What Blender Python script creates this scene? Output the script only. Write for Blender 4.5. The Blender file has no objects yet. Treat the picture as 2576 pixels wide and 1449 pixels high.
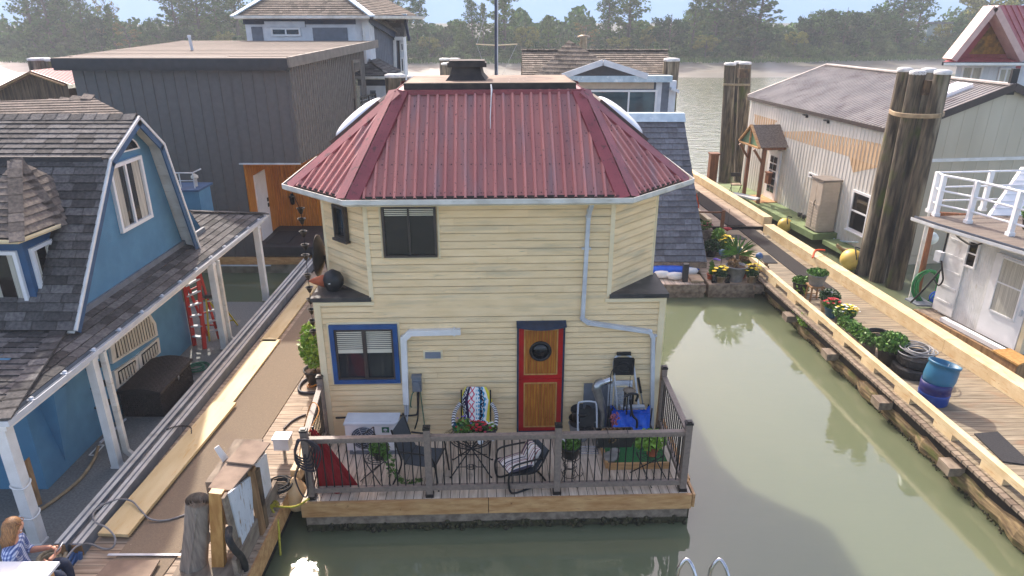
import bpy,math,random
from mathutils import Vector as V,Matrix
random.seed(7)
R=math.radians
PI=math.pi
sc=bpy.context.scene
COL=sc.collection
F=1717.0
TH=math.atan(674.5/F)
H=7.42
cT,sT=math.cos(TH),math.sin(TH)
def ray(u,v):
 x=(u-1288)/F; y=(v-724.5)/F
 return V((x,cT-y*sT,-sT-y*cT))
def G(u,v,z):
 r=ray(u,v); t=(z-H)/r.z
 return V((r.x*t,r.y*t,z))
def W(u,v,Y):
 r=ray(u,v); t=Y/r.y
 return V((r.x*t,Y,H+r.z*t))
def XP(u,v,X):
 r=ray(u,v); t=X/r.x
 return V((X,r.y*t,H+r.z*t))
def PL(u,v,p,n):
 r=ray(u,v); p=V(p); n=V(n)
 t=(p-V((0,0,H))).dot(n)/r.dot(n)
 return V((0,0,H))+r*t
def zf(x0,y0,s):
 return lambda x,y:((x0+x/s)/1.1925,(y0+y/s)/1.1925)
z1=zf(0,0,2.8975); z2=zf(700,0,2.8975); z3=zf(1400,0,2.8975); z4=zf(2200,0,2.898)
z5=zf(0,300,2.415); z6=zf(500,500,2.898); z7=zf(0,900,1.75); z8=zf(500,1000,1.99)
m1=zf(850,200,1.9815); m2=zf(900,560,2.415); m3=zf(1500,560,2.415); m4=zf(880,1100,2.898)
m5=zf(1450,1030,2.5415); m6=zf(2000,450,2.898); m7=zf(2400,450,2.229); m8=zf(2300,800,1.561)
n1=zf(0,1280,3.234); n2=zf(900,1100,3.6225); n3=zf(1250,1130,3.622); n4=zf(1680,1050,3.6215)
n5=zf(1950,580,4.5275); n6=zf(2350,780,5.174); n8=zf(2600,850,3.623)
cam=bpy.data.cameras.new('camera'); cam.sensor_width=36; cam.lens=36*F/2576
cam.clip_end=2000; cam.clip_start=0.1
co=bpy.data.objects.new('camera',cam); COL.objects.link(co)
co.location=(0,0,H); co.rotation_euler=(PI/2-TH,0,0)
sc.camera=co
def lin(c):
 return tuple((x/12.92 if x<=.04045 else((x+.055)/1.055)**2.4)for x in[q/255 for q in c])
MATS={}
def mat(name,c1,c2=None,rough=.6,scale=4,st=(1,1,1),bump=0,bs=None,metal=0,rnd=0,spots=(),spec=.5,detail=5,coat=0,alpha=1,lo=.35,hi=.65,trans=0,sheen=0):
 m=bpy.data.materials.new(name); m.use_nodes=True
 N=m.node_tree.nodes; L=m.node_tree.links
 b=N['Principled BSDF']
 b.inputs['Roughness'].default_value=rough; b.inputs['Metallic'].default_value=metal
 b.inputs['Specular IOR Level'].default_value=spec
 if coat:b.inputs['Coat Weight'].default_value=coat; b.inputs['Coat Roughness'].default_value=.1
 if trans:b.inputs['Transmission Weight'].default_value=trans
 tc=N.new('ShaderNodeTexCoord'); mp=N.new('ShaderNodeMapping'); L.new(tc.outputs['Object'],mp.inputs[0])
 mp.inputs['Scale'].default_value=st
 nz=N.new('ShaderNodeTexNoise'); nz.inputs['Scale'].default_value=scale; nz.inputs['Detail'].default_value=detail
 L.new(mp.outputs[0],nz.inputs['Vector'])
 cur=None
 if c2 is None:c2=tuple(x*.82 for x in c1)
 rp=N.new('ShaderNodeValToRGB'); rp.color_ramp.elements[0].position=lo; rp.color_ramp.elements[1].position=hi
 rp.color_ramp.elements[0].color=(*c2,1); rp.color_ramp.elements[1].color=(*c1,1)
 L.new(nz.outputs['Fac'],rp.inputs[0]); cur=rp.outputs[0]
 for(sc_,ss,l_,h_,cl)in spots:
  mp2=N.new('ShaderNodeMapping'); L.new(tc.outputs['Object'],mp2.inputs[0]); mp2.inputs['Scale'].default_value=ss
  mp2.inputs['Location'].default_value=(sc_*1.7,3.1,sc_)
  n2_=N.new('ShaderNodeTexNoise'); n2_.inputs['Scale'].default_value=sc_; n2_.inputs['Detail'].default_value=6
  L.new(mp2.outputs[0],n2_.inputs['Vector'])
  r2=N.new('ShaderNodeMapRange'); r2.inputs[1].default_value=l_; r2.inputs[2].default_value=h_
  L.new(n2_.outputs['Fac'],r2.inputs[0])
  mx=N.new('ShaderNodeMix'); mx.data_type='RGBA'
  L.new(r2.outputs[0],mx.inputs['Factor']); L.new(cur,mx.inputs['A']); mx.inputs['B'].default_value=(*cl,1)
  cur=mx.outputs['Result']
 if rnd:
  at=N.new('ShaderNodeAttribute'); at.attribute_name='rnd'
  mr=N.new('ShaderNodeMapRange'); mr.inputs[3].default_value=1-rnd; mr.inputs[4].default_value=1+rnd
  L.new(at.outputs['Fac'],mr.inputs[0])
  hs=N.new('ShaderNodeMix'); hs.data_type='RGBA'; hs.blend_type='MULTIPLY'; hs.inputs['Factor'].default_value=1
  L.new(cur,hs.inputs['A']); L.new(mr.outputs[0],hs.inputs['B']); cur=hs.outputs['Result']
 L.new(cur,b.inputs['Base Color'])
 if bump:
  bz=nz
  if bs:
   bz=N.new('ShaderNodeTexNoise'); bz.inputs['Scale'].default_value=bs; bz.inputs['Detail'].default_value=4
   L.new(mp.outputs[0],bz.inputs['Vector'])
  bp=N.new('ShaderNodeBump'); bp.inputs['Strength'].default_value=bump; bp.inputs['Distance'].default_value=.02
  L.new(bz.outputs['Fac'],bp.inputs['Height']); L.new(bp.outputs[0],b.inputs['Normal'])
 MATS[name]=m
 return m
def S(*c):return lin(c)
mat('cream_siding',S(248,219,172),S(238,208,158),.55,2.2,(1,1,3),spots=((1.3,(.5,1,5),.52,.8,S(184,174,146)),(6,(.6,1,8),.64,.85,S(150,146,118))),rnd=.045)
mat('cream_trim',S(240,222,184),S(230,210,168),.5,3)
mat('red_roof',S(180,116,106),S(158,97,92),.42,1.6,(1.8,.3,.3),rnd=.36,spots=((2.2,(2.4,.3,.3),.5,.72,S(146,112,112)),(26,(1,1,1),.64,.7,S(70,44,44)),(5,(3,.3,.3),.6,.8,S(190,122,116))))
mat('red_cap',S(152,74,78),S(128,58,64),.4,2,spots=((9,(1,1,1),.6,.72,S(84,46,46)),(40,(1,1,1),.64,.68,S(60,42,40))))
mat('tar',S(70,62,56),S(46,42,40),.8,6,bump=.2)
mat('tar_dusty',S(150,128,108),S(104,84,70),.8,1.6,spots=((5,(1,1,1),.58,.75,S(80,66,56)),(12,(1,1,1),.68,.72,S(206,200,190))))
mat('gutter_white',S(222,220,212),S(196,192,182),.4,3,spots=((4,(1,1,3),.58,.8,S(168,160,144)),))
mat('white_paint',S(232,232,230),S(216,216,212),.45,4,spots=((6,(1,1,.4),.64,.85,S(180,176,164)),))
mat('white_clean',S(238,238,238),S(230,230,230),.35,4)
mat('pale_metal',S(206,210,214),S(186,190,196),.35,4)
mat('galv',S(176,178,178),S(140,142,144),.32,7,metal=.85)
mat('steel',S(210,210,212),S(170,170,172),.22,7,metal=1)
mat('black_metal',S(28,28,30),S(20,20,21),.45,8)
mat('black_plastic',S(38,39,41),S(28,29,30),.5,8)
mat('black_rubber',S(46,46,46),S(30,30,30),.8,9,bump=.2)
mat('black_membrane',S(70,68,66),S(48,47,47),.6,3,spots=((3,(1,1,1),.55,.8,S(110,106,100)),))
mat('navy',S(34,84,140),S(28,70,122),.45,4)
mat('navy_dark',S(40,58,84),S(32,46,66),.5,6)
mat('door_red',S(184,18,22),S(158,12,18),.38,3,(1,1,1))
mat('cedar',S(188,122,40),S(146,84,22),.45,5,(6,6,.5),rnd=.14,spots=((18,(3,3,.8),.66,.74,S(84,46,14)),))
mat('cedar_frame',S(196,154,92),S(170,122,66),.5,5,(3,3,1))
mat('slat_orange',S(206,136,46),S(170,102,28),.5,5,(5,5,.6),rnd=.1)
mat('rail_brown',S(140,124,112),S(122,108,98),.55,20)
mat('deck_grey',S(222,204,182),S(188,168,146),.75,3,(7,.7,1),rnd=.13,bump=.1,spots=((3,(1.5,.8,1),.6,.8,S(112,102,92)),(14,(2,1,1),.7,.78,S(110,78,52))))
mat('deck_grey_x',S(182,164,142),S(146,126,106),.75,3,(.7,7,1),rnd=.14,bump=.1,spots=((2,(.8,1.5,1),.6,.8,S(120,106,92)),(12,(1,2,1),.7,.78,S(118,84,56))))
mat('dock_tan_x',S(150,138,116),S(118,106,86),.75,3,(.7,7,1),rnd=.15,bump=.1,spots=((2,(.8,1.5,1),.58,.8,S(140,112,86)),(9,(.6,3,1),.68,.8,S(104,80,60))))
mat('dark_gap',S(40,34,30),S(28,24,22),.9,5)
mat('lumber',S(228,208,166),S(208,182,138),.6,3,(1,1,1),bump=.08,spots=((5,(6,.7,6),.56,.8,S(190,140,84)),(16,(1,1,1),.71,.76,S(120,74,36))),rnd=.06)
mat('fascia_wood',S(206,164,112),S(180,132,82),.6,3,(1,4,4),spots=((5,(1,6,6),.55,.8,S(160,112,68)),(7,(1,1,1),.68,.74,S(104,62,32))),rnd=.05)
mat('plywood',S(222,202,156),S(208,184,134),.6,2,(2,.5,1),spots=((8,(3,.5,1),.62,.8,S(204,164,98)),))
mat('weathered_wood',S(150,136,118),S(112,98,84),.85,3,(3,1,3),bump=.2,spots=((4,(1,1,1),.6,.75,S(88,76,62)),),rnd=.1)
mat('old_wood',S(120,98,72),S(74,58,44),.9,3,(4,1,1),bump=.5,spots=((3,(1,1,1),.55,.7,S(60,48,38)),(2,(1,1,1),.6,.75,S(96,100,58))))
mat('log',S(146,126,90),S(88,72,52),.9,4,(5,.6,5),bump=.6,spots=((2,(1,1,3),.5,.66,S(92,96,48)),(6,(1,.5,1),.6,.7,S(58,46,34))))
mat('pile_wood',S(122,110,90),S(58,52,44),.9,3,(5,5,.5),bump=.8,rnd=.4,spots=((1.4,(1.4,1.4,.35),.5,.66,S(44,40,36)),(2,(1,1,.5),.55,.72,S(86,96,44)),(1.2,(2,2,.3),.58,.7,S(176,164,140))))
mat('pile_cap',S(226,224,220),S(190,188,184),.6,8,bump=.4)
mat('concrete',S(150,142,126),S(112,104,90),.9,3,bump=.2,spots=((2,(1,1,.5),.55,.75,S(96,86,70)),(9,(1,1,1),.68,.74,S(60,52,44))))
mat('algae',S(74,70,44),S(44,42,30),.9,10,bump=.6)
mat('carpet_brown',S(134,119,100),S(122,108,91),.95,60,spots=((1.2,(1,.6,1),.55,.8,S(120,104,90)),(60,(1,1,1),.72,.75,S(220,216,208))))
mat('carpet_black',S(46,42,40),S(36,33,32),.95,40,bump=.2)
mat('mat_black',S(50,50,52),S(40,40,42),.9,40,bump=.3)
mat('blue_stucco',S(88,138,170),S(80,128,160),.8,3,bump=.25,bs=60,spots=((1.6,(1,1,.4),.58,.9,S(98,152,184)),))
mat('blue_trim',S(56,92,128),S(48,80,114),.6,4)
mat('shingle_dark',S(98,95,92),S(70,68,68),.9,20,rnd=.55,bump=.25,bs=80)
mat('shingle_brown',S(128,116,104),S(94,86,80),.9,20,rnd=.3,bump=.25,bs=80)
mat('shingle_cedar',S(140,128,112),S(98,88,78),.9,9,(4,4,1),rnd=.38,bump=.3)
mat('shingle_slate',S(106,110,116),S(84,87,94),.7,12,rnd=.32,bump=.15)
mat('shingle_gold',S(176,128,50),S(130,88,32),.85,6,rnd=.3,spots=((1.5,(1,1,1),.5,.66,S(86,74,34)),))
mat('charcoal',S(92,89,90),S(86,83,84),.6,6)
mat('charcoal_rib',S(112,110,108),S(98,96,95),.55,6)
mat('charcoal_trim',S(54,54,58),S(44,44,48),.55,6)
mat('taupe_trim',S(130,122,112),S(112,104,96),.6,4)
mat('membrane_brown',S(128,117,106),S(106,97,88),.85,3,(.4,4,1),spots=((1,(.3,3,1),.5,.75,S(108,94,84)),))
mat('deck_vinyl',S(128,130,128),S(108,110,108),.8,30,spots=((1,(1,.6,1),.56,.78,S(92,92,90)),(2,(1,.5,1),.64,.78,S(160,148,130))))
mat('wicker',S(62,56,54),S(44,40,39),.6,40,rnd=.25)
mat('glass',S(44,50,54),S(34,38,42),.04,2,spec=.6)
mat('glass_dark',S(30,30,32),S(22,22,24),.06,2,spec=.5)
mat('glass_teal',S(60,88,98),S(34,52,62),.05,1.2,spec=.7)
mat('frame_dark',S(74,66,60),S(60,54,50),.5,6)
mat('blind',S(216,210,190),S(204,198,178),.6,4)
mat('curtain',S(206,202,188),S(156,152,140),.8,9,(9,9,.15))
mat('white_house',S(222,226,230),S(206,210,216),.6,3)
mat('grey_clap',S(112,120,132),S(100,108,120),.65,5,rnd=.05)
mat('slate_wall',S(90,98,112),S(80,88,102),.65,5)
mat('metal_white',S(226,222,212),S(208,204,194),.45,1.2,(1,1,.4),spots=((1,(1,1,.35),.6,.8,S(196,182,160)),))
mat('metal_peel',S(214,184,146),S(196,164,126),.6,2)
mat('metal_beige',S(198,190,170),S(184,176,156),.5,1,(1,1,.4))
mat('metal_roof_grey',S(178,170,162),S(152,144,138),.45,1,spots=((2,(1,1,1),.55,.8,S(120,106,102)),))
mat('roof_trim_dark',S(70,60,56),S(58,50,48),.5,5)
mat('roof_trim_light',S(206,196,186),S(188,178,168),.5,5)
mat('green_wood',S(126,144,98),S(104,120,78),.8,3,rnd=.08)
mat('brown_timber',S(136,86,52),S(104,62,38),.6,5,(3,3,.5))
mat('green_paint',S(120,166,128),S(104,148,112),.6,4)
mat('resin_tan',S(198,184,166),S(186,172,154),.55,5)
mat('red_metal',S(178,92,96),S(158,76,82),.45,2)
mat('pale_red',S(210,176,166),S(196,160,152),.5,3)
mat('tarp_blue',S(34,104,214),S(24,84,190),.55,5)
mat('barrel_blue',S(34,76,160),S(28,64,140),.42,4,spots=((3,(1,1,2),.58,.8,S(74,116,176)),))
mat('barrel_navy',S(18,26,98),S(15,22,84),.4,4)
mat('barrel_teal',S(38,110,146),S(34,96,128),.45,3,spots=((2,(1,1,1),.56,.75,S(70,116,132)),))
mat('fabric_red',S(164,16,28),S(130,10,20),.85,6,(8,8,.4),sheen=.2)
mat('mesh_grey',S(74,80,86),S(62,68,74),.8,60)
mat('leaf_green',S(104,142,58),S(60,98,36),.55,14,rnd=.35)
mat('leaf_dark',S(60,92,46),S(36,62,32),.5,14,rnd=.35)
mat('leaf_light',S(140,176,62),S(100,140,44),.5,14,rnd=.3)
mat('leaf_dry',S(150,120,84),S(104,84,56),.7,14,rnd=.35)
mat('palm_green',S(78,128,44),S(44,84,28),.45,8,rnd=.3)
mat('tyre_rubber',S(60,58,56),S(42,41,40),.8,9,bump=.3,spots=((5,(1,1,1),.56,.75,S(98,90,78)),))
mat('flower_red',S(206,44,52),S(170,30,44),.6,20,rnd=.3)
mat('flower_pink',S(190,44,84),S(150,30,62),.6,20,rnd=.3)
mat('flower_yellow',S(240,214,40),S(220,180,30),.6,20,rnd=.2)
mat('flower_white',S(236,236,232),S(214,214,210),.6,20,rnd=.1)
mat('flower_purple',S(92,62,170),S(70,44,140),.6,20,rnd=.3)
mat('soil',S(80,60,44),S(54,40,30),.95,30,bump=.5)
mat('terracotta',S(176,92,56),S(150,74,44),.75,8)
mat('pot_black',S(48,48,48),S(36,36,37),.5,8)
mat('pot_grey',S(140,142,144),S(122,124,127),.6,8)
mat('pot_gold',S(176,158,130),S(140,122,98),.35,8,metal=.4)
mat('turf',S(48,118,60),S(36,96,48),.95,60,bump=.5)
mat('stone',S(150,144,136),S(112,108,102),.9,6,bump=.4)
mat('hose_dark',S(60,54,62),S(46,42,48),.5,6)
mat('hose_grey',S(150,150,150),S(120,120,120),.5,6)
mat('hose_green',S(30,130,66),S(22,104,52),.45,6)
mat('hose_blue',S(70,104,150),S(54,84,124),.5,6)
mat('hose_tan',S(168,146,112),S(136,116,86),.7,6)
mat('rope_yellow',S(196,186,70),S(160,148,52),.8,30,bump=.4)
mat('rope_tan',S(176,160,130),S(140,124,98),.85,30,bump=.4)
mat('rope_green',S(60,120,96),S(40,92,72),.85,30)
mat('buoy',S(236,206,160),S(214,176,128),.5,3,spots=((3,(1,1,1),.56,.7,S(180,132,84)),))
mat('buoy_yellow',S(236,206,110),S(214,180,84),.45,3)
mat('ladder_red',S(190,40,34),S(164,30,28),.45,5)
mat('ladder_yellow',S(206,190,44),S(180,160,34),.45,5)
mat('orange',S(238,92,36),S(220,74,26),.5,6)
mat('peeling_white',S(216,220,224),S(196,202,208),.7,3,spots=((5,(1,3,.6),.58,.66,S(150,128,100)),(16,(1,3,.6),.66,.7,S(110,92,70))))
mat('plank_brown',S(172,134,92),S(128,96,64),.75,3,(4,4,.6),bump=.2)
mat('felt_brown',S(150,130,112),S(112,94,80),.85,3,bump=.15)
mat('rolled_carpet',S(152,142,130),S(122,113,104),.95,3,(10,1,1),bump=.3)
mat('pallet',S(178,158,132),S(146,126,102),.8,4,(1,4,1),rnd=.1)
mat('shade_grey',S(120,126,134),S(104,110,118),.6,5)
mat('ridge_blue',S(196,214,222),S(168,190,202),.5,4,spots=((6,(1,1,1),.6,.75,S(226,236,240)),))
mat('barn_wood',S(110,92,76),S(64,52,44),.9,3,(5,5,.4),rnd=.3,bump=.3)
mat('dome',S(244,244,246),S(236,236,240),.25,3,spec=.5)
mat('green_emblem',S(24,110,74),S(20,96,64),.5,5)
mat('skin',S(214,160,132),S(202,144,116),.5,12)
mat('hair',S(164,120,72),S(104,70,42),.5,14,(9,9,.6),bump=.4)
mat('jeans',S(44,54,76),S(34,42,62),.9,30)
mat('bark',S(104,96,84),S(70,64,56),.95,4,(3,3,.6),bump=.4)
mat('mud',S(140,136,124),S(112,108,98),.45,.12,(1,1,1),bump=.3,bs=.4,spots=((.3,(1,3,1),.5,.7,S(120,108,94)),))
mat('forest_floor',S(62,70,46),S(44,52,36),.95,.3)
mat('grass_bank',S(120,128,64),S(92,104,54),.95,.2,spots=((.6,(1,1,1),.55,.7,S(150,140,86)),))
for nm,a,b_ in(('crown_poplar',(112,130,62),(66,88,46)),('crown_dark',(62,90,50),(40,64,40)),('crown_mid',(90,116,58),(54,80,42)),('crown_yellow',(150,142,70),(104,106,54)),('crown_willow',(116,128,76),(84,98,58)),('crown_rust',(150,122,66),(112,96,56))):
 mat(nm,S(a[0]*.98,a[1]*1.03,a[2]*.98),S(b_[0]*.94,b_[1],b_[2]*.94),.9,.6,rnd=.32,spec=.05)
ROOT={}
class MB:
 def __init__(s):s.v=[]; s.f=[]; s.mi=[]; s.rn=[]; s.sm=[]; s.cm=0
 def add(s,vs,fs,smooth=False,rnd=.5):
  o=len(s.v); s.v.extend([V(p)for p in vs])
  for f in fs:
   s.f.append([i+o for i in f]); s.mi.append(s.cm); s.rn.append(rnd); s.sm.append(smooth)
  return s
 def poly(s,pts,rnd=.5):return s.add(pts,[list(range(len(pts)))],False,rnd)
 def box(s,c,size,ax=None,rnd=.5):
  c=V(c); a=ax or(V((1,0,0)),V((0,1,0)),V((0,0,1)))
  hx,hy,hz=[a[i]*size[i]/2 for i in range(3)]
  vs=[c+hx*i+hy*j+hz*k for k in(-1,1)for j in(-1,1)for i in(-1,1)]
  return s.add(vs,[(0,2,3,1),(4,5,7,6),(0,1,5,4),(2,6,7,3),(0,4,6,2),(1,3,7,5)],False,rnd)
 def lohi(s,lo,hi,rnd=.5):
  lo=V(lo); hi=V(hi); return s.box((lo+hi)/2,hi-lo,None,rnd)
 def beam(s,p,q,w,h,up=(0,0,1),rnd=.5):
  p=V(p); q=V(q); d=(q-p); L=d.length; d.normalize(); up=V(up)
  sd=d.cross(up)
  if sd.length<1e-4:sd=d.cross(V((0,1,0)))
  sd.normalize(); u2=sd.cross(d).normalized()
  return s.box((p+q)/2,(L,w,h),(d,sd,u2),rnd)
 def prism(s,pts,ext,rnd=.5):
  n=len(pts); pts=[V(p)for p in pts]; e=V(ext)
  vs=pts+[p+e for p in pts]
  fs=[list(range(n))[::-1],list(range(n,2*n))]+[(i,(i+1)%n,n+(i+1)%n,n+i)for i in range(n)]
  return s.add(vs,fs,False,rnd)
 def tube(s,pts,r,n=8,cap=True,smooth=True,rnd=.5,closed=False):
  pts=[V(p)for p in pts]; m=len(pts); rs=r if isinstance(r,(list,tuple))else[r]*m
  vs=[]; prev=None
  for i,p in enumerate(pts):
   if closed:t=pts[(i+1)%m]-pts[i-1]
   else:t=pts[min(i+1,m-1)]-pts[max(i-1,0)]
   if t.length<1e-7:t=V((0,0,1))
   t.normalize()
   if prev is None:
    a=V((0,0,1))if abs(t.z)<.9 else V((1,0,0))
    x=t.cross(a).normalized()
   else:
    x=prev-t*prev.dot(t)
    x=x.normalized()if x.length>1e-6 else t.orthogonal().normalized()
   prev=x; y=t.cross(x)
   for k in range(n):
    an=2*PI*k/n
    vs.append(p+(x*math.cos(an)+y*math.sin(an))*rs[i])
  fs=[]
  for i in range(m if closed else m-1):
   j=(i+1)%m
   for k in range(n):
    fs.append((i*n+k,i*n+(k+1)%n,j*n+(k+1)%n,j*n+k))
  s.add(vs,fs,smooth,rnd)
  if cap and not closed:
   s.add(vs[:n],[list(range(n))[::-1]],False,rnd); s.add(vs[-n:],[list(range(n))],False,rnd)
  return s
 def lathe(s,c,prof,n=20,ax=None,smooth=True,capb=True,capt=True,squash=(1,1),rnd=.5):
  c=V(c); a=ax or(V((1,0,0)),V((0,1,0)),V((0,0,1)))
  vs=[]
  for r,z in prof:
   for k in range(n):
    an=2*PI*k/n
    vs.append(c+a[0]*(r*squash[0]*math.cos(an))+a[1]*(r*squash[1]*math.sin(an))+a[2]*z)
  fs=[]
  for i in range(len(prof)-1):
   for k in range(n):
    fs.append((i*n+k,i*n+(k+1)%n,(i+1)*n+(k+1)%n,(i+1)*n+k))
  s.add(vs,fs,smooth,rnd)
  if capb and prof[0][0]>1e-4:s.add(vs[:n],[list(range(n))[::-1]],False,rnd)
  if capt and prof[-1][0]>1e-4:s.add(vs[-n:],[list(range(n))],False,rnd)
  return s
 def ball(s,c,r,n=12,sq=(1,1,1),smooth=True):
  prof=[(max(1e-5,math.sin(PI*i/(n//2))*r),-math.cos(PI*i/(n//2))*r*sq[2])for i in range(n//2+1)]
  return s.lathe(c,prof,n,None,smooth,False,False,(sq[0],sq[1]))
 def wall(s,poly,thick):
  pts=[V(p)for p in poly]; n=(pts[1]-pts[0]).cross(pts[2]-pts[0]).normalized()
  return s.prism(pts,-n*thick)
 def build(s,name,m,parent=None):
  me=bpy.data.meshes.new(name)
  vs=s.v
  rt=None
  if parent is not None:
   rt=parent
   while rt.parent:rt=rt.parent
   if rt.name in ROOT:
    iv=ROOT[rt.name]; vs=[iv@p for p in s.v]
  me.from_pydata([tuple(p)for p in vs],[],s.f)
  ms=m if isinstance(m,(list,tuple))else[m]
  for x in ms:me.materials.append(MATS[x]if isinstance(x,str)else x)
  me.polygons.foreach_set('material_index',s.mi); me.polygons.foreach_set('use_smooth',s.sm)
  at=me.attributes.new('rnd','FLOAT','FACE'); at.data.foreach_set('value',s.rn)
  me.update()
  o=bpy.data.objects.new(name,me); COL.objects.link(o)
  if parent is not None:o.parent=parent
  return o
def thing(name,label,cat,loc=(0,0,0),rz=0,group=None):
 o=bpy.data.objects.new(name,None); COL.objects.link(o)
 o.location=loc; o.rotation_euler=(0,0,rz); o.empty_display_size=.1
 o['label']=label; o['category']=cat
 if group:o['group']=group
 ROOT[o.name]=(Matrix.Translation(V(loc))@Matrix.Rotation(rz,4,'Z')).inverted()
 return o
def tag(o,label,cat,group=None):
 o['label']=label; o['category']=cat
 if group:o['group']=group
 return o
def solo(mb,name,m,label,cat,group=None):
 lo=V((min(p.x for p in mb.v),min(p.y for p in mb.v),min(p.z for p in mb.v))); hi=V((max(p.x for p in mb.v),max(p.y for p in mb.v),0))
 c=V(((lo.x+hi.x)/2,(lo.y+hi.y)/2,lo.z))
 mb.v=[p-c for p in mb.v]
 o=mb.build(name,m); o.location=c
 return tag(o,label,cat,group)
def struct(mb,name,m,kind='structure'):
 o=mb.build(name,m); o['kind']=kind; return o
def dup(root,loc,rz=0,label=None,group=None,scale=None):
 def cp(o,par):
  c=o.copy(); COL.objects.link(c); c.parent=par
  for ch in o.children:cp(ch,c)
  return c
 r=cp(root,None); r.location=loc; r.rotation_euler=(0,0,rz)
 if scale:r.scale=scale
 if label:r['label']=label
 if group:r['group']=group
 return r
def clip(sub,cl):
 out=sub
 n=len(cl)
 ar=sum(cl[i][0]*cl[(i+1)%n][1]-cl[(i+1)%n][0]*cl[i][1]for i in range(n))
 if ar<0:cl=cl[::-1]
 for i in range(n):
  a,b=cl[i],cl[(i+1)%n]
  ex,ey=b[0]-a[0],b[1]-a[1]
  inp=out; out=[]
  if not inp:break
  def sd(p):return ex*(p[1]-a[1])-ey*(p[0]-a[0])
  for k in range(len(inp)):
   p,q=inp[k],inp[(k+1)%len(inp)]
   sp,sq=sd(p),sd(q)
   if sp>=0:out.append(p)
   if(sp>0 and sq<0)or(sp<0 and sq>0):
    t=sp/(sp-sq); out.append((p[0]+(q[0]-p[0])*t,p[1]+(q[1]-p[1])*t))
 return out
def tiles(mb,poly,u,du,dv,lo=.02,hi=.004,gap=.006,jit=.3,rows=None,edge=True,vgap=0,off=0,v0off=0,lip=0):
 """cover a convex planar polygon with overlapping courses; u runs along a course, courses climb across u."""
 P=[V(p)for p in poly]; n=(P[1]-P[0]).cross(P[2]-P[0]).normalized()
 u=V(u); u=(u-n*u.dot(n)).normalized(); v=n.cross(u)
 if v.z<-1e-3 or(abs(v.z)<1e-3 and v.y<0):v=-v
 o=P[0]
 c2=[((p-o).dot(u),(p-o).dot(v))for p in P]
 u0,u1=min(p[0]for p in c2),max(p[0]for p in c2); v0,v1=min(p[1]for p in c2),max(p[1]for p in c2)
 y=v0+v0off; row=0
 while y<v1:
  x=u0-(random.random()*du if jit or off==0 else(row%2)*off)
  while x<u1:
   w=du*(1+random.uniform(-jit,jit))
   q=clip([(x+gap/2,y),(x+w-gap/2,y),(x+w-gap/2,y+dv-vgap),(x+gap/2,y+dv-vgap)],c2)
   x+=w
   if len(q)<3:continue
   rn=random.random()
   if lip:q=[(p[0],p[1]-lip)if abs(p[1]-y)<1e-5 else p for p in q]
   def pt(p):return o+u*p[0]+v*p[1]+n*(lo+(hi-lo)*min(1,max(0,(p[1]-y)/dv)))
   top=[pt(p)for p in q]
   mb.poly(top,rn)
   if edge:
    for k in range(len(q)):
     a,b=q[k],q[(k+1)%len(q)]
     if abs(a[1]-y+lip)<1e-5 and abs(b[1]-y+lip)<1e-5:
      A,B=pt(a),pt(b); mb.poly([A,A-n*(.012 if lip else lo+.004),B-n*(.012 if lip else lo+.004),B],rn*.5)
  y+=dv; row+=1
 return mb
def boards(mb,poly,u,w=.14,L=3.6,gap=.008,z=.006,thick=.03):
 tiles(mb,poly,u,L,w,z,z,.004,.35,edge=False,vgap=gap)
def leaf(mb,c,s,n=None,rnd=None,long=1.8):
 d=V((random.gauss(0,1),random.gauss(0,1),random.gauss(0,.7)+.35)).normalized()
 e=d.orthogonal().normalized(); e.rotate(Matrix.Rotation(random.random()*6.28,3,d)); g=d.cross(e)
 a=e*s*long/2; b=g*s/2
 mb.poly([c-a,c+b,c+a,c-b],random.random()if rnd is None else rnd)
def foliage(mb,c,rad,n,s,hollow=.3):
 c=V(c); n=int(n*1.7); s*=.74
 for i in range(n):
  while True:
   p=V((random.uniform(-1,1),random.uniform(-1,1),random.uniform(-1,1)))
   if hollow<p.length<1:break
  leaf(mb,c+V((p.x*rad[0],p.y*rad[1],p.z*rad[2])),s*random.uniform(.6,1.3))
def arcpts(c,r,a0,a1,n,ax=V((1,0,0)),ay=V((0,0,1))):
 return[V(c)+ax*(r*math.cos(a0+(a1-a0)*i/n))+ay*(r*math.sin(a0+(a1-a0)*i/n))for i in range(n+1)]
def smooth_path(pts,k=5):
 P=[V(p)for p in pts]; out=[]
 for i in range(len(P)-1):
  a=P[max(i-1,0)]; b=P[i]; c=P[i+1]; d=P[min(i+2,len(P)-1)]
  for j in range(k):
   t=j/k
   out.append(.5*((2*b)+(c-a)*t+(2*a-5*b+4*c-d)*t*t+(3*b-a-3*c+d)*t**3))
 out.append(P[-1]); return out
def coil(c,r,turns,pr,h=.02,jit=.03,ax=None,n=20):
 a=ax or(V((1,0,0)),V((0,1,0)),V((0,0,1))); out=[]
 for i in range(int(turns*n)+1):
  an=2*PI*i/n; rr=r*(1+jit*math.sin(an*.37+1)+jit*.8*math.sin(an*.73))
  out.append(V(c)+a[0]*rr*math.cos(an)+a[1]*rr*math.sin(an)+a[2]*(h*(i/n)%(pr*5)))
 return out
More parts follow.
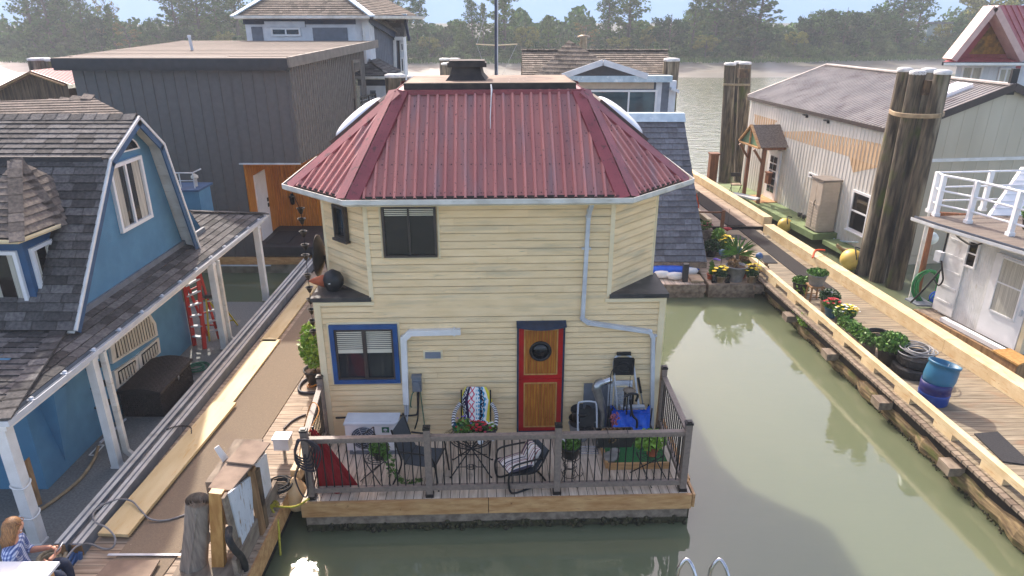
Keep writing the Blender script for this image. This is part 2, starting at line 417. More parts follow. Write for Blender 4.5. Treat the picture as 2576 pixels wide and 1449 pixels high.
def window(par,o,ux,uy,n,w,h,fm='white_paint',fw=.05,fd=.05,cols=(.5,),rows=(),glass='glass_dark',blind=None,sill=None,curtain=False,label=None):
 """o = bottom-left corner on the wall; ux, uy along the opening; n outwards."""
 o=V(o); ux=V(ux).normalized(); uy=V(uy).normalized(); n=V(n).normalized(); ax=(ux,uy,n)
 mb=MB(); z=n*(fd/2+.002)
 mb.box(o+uy*h/2+ux*fw/2+z,(fw,h,fd),ax); mb.box(o+uy*h/2+ux*(w-fw/2)+z,(fw,h,fd),ax)
 mb.box(o+ux*w/2+uy*fw/2+z,(w-2*fw,fw,fd),ax); mb.box(o+ux*w/2+uy*(h-fw/2)+z,(w-2*fw,fw,fd),ax)
 for c in cols:mb.box(o+ux*w*c+uy*h/2+z*.9,(fw*.8,h-2*fw,fd*.8),ax)
 for c in rows:mb.box(o+ux*w/2+uy*h*c+z*.85,(w-2*fw,fw*.7,fd*.7),ax)
 f=mb.build('window',fm,par)
 if label:f['label']=label
 g=MB(); g.box(o+ux*w/2+uy*h/2+n*.008,(w-2*fw-.002,h-2*fw-.002,.008),ax); g.build('pane',glass,f)
 if curtain:
  k=MB(); m_=14
  for(a,b)in((.08,.3),(.7,.92)):
   pts=[o+ux*w*(a+(b-a)*i/m_)+n*(.016+.006*(i%2))for i in range(m_+1)]
   for i in range(m_):k.poly([pts[i]+uy*fw,pts[i+1]+uy*fw,pts[i+1]+uy*(h-fw),pts[i]+uy*(h-fw)])
  k.build('curtain','curtain',f)
 if blind:
  k=MB(); y=h-fw
  while y>h*(1-blind):
   k.box(o+ux*w/2+uy*y+n*.02,(w-2.4*fw,.018,.004),ax); y-=.03
  k.build('blind','blind',f)
 if sill:
  k=MB(); k.box(o+ux*w/2-uy*.02+n*.05,(w+.06,.04,.09),ax); k.build('sill',sill,f)
 return f
# shared builders
def ribbed(mb,poly,up,pitch,prof,ph=0,rnd=False):
 """ribbed sheet: prof = [(u0,h0),(u1,h1)...] over one pitch; ribs run along up."""
 P=[V(p)for p in poly]; n=(P[1]-P[0]).cross(P[2]-P[0]).normalized()
 v=V(up); v=(v-n*v.dot(n)).normalized(); u=v.cross(n); o=P[0]
 c2=[((p-o).dot(u),(p-o).dot(v))for p in P]
 u0,u1=min(p[0]for p in c2),max(p[0]for p in c2); v0,v1=min(p[1]for p in c2)-.01,max(p[1]for p in c2)+.01
 x=u0-pitch+ph; hm=max(h for _,h in prof)
 while x<u1:
  for(a,ha),(b,hb)in zip(prof[:-1],prof[1:]):
   q=clip([(x+a,v0),(x+b,v0),(x+b,v1),(x+a,v1)],c2)
   if len(q)<3:continue
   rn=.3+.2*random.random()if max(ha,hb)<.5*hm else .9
   mb.poly([o+u*p[0]+v*p[1]+n*(ha+(hb-ha)*(p[0]-x-a)/(b-a))for p in q],rn)
  x+=pitch
 return mb
def gutter_run(mb,inner,outer,z0,z1,lip=.012):
 for i in range(len(inner)-1):
  a,b=V(inner[i]),V(inner[i+1]); c,d=V(outer[i]),V(outer[i+1])
  up=lambda p,z:V((p.x,p.y,z))
  ci,di=c+(a-c)*.12,d+(b-d)*.12
  mb.cm=0
  mb.poly([up(c,z0+.03),up(d,z0+.03),up(d,z1),up(c,z1)]); mb.poly([up(c,z0+.03),up(a+(c-a)*.6,z0),up(b+(d-b)*.6,z0),up(d,z0+.03)])
  mb.poly([up(c,z1),up(d,z1),up(di,z1),up(ci,z1)]); mb.poly([up(a,z0),up(b,z0),up(b+(d-b)*.6,z0),up(a+(c-a)*.6,z0)])
  mb.poly([up(ci,z1),up(di,z1),up(di,z0+.03),up(ci,z0+.03)])
  mb.cm=1
  mb.poly([up(a,z0+.025),up(b,z0+.025),up(di,z0+.025),up(ci,z0+.025)]); mb.poly([up(a,z0+.02),up(a,z1+.03),up(b,z1+.03),up(b,z0+.02)])
  mb.cm=0
def plant(par,c,rad,n,s,m,name='foliage',z0=0):
 mb=MB(); foliage(mb,c,rad,n,s); return mb.build(name,m,par)
def flowers(par,c,rad,n,s,m):
 mb=MB(); c=V(c)
 for i in range(n):
  d=V((random.gauss(0,1),random.gauss(0,1),abs(random.gauss(0,1))+.3)).normalized()
  p=c+V((d.x*rad[0],d.y*rad[1],d.z*rad[2])); rn=random.random()
  for k in range(5):
   an=2*PI*k/5; q=V((math.cos(an),math.sin(an),.35))*s
   e=V((-math.sin(an),math.cos(an),0))*s*.5
   mb.poly([p,p+q*.6-e,p+q,p+q*.6+e],rn)
 return mb.build('flowers',m,par)
def pot(par,c,r0,r1,h,m,rim=.012,name='pot'):
 mb=MB(); mb.lathe(c,[(r0,0),(r0*1.02,.01),(r1,h-rim*2),(r1+rim,h-rim*2),(r1+rim,h),(r1-rim,h),(r1-rim*1.5,h*.8),(.001,h*.8)],20)
 o=mb.build(name,m,par)
 k=MB(); k.lathe(V(c)+V((0,0,h*.86)),[(r1*.93,0),(.001,.012)],16,capb=False); k.build('soil','soil',par)
 return o
# yellow house boat
HX0,HY0,HZ0,HRZ=-3.22,10.31,.55,R(2)
ux_=V((math.cos(HRZ),math.sin(HRZ),0)); uy_=V((-math.sin(HRZ),math.cos(HRZ),0)); uz_=V((0,0,1))
def hf(x,y,z):return V((HX0,HY0,HZ0))+ux_*x+uy_*y+uz_*z
def wl(u,v,d=0):
 p=PL(u,v,hf(0,-d,0),uy_)-V((HX0,HY0,HZ0)); return p.dot(ux_),p.z
HAX=(ux_,uy_,uz_)
house=thing('houseboat','two storey cream sided houseboat with dark red metal hip roof and red door','houseboat',(HX0,HY0,HZ0),HRZ)
mb=MB()
sid=lambda p,u,dv:tiles(mb,p,u,2.9,dv,.03,.022,.005,.2,edge=False,vgap=.0115)  # open gaps added between courses stand in for the shadow under each lap
zl=2.62
sid([hf(0,0,0),hf(5.76,0,0),hf(5.76,0,zl),hf(0,0,zl)],ux_,.104)
sid([hf(0,5.2,0),hf(0,0,0),hf(0,0,zl),hf(0,5.2,zl)],uy_,.104)
sid([hf(5.76,0,0),hf(5.76,5.2,0),hf(5.76,5.2,zl),hf(5.76,0,zl)],uy_,.104)
sid([hf(5.76,5.2,0),hf(0,5.2,0),hf(0,5.2,zl),hf(5.76,5.2,zl)],ux_,.104)
mb.box(hf(2.88,2.6,zl/2),(5.7,5.14,zl),HAX)
mb.build('wall','cream_siding',house)
up8=[(.93,0),(4.82,0),(5.72,.9),(5.72,3.1),(4.82,4),(.93,4),(.08,3.1),(.08,.87)]
mb=MB()
for i in range(8):
 a,b=up8[i],up8[(i+1)%8]
 z0=zl-.3 if i==0 else zl
 p=[hf(*a,z0),hf(*b,z0),hf(*b,4.4),hf(*a,4.4)]
 sid(p,p[1]-p[0],.128); n=(p[1]-p[0]).cross(uz_).normalized(); mb.poly([q-n*.025 for q in p])
mb.build('upper_wall','cream_siding',house)
for x,y in((-.006,-.012),(5.766,-.012)):mb=MB(); mb.box(hf(x+(.04 if x<1 else-.04),y-.008,zl/2),(.1,.05,zl),HAX); mb.box(hf(x+(.004 if x>1 else-.004),.03,zl/2),(.05,.1,zl),HAX); mb.build('corner_trim','cream_trim',house)
for(x,y),z0 in zip(up8[:3]+[up8[7]],(zl,zl,zl,zl)):mb=MB(); mb.box(hf(x,y-.012,(z0+4.38)/2),(.07,.06,4.38-z0),HAX); mb.build('corner_trim','cream_trim',house)
for x,w in((.47,.98),(5.27,1.02)):mb=MB(); mb.box(hf(x,-.035,2.55),(w,.03,.06),HAX); mb.build('ledge_trim','cream_trim',house)
mb=MB()
mb.prism([hf(-.06,-.06,zl-.03),hf(.92,-.06,zl-.03),hf(.92,.03,zl-.03),hf(.1,.86,zl-.03),hf(-.06,.86,zl-.03)],(0,0,.07))
mb.build('ledge_roof','black_membrane',house)
mb=MB(); mb.prism([hf(4.83,-.06,zl-.03),hf(5.82,-.06,zl-.03),hf(5.82,.95,zl-.03),hf(5.7,.95,zl-.03),hf(4.83,.03,zl-.03)],(0,0,.07))
mb.build('ledge_roof','black_membrane',house)
ev=[(.72,-.33),(5.0,-.33),(6.24,.92),(6.24,3.1),(5.0,4.33),(.72,4.33),(-.42,3.1),(-.42,.75)]
ZE,ZC=4.36,5.8
cp=[(1.41,1.1),(4.41,1.16),(4.41,2.95),(1.41,2.95)]
E3=[hf(*p,ZE)for p in ev]; C3=[hf(*p,ZC)for p in cp]
facets=[([E3[0],E3[1],C3[1],C3[0]]),([E3[1],E3[2],C3[1]]),([E3[2],E3[3],C3[2],C3[1]]),([E3[3],E3[4],C3[2]]),([E3[4],E3[5],C3[3],C3[2]]),([E3[5],E3[6],C3[3]]),([E3[6],E3[7],C3[0],C3[3]]),([E3[7],E3[0],C3[0]])]
rp=[(0,.002),(.086,.002),(.1,.034),(.13,.034),(.144,.002),(.152,.002)]
mb=MB()
for k,f in enumerate(facets):
 n=(f[1]-f[0]).cross(f[2]-f[0]).normalized(); e=(f[1]-f[0]).normalized(); upv=n.cross(e)
 ribbed(mb,f,upv,.152,rp); mb.poly([p-n*.03 for p in f])
 if k in(0,1,7):
  mb.cm=1; L=(f[1]-f[0]).length
  for vv in(.1,.62,1.2,1.75):
   x=.05
   while x<L:
    q=f[0]+e*x+upv*vv
    c2=[((p-f[0]).dot(e),(p-f[0]).dot(upv))for p in f]
    if len(clip([(x-.01,vv-.01),(x+.01,vv-.01),(x+.01,vv+.01),(x-.01,vv+.01)],c2))==4:
     mb.box(q+n*.006,(.015,.015,.012),(e,upv,n))
    x+=.152 if vv>.2 else .076
  mb.cm=0
mb.build('roof',['red_roof','tar'],house)
for ei,ci in((0,0),(1,1),(2,1),(3,2),(4,2),(5,3),(6,3),(7,0)):
 a,b=E3[ei],C3[ci]; d=(b-a).normalized(); mb=MB()
 for f in(facets[ei],facets[(ei-1)%8]):
  n=(f[1]-f[0]).cross(f[2]-f[0]).normalized(); s=n.cross(d)
  cen=sum(f,V((0,0,0)))/len(f)
  if s.dot(cen-a)<0:s=-s
  wd0,wd1=.2,.17
  mb.poly([a+n*.042,b+n*.042,b+s*wd1+n*.038,a+s*wd0+n*.038]); mb.poly([a+s*wd0+n*.038,b+s*wd1+n*.038,b+s*(wd1+.012)+n*.004,a+s*(wd0+.012)+n*.004])
 mb.build('hip_cap','red_cap',house)
mb=MB()
mb.prism([hf(1.36,1.05,ZC-.06),hf(4.46,1.1,ZC-.06),hf(4.46,3,ZC-.06),hf(1.36,3,ZC-.06)],(0,0,.07)); mb.cm=1
mb.prism([hf(1.5,1.16,ZC+.01),hf(4.32,1.2,ZC+.01),hf(4.32,2.9,ZC+.01),hf(1.5,2.9,ZC+.01)],(0,0,.1))
mb.cm=2; mb.poly([hf(1.53,1.2,ZC+.114),hf(4.29,1.24,ZC+.114),hf(4.29,2.86,ZC+.114),hf(1.53,2.86,ZC+.114)])
cr=mb.build('roof_crown',['red_cap','tar','tar_dusty'],house)
mb=MB(); c=hf(2.52,1.95,ZC+.11)
mb.lathe(c,[(.52,0),(.4,.1),(.36,.22)],4,(ux_*.7071+uy_*.7071,uy_*.7071-ux_*.7071,uz_),False,squash=(1,.86))
mb.box(c+uz_*.25,(.66,.56,.07),HAX); mb.box(c+uz_*.3,(.6,.5,.04),HAX)
mb.build('roof_hatch','tar',house)
mb=MB(); mb.tube([hf(2.92,1.14,ZC+.09),hf(2.93,1.04,ZC+.02),hf(2.92,.95,ZC-.1),hf(2.9,.7,ZC-.38),hf(2.9,.55,ZC-.53)],[.012,.014,.008,.007,.003],6)
mb.build('sealant_drip','white_paint',house)
mb=MB()
outer=[]
for i in range(8):
 a,b,c_=V(ev[i-1]),V(ev[i]),V(ev[(i+1)%8])
 n_1=V(((b-a).y,-(b-a).x)).normalized(); n_2=V(((c_-b).y,-(c_-b).x)).normalized()
 bi=(n_1+n_2).normalized(); k=.1/bi.dot(n_1)
 outer.append(b+bi*k)
I3=[hf(*p,0)for p in ev]; O3=[hf(*p,0)for p in outer]
gutter_run(mb,I3+I3[:1],O3+O3[:1],HZ0+4.27,HZ0+4.375)
mb.build('gutter',['gutter_white','tar'],house)
mb=MB(); mb.prism([hf(p[0],p[1],4.245)for p in ev],(0,0,.02)); mb.build('soffit','cream_trim',house)
for sgn in(-1,1):
 fct=facets[6]if sgn<0 else facets[2]
 n=(fct[1]-fct[0]).cross(fct[2]-fct[0]).normalized(); e=(fct[1]-fct[0]).normalized(); upv=n.cross(e)
 c=(fct[0]+fct[1])/2+upv*1.36+n*.02
 mb=MB(); mb.box(c-n*.02,(.92,1.04,.12),(e,upv,n)); sk=mb.build('skylight','tar' if sgn<0 else 'red_cap',house)
 mb=MB(); mb.box(c+n*.05,(.98,1.1,.05),(e,upv,n)); mb.build('frame','frame_dark',sk)
 mb=MB()
 for i in range(9):
  pass
 prof=[(.52*math.cos(PI/2*i/8),.12*math.sin(PI/2*i/8))for i in range(9)]
 mb.lathe(c+n*.07,prof,28,(upv,e,n),capb=False,squash=(1,.88)); mb.build('dome','dome',sk)
nf=-uy_
def wrect(tl,br,d=0):
 a=wl(*tl,d); b=wl(*br,d); return a[0],b[1],b[0]-a[0],a[1]-b[1]
x,z,w,h=wrect(m2(598,131),m2(1008,500)); x-=.02
window(house,hf(x,-.034,z),ux_,uz_,nf,w,h,'frame_dark',.035,.05,(.49,),(),'glass_dark',.2)
mb=MB()
for a,b,c_,d_ in((x-.03,z+h/2,.03,h+.06),(x+w+.03,z+h/2,.03,h+.06)):mb.box(hf(a,-.03,b),(c_,.03,d_),HAX)
mb.box(hf(x+w/2,-.03,z-.02),(w,.03,.03),HAX); mb.build('window_trim','cream_trim',house)
x,z,w,h=wrect(m2(212,992),m2(733,1405))
wn=window(house,hf(x,-.034,z),ux_,uz_,nf,w,h,'navy',.075,.06,(),(),'glass')
mb=MB(); fw=.076
for k in(0,1):
 a=x+fw+k*(w-2*fw)/2; ww=(w-2*fw)/2
 for q,sz in(((a+.015,z+h/2),(.03,h-2*fw)),((a+ww-.015,z+h/2),(.03,h-2*fw)),((a+ww/2,z+fw+.015),(ww-.06,.03)),((a+ww/2,z+h-fw-.015),(ww-.06,.03))):
  mb.box(hf(q[0],-.063-.012*k,q[1]),(sz[0],.025,sz[1]),HAX)
mb.build('sash','frame_dark',wn)
mb=MB()
y=z+h-fw-.03
while y>z+h*.52:
 for k in(0,1):mb.box(hf(x+fw+(w-2*fw)*(.25+.5*k),-.05,y),((w-2*fw)/2-.07,.008,.02 if y>z+h*.56 else .05),HAX)
 y-=.036
mb.build('blind','blind',wn)
mb=MB()
for a,b,c_,d_ in((x-.02,z+h/2,.035,h+.05),(x+w+.02,z+h/2,.035,h+.05),(x+w/2,z+h+.02,w,.035),(x+w/2,z-.02,w,.035)):mb.box(hf(a,-.034,b),(c_,.03,d_),HAX)
mb.build('window_trim','cream_trim',house)
bd=(hf(*up8[0],0)-hf(*up8[7],0)).normalized(); bn=V((bd.y,-bd.x,0))
p0=PL(*m2(265,115),hf(*up8[7],0),bn); p1=PL(*m2(372,375),hf(*up8[7],0),bn)
w=(p1-p0).dot(bd); h=p0.z-p1.z+.03
window(house,p0-uz_*h+bn*.034,bd,uz_,bn,w,h,'frame_dark',.045,.07,(),(),'glass',None,'frame_dark')
dx0,dz0=3.315,.03; dw,dh=.79,2.13
mb=MB(); mb.box(hf(dx0+.005,-.035,dh/2),(.03,.06,dh),HAX); mb.box(hf(dx0+dw-.005,-.035,dh/2),(.03,.06,dh),HAX); mb.box(hf(dx0+dw/2,-.035,dh-.02),(dw-.05,.06,.04),HAX); mb.box(hf(dx0+dw/2,-.05,.035),(dw-.05,.1,.05),HAX)
mb.build('door_frame',['navy_dark'],house)
split=wl(*m5(420,258))[1]
for(za,zb,pa,pb)in((.065,split-.004,wl(*m5(420,615))[1],wl(*m5(420,292))[1]),(split+.004,dh-.065,wl(*m5(420,218))[1],wl(*m3(280,1028))[1])):
 mb=MB(); mb.box(hf(dx0+dw/2,-.034,(za+zb)/2),(dw-.045,.045,zb-za),HAX); lf=mb.build('door','door_red',house)
 mb=MB(); xa,xb=dx0+.125,dx0+dw-.125
 nb=11
 for i in range(nb):mb.box(hf(xa+(xb-xa)*(i+.5)/nb,-.058,(pa+pb)/2),((xb-xa)/nb-.006,.012,pb-pa),HAX,random.random())
 mb.build('wood_panel','cedar',lf)
 mb=MB()
 for a,b,c_,d_ in((xa-.008,(pa+pb)/2,.02,pb-pa+.03),(xb+.008,(pa+pb)/2,.02,pb-pa+.03),((xa+xb)/2,pa-.008,xb-xa,.02),((xa+xb)/2,pb+.008,xb-xa,.02)):mb.box(hf(a,-.064,b),(c_,.02,d_),HAX)
 mb.build('panel_moulding','cedar_frame',lf)
 if za>1:
  pc=hf(dx0+dw*.49,-.066,wl(*m3(277,1180))[1]); ax=(ux_,uz_,nf)
  mb=MB(); mb.tube([pc+ux_*.165*math.cos(a)+uz_*.165*math.sin(a)for a in[2*PI*i/32 for i in range(32)]],.026,8,closed=True)
  for i in range(8):mb.ball(pc+ux_*.165*math.cos(i*PI/4)+uz_*.165*math.sin(i*PI/4)+nf*.026,.009,6)
  ph=mb.build('porthole','black_metal',lf)
  mb=MB(); mb.lathe(pc,[(.16,-.005),(.16,.006),(.001,.007)],32,ax); mb.build('porthole_glass','glass_dark',lf)
mb=MB()
pts=[]
for i in range(13):
 t=i/12; pts.append((t,.07+.0*t,.105+.075*math.sin(PI*t)))
for i in range(12):
 (ta,_,da),(tb,_,db)=pts[i],pts[i+1]; xa,xb=dx0-.02+(dw+.04)*ta,dx0-.02+(dw+.04)*tb
 mb.add([hf(xa,-.02,2.2),hf(xb,-.02,2.2),hf(xb,-db*1.5,2.15),hf(xa,-da*1.5,2.15),hf(xa,-.02,2.16),hf(xb,-.02,2.16),hf(xb,-db*1.5,2.12),hf(xa,-da*1.5,2.12)],[(0,1,2,3),(3,2,6,7),(7,6,5,4)])
mb.build('door_hood','navy_dark',house)
def wp(pt,d):a=wl(*pt,d); return hf(a[0],-d,a[1])
mb=MB()
P=[hf(wl(*m3(668,118),.3)[0],-.3,4.27),wp(m3(650,170),.16),wp(m3(640,215),.07),wp(m3(597,955),.07),wp(m3(640,985),.07),wp(m3(1085,1050),.07),wp(m3(1108,1090),.07),wp(m5(1282,650),.07)]
for a,b in zip(P[:-1],P[1:]):mb.beam(a,b,.062,.085,nf if abs((b-a).normalized().dot(nf))<.9 else uz_)
for p in P[1:-1]:mb.ball(p,.05,8,(1,.75,1))
for q in(m3(625,445),m3(815,1015),m3(1125,1075)):
 c=wp(q,.05); mb.box(c,(.15 if q[1]<700 else .05,.09,.025),HAX)
mb.build('downspout','pale_metal',house)
mb=MB()
P=[wp(m2(1163,1045),.05),wp(m2(790,1054),.05),wp(m2(752,1090),.05),wp(m4(983,318),.05)]
mb.beam(P[0],P[1],.1,.125,nf); mb.beam(P[2]+uz_*.02,P[3],.1,.125,nf); mb.beam(P[1]+ux_*.02,P[2]-uz_*.02,.102,.127,nf)
for t in(.85,):mb.box(P[0]+(P[1]-P[0])*.12+nf*.004,(.03,.11,.134),HAX)
mb.build('pipe_cover','white_paint',house)
mb=MB()
for k in(-1,1):
 mb.tube(smooth_path([P[3]+ux_*.025*k+uz_*.03,P[3]+ux_*(.02*k-.01)-uz_*.2,hf(wl(*m4(955,530))[0]+.03*k,-.1,wl(*m4(955,530))[1]),hf(wl(*m4(925,570))[0],-.2,wl(*m4(925,570))[1])]),.022,8)
mb.build('refrigerant_pipe','pale_metal',house)
a=wl(*m2(965,1208)); mb=MB(); mb.box(hf(a[0],-.03,a[1]),(.33,.05,.16),HAX); mb.cm=1; mb.add([hf(a[0]-.13,-.058,a[1]-.055),hf(a[0]+.13,-.058,a[1]-.055),hf(a[0]+.13,-.1,a[1]-.045),hf(a[0]-.13,-.1,a[1]-.045),hf(a[0]-.13,-.058,a[1]+.055),hf(a[0]+.13,-.058,a[1]+.055)],[(3,2,5,4),(0,1,2,3),(0,3,4),(1,5,2)])
mb.build('vent_hood',['cream_trim','shade_grey'],house)
a=wl(*m4(1078,125)); mb=MB(); mb.box(hf(a[0],-.07,a[1]),(.155,.12,.27),HAX); mb.box(hf(a[0],-.15,a[1]-.02),(.11,.05,.18),HAX); mb.box(hf(a[0],-.08,a[1]+.145),(.17,.15,.02),HAX)
mb.build('junction_box','shade_grey',house)
b0=a
mb=MB()
pa=[hf(b0[0],-.08,b0[1]-.13)]+[hf(wl(*q)[0],-.06,wl(*q)[1])for q in(m4(1085,300),m4(1082,380),m4(1045,408),m4(860,408),m4(680,418),m4(520,424),m4(375,430))]
mb.tube(smooth_path(pa),.016,6); mb.tube(smooth_path([hf(b0[0]+.03,-.08,b0[1]-.13)]+[hf(wl(*q)[0],-.08,wl(*q)[1])for q in(m4(1090,330),m4(1085,430),m4(1060,520))]),.014,6)
mb.build('power_cable','black_rubber',house)
mb=MB(); mb.tube(smooth_path([hf(b0[0],-.09,b0[1]-.12),hf(b0[0]-.09,-.09,b0[1]-.2),hf(b0[0]-.13,-.09,b0[1]-.42),hf(b0[0]-.11,-.1,b0[1]-.46)]),.011,6); mb.tube(smooth_path([hf(b0[0]+.05,-.09,b0[1]-.12),hf(b0[0]+.07,-.07,b0[1]-.5),hf(b0[0]+.1,-.06,b0[1]-1.0),hf(b0[0]+.12,-.06,.02)]),.009,6)
mb.build('ground_wire','rope_green',house)
mb=MB(); DP=[hf(-.06,-1.78,0),hf(5.95,-1.78,0),hf(5.95,.0,0),hf(-.06,.0,0)]
boards(mb,DP,uy_,.142,3.9); mb.build('deck_boards','deck_grey',house)
mb=MB(); mb.lohi((0,0,0),(1,1,1)); mb=MB()
mb.box(hf(2.945,-.88,-.16),(5.96,1.75,.3),HAX); mb.box(hf(2.9,2.7,-.16),(5.9,5.4,.3),HAX); mb.build('float','dark_gap',house)
mb=MB()
mb.box(hf(1.36,-1.805,-.125),(2.86,.05,.26),HAX,.3); mb.box(hf(4.38,-1.805,-.125),(3.16,.05,.26),HAX,.7)
mb.build('fascia_board','fascia_wood',house)
mb=MB(); mb.box(hf(6.0,-.35,-.13),(.04,2.9,.24),HAX); mb.box(hf(6.03,1.9,-.13),(.04,6.6,.24),HAX); mb.build('side_skirt','fascia_wood',house)
mb=MB(); mb.box(hf(2.95,-1.77,-.345),(5.94,.06,.18),HAX); mb.cm=1; mb.box(hf(2.95,-1.75,-.5),(5.92,.1,.16),HAX); mb.box(hf(5.93,1.8,-.4),(.1,7,.3),HAX); mb.box(hf(-.03,1.8,-.4),(.08,7,.3),HAX)
for i in range(160):mb.ball(hf(random.uniform(0,5.9),-1.81+random.uniform(-.03,.02),random.uniform(-.55,-.42)),random.uniform(.02,.05),6)
mb.build('waterline_beam',['weathered_wood','algae'],house)
rail=MB(); rail.lohi((0,0,0),(0,0,0)); rail=MB()
posts=[(.08,-1.7),(1.89,-1.7),(3.86,-1.7),(5.83,-1.7),(5.88,.05),(-.05,-.08)]
rob=None
mb=MB()
HT,RT,RB=1.22,1.1,.16
segs=[(0,1),(1,2),(2,3),(3,4),(0,5)]
for a,b in segs:
 p,q=V((*posts[a],0)),V((*posts[b],0)); d=(q-p).normalized()
 P_,Q_=p+d*.045,q-d*.045
 mb.beam(hf(P_.x,P_.y,RT-.03),hf(Q_.x,Q_.y,RT-.03),.085,.05); mb.beam(hf(P_.x,P_.y,RT-.075),hf(Q_.x,Q_.y,RT-.075),.05,.04)
rob=mb.build('railing','rail_brown',house)
mb=MB()
for a,b in segs:
 p,q=V((*posts[a],0)),V((*posts[b],0)); d=(q-p).normalized()
 P_,Q_=p+d*.045,q-d*.045
 mb.beam(hf(P_.x,P_.y,RB),hf(Q_.x,Q_.y,RB),.06,.085)
mb.build('bottom_rail','rail_brown',rob)
for x,y in posts:
 mb=MB(); mb.box(hf(x,y,HT/2),(.098,.098,HT),HAX); mb.cm=1; mb.box(hf(x,y,HT+.012),(.112,.112,.035),HAX); mb.box(hf(x,y,HT+.036),(.07,.07,.016),HAX); mb.box(hf(x,y,.03),(.125,.125,.06),HAX)
 mb.build('post',['rail_brown','black_metal'],rob)
bm0=None
for a,b in segs:
 p,q=V((*posts[a],0)),V((*posts[b],0)); L=(q-p).length; nb=int(round(L/.118))-1
 for i in range(1,nb+1):
  c=p+(q-p)*(i/(nb+1))
  mb=MB(); mb.tube([hf(c.x,c.y,RB+.03),hf(c.x,c.y,RT-.09)],.0105,6,False); mb.build('baluster','black_metal',rob)
# blue gambrel house on the left
XR,XG,XL=-6.85,-7.15,-7.35
bh=thing('floating_house','blue stucco house with dark shingled gambrel roof and white porch posts','house',(-9,11,.5))
rk=[XP(*z5(*q),XR)for q in((560,1449),(790,430),(1000,115),(1185,315),(1440,1030))]
rk[0]=V((XR,rk[0].y-.25,2.9)); rk[4]=V((XR,rk[4].y,2.74))
XE=-17.0
def ext(p,x):return V((x,p.y,p.z))
mb=MB()
X1=V((1,0,0))
for i in range(4):
 a,b=rk[i],rk[i+1]
 tiles(mb,[ext(a,XE),a,b,ext(b,XE)],X1,.34,.15,.024,.006,.014,.35)
 mb.poly([ext(a,XE),a,b,ext(b,XE)])
for i in range(26):
 x=XR-.02-i*.24; p=rk[2]
 for s_ in(-1,1):mb.poly([V((x,p.y,p.z+.045)),V((x-.3,p.y,p.z+.03)),V((x-.3,p.y+s_*.16,p.z-.06)),V((x,p.y+s_*.16,p.z-.045))],random.random())
mb.build('gambrel_roof','shingle_dark',bh)
mb=MB(); a=rk[1]; mb.beam(ext(a,XE)+V((0,-.03,.0)),a+V((-.1,-.03,.0)),.03,.1); mb.build('roof_flashing','charcoal_trim',bh)
zb=2.6
gw=[V((XG,p.y,p.z-.06))for p in rk]; gw[0]=V((XG,rk[0].y+.1,zb)); gw[4]=V((XG,rk[4].y-.03,zb))
mb=MB(); mb.prism([gw[0],gw[4],gw[3],gw[2],gw[1]],(-.15,0,0)); mb.build('gable_wall','blue_stucco',bh)
mb=MB()
for i in range(4):
 a,b=rk[i]-V((0,0,.05)),rk[i+1]-V((0,0,.05)); d=V((XG-XR-.02,0,0))
 mb.poly([a,b,b+d,a+d])
mb.build('eave_soffit','gutter_white',bh)
mb=MB(); mc=MB()
for i in range(4):
 a,b=rk[i],rk[i+1]; n=V((1,0,0)).cross(b-a).normalized()
 if n.z>0:n=-n
 if i in(0,3)and abs(n.y)>.5:n=V((0,(1 if i==0 else-1)*abs(n.y),n.z))
 mb.beam(a+n*.02+X1*.012,b+n*.02+X1*.012,.045,.045,X1); mc.beam(a+n*.1,b+n*.1,.03,.13,n)
mb.build('rake_trim','white_paint',bh); mc.build('rake_board','blue_trim',bh)
Y1=V((0,1,0))
tl,tr_,bl,br=[XP(*z5(*q),XG)for q in((778,478),(1010,408),(858,965),(1088,858))]
yb=(bl.y+tl.y)/2; window(bh,(XG,yb,(bl.z+br.z)/2),Y1,uz_,X1,(tr_.y+br.y)/2-yb,tl.z-bl.z+.02,'white_clean',.065,.06,(.47,),(),'glass',None,None,True)
t3=[XP(*z5(*q),XG)for q in((838,392),(1000,350),(970,300),(925,262),(880,318))]
cen=sum(t3,V((0,0,0)))/5
mb=MB(); mb.prism([p+X1*.045 for p in t3],(-.05,0,0)); f=mb.build('gable_window','white_clean',bh)
mb=MB(); mb.prism([cen+(p-cen)*.72+X1*.055 for p in t3],(-.02,0,0)); mb.build('pane','glass',f)
mb=MB(); q=[W(*z1(a,b),Yy)for a,b,Yy in((-400,1030,16),(1075,990,16),(810,850,16.9),(-400,1010,16.9))]
tiles(mb,[q[0],q[1],q[2],q[3]],X1,.36,.14,.02,.005,.006,.3); mb.poly(q)
for i in range(18):
 p=q[2]+(q[3]-q[2])*(i/12); mb.box(p+V((-.1,-.05,.02)),(.26,.22,.035),(V((.97,0,-.12)),V((.0,.9,.4)),V((.12,-.4,.9))),random.random())
mb.build('wing_roof','shingle_brown',bh)
mb=MB(); mb.lohi((-16.8,15.8,2.8),(-8.5,16.4,5.0)); mb.build('wing_wall','blue_stucco',bh)
PN=V((.367,0,1)); PP=V((-6.55,10,2.66))
C0=V((-6.55,7.6,2.66)); C1=V((-6.55,17.45,2.66)); K0=V((XG-.02,10.0,2.66+.367*.62))
far=[PL(*z5(1375,810),PP,PN)]
mb=MB()
tiles(mb,[C0,C1,V((XG-.02,15.2,K0.z)),K0],Y1,.3,.15,.022,.005,.016,.35)
tri=[C1,far[0],V((XG-.02,15.2,K0.z))]
tiles(mb,[V((XG-.02,15.2,K0.z)),C1,far[0]],Y1,.3,.15,.022,.005,.016,.35)
fr=[V((-14,7.6,2.66)),C0,K0,V((-14,10.0,K0.z))]
tiles(mb,fr,X1,.3,.15,.022,.005,.016,.35)
mb.poly([C0,C1,V((XG,15.2,K0.z)),K0]); mb.poly(tri); mb.poly(fr)
d=far[0]-C1
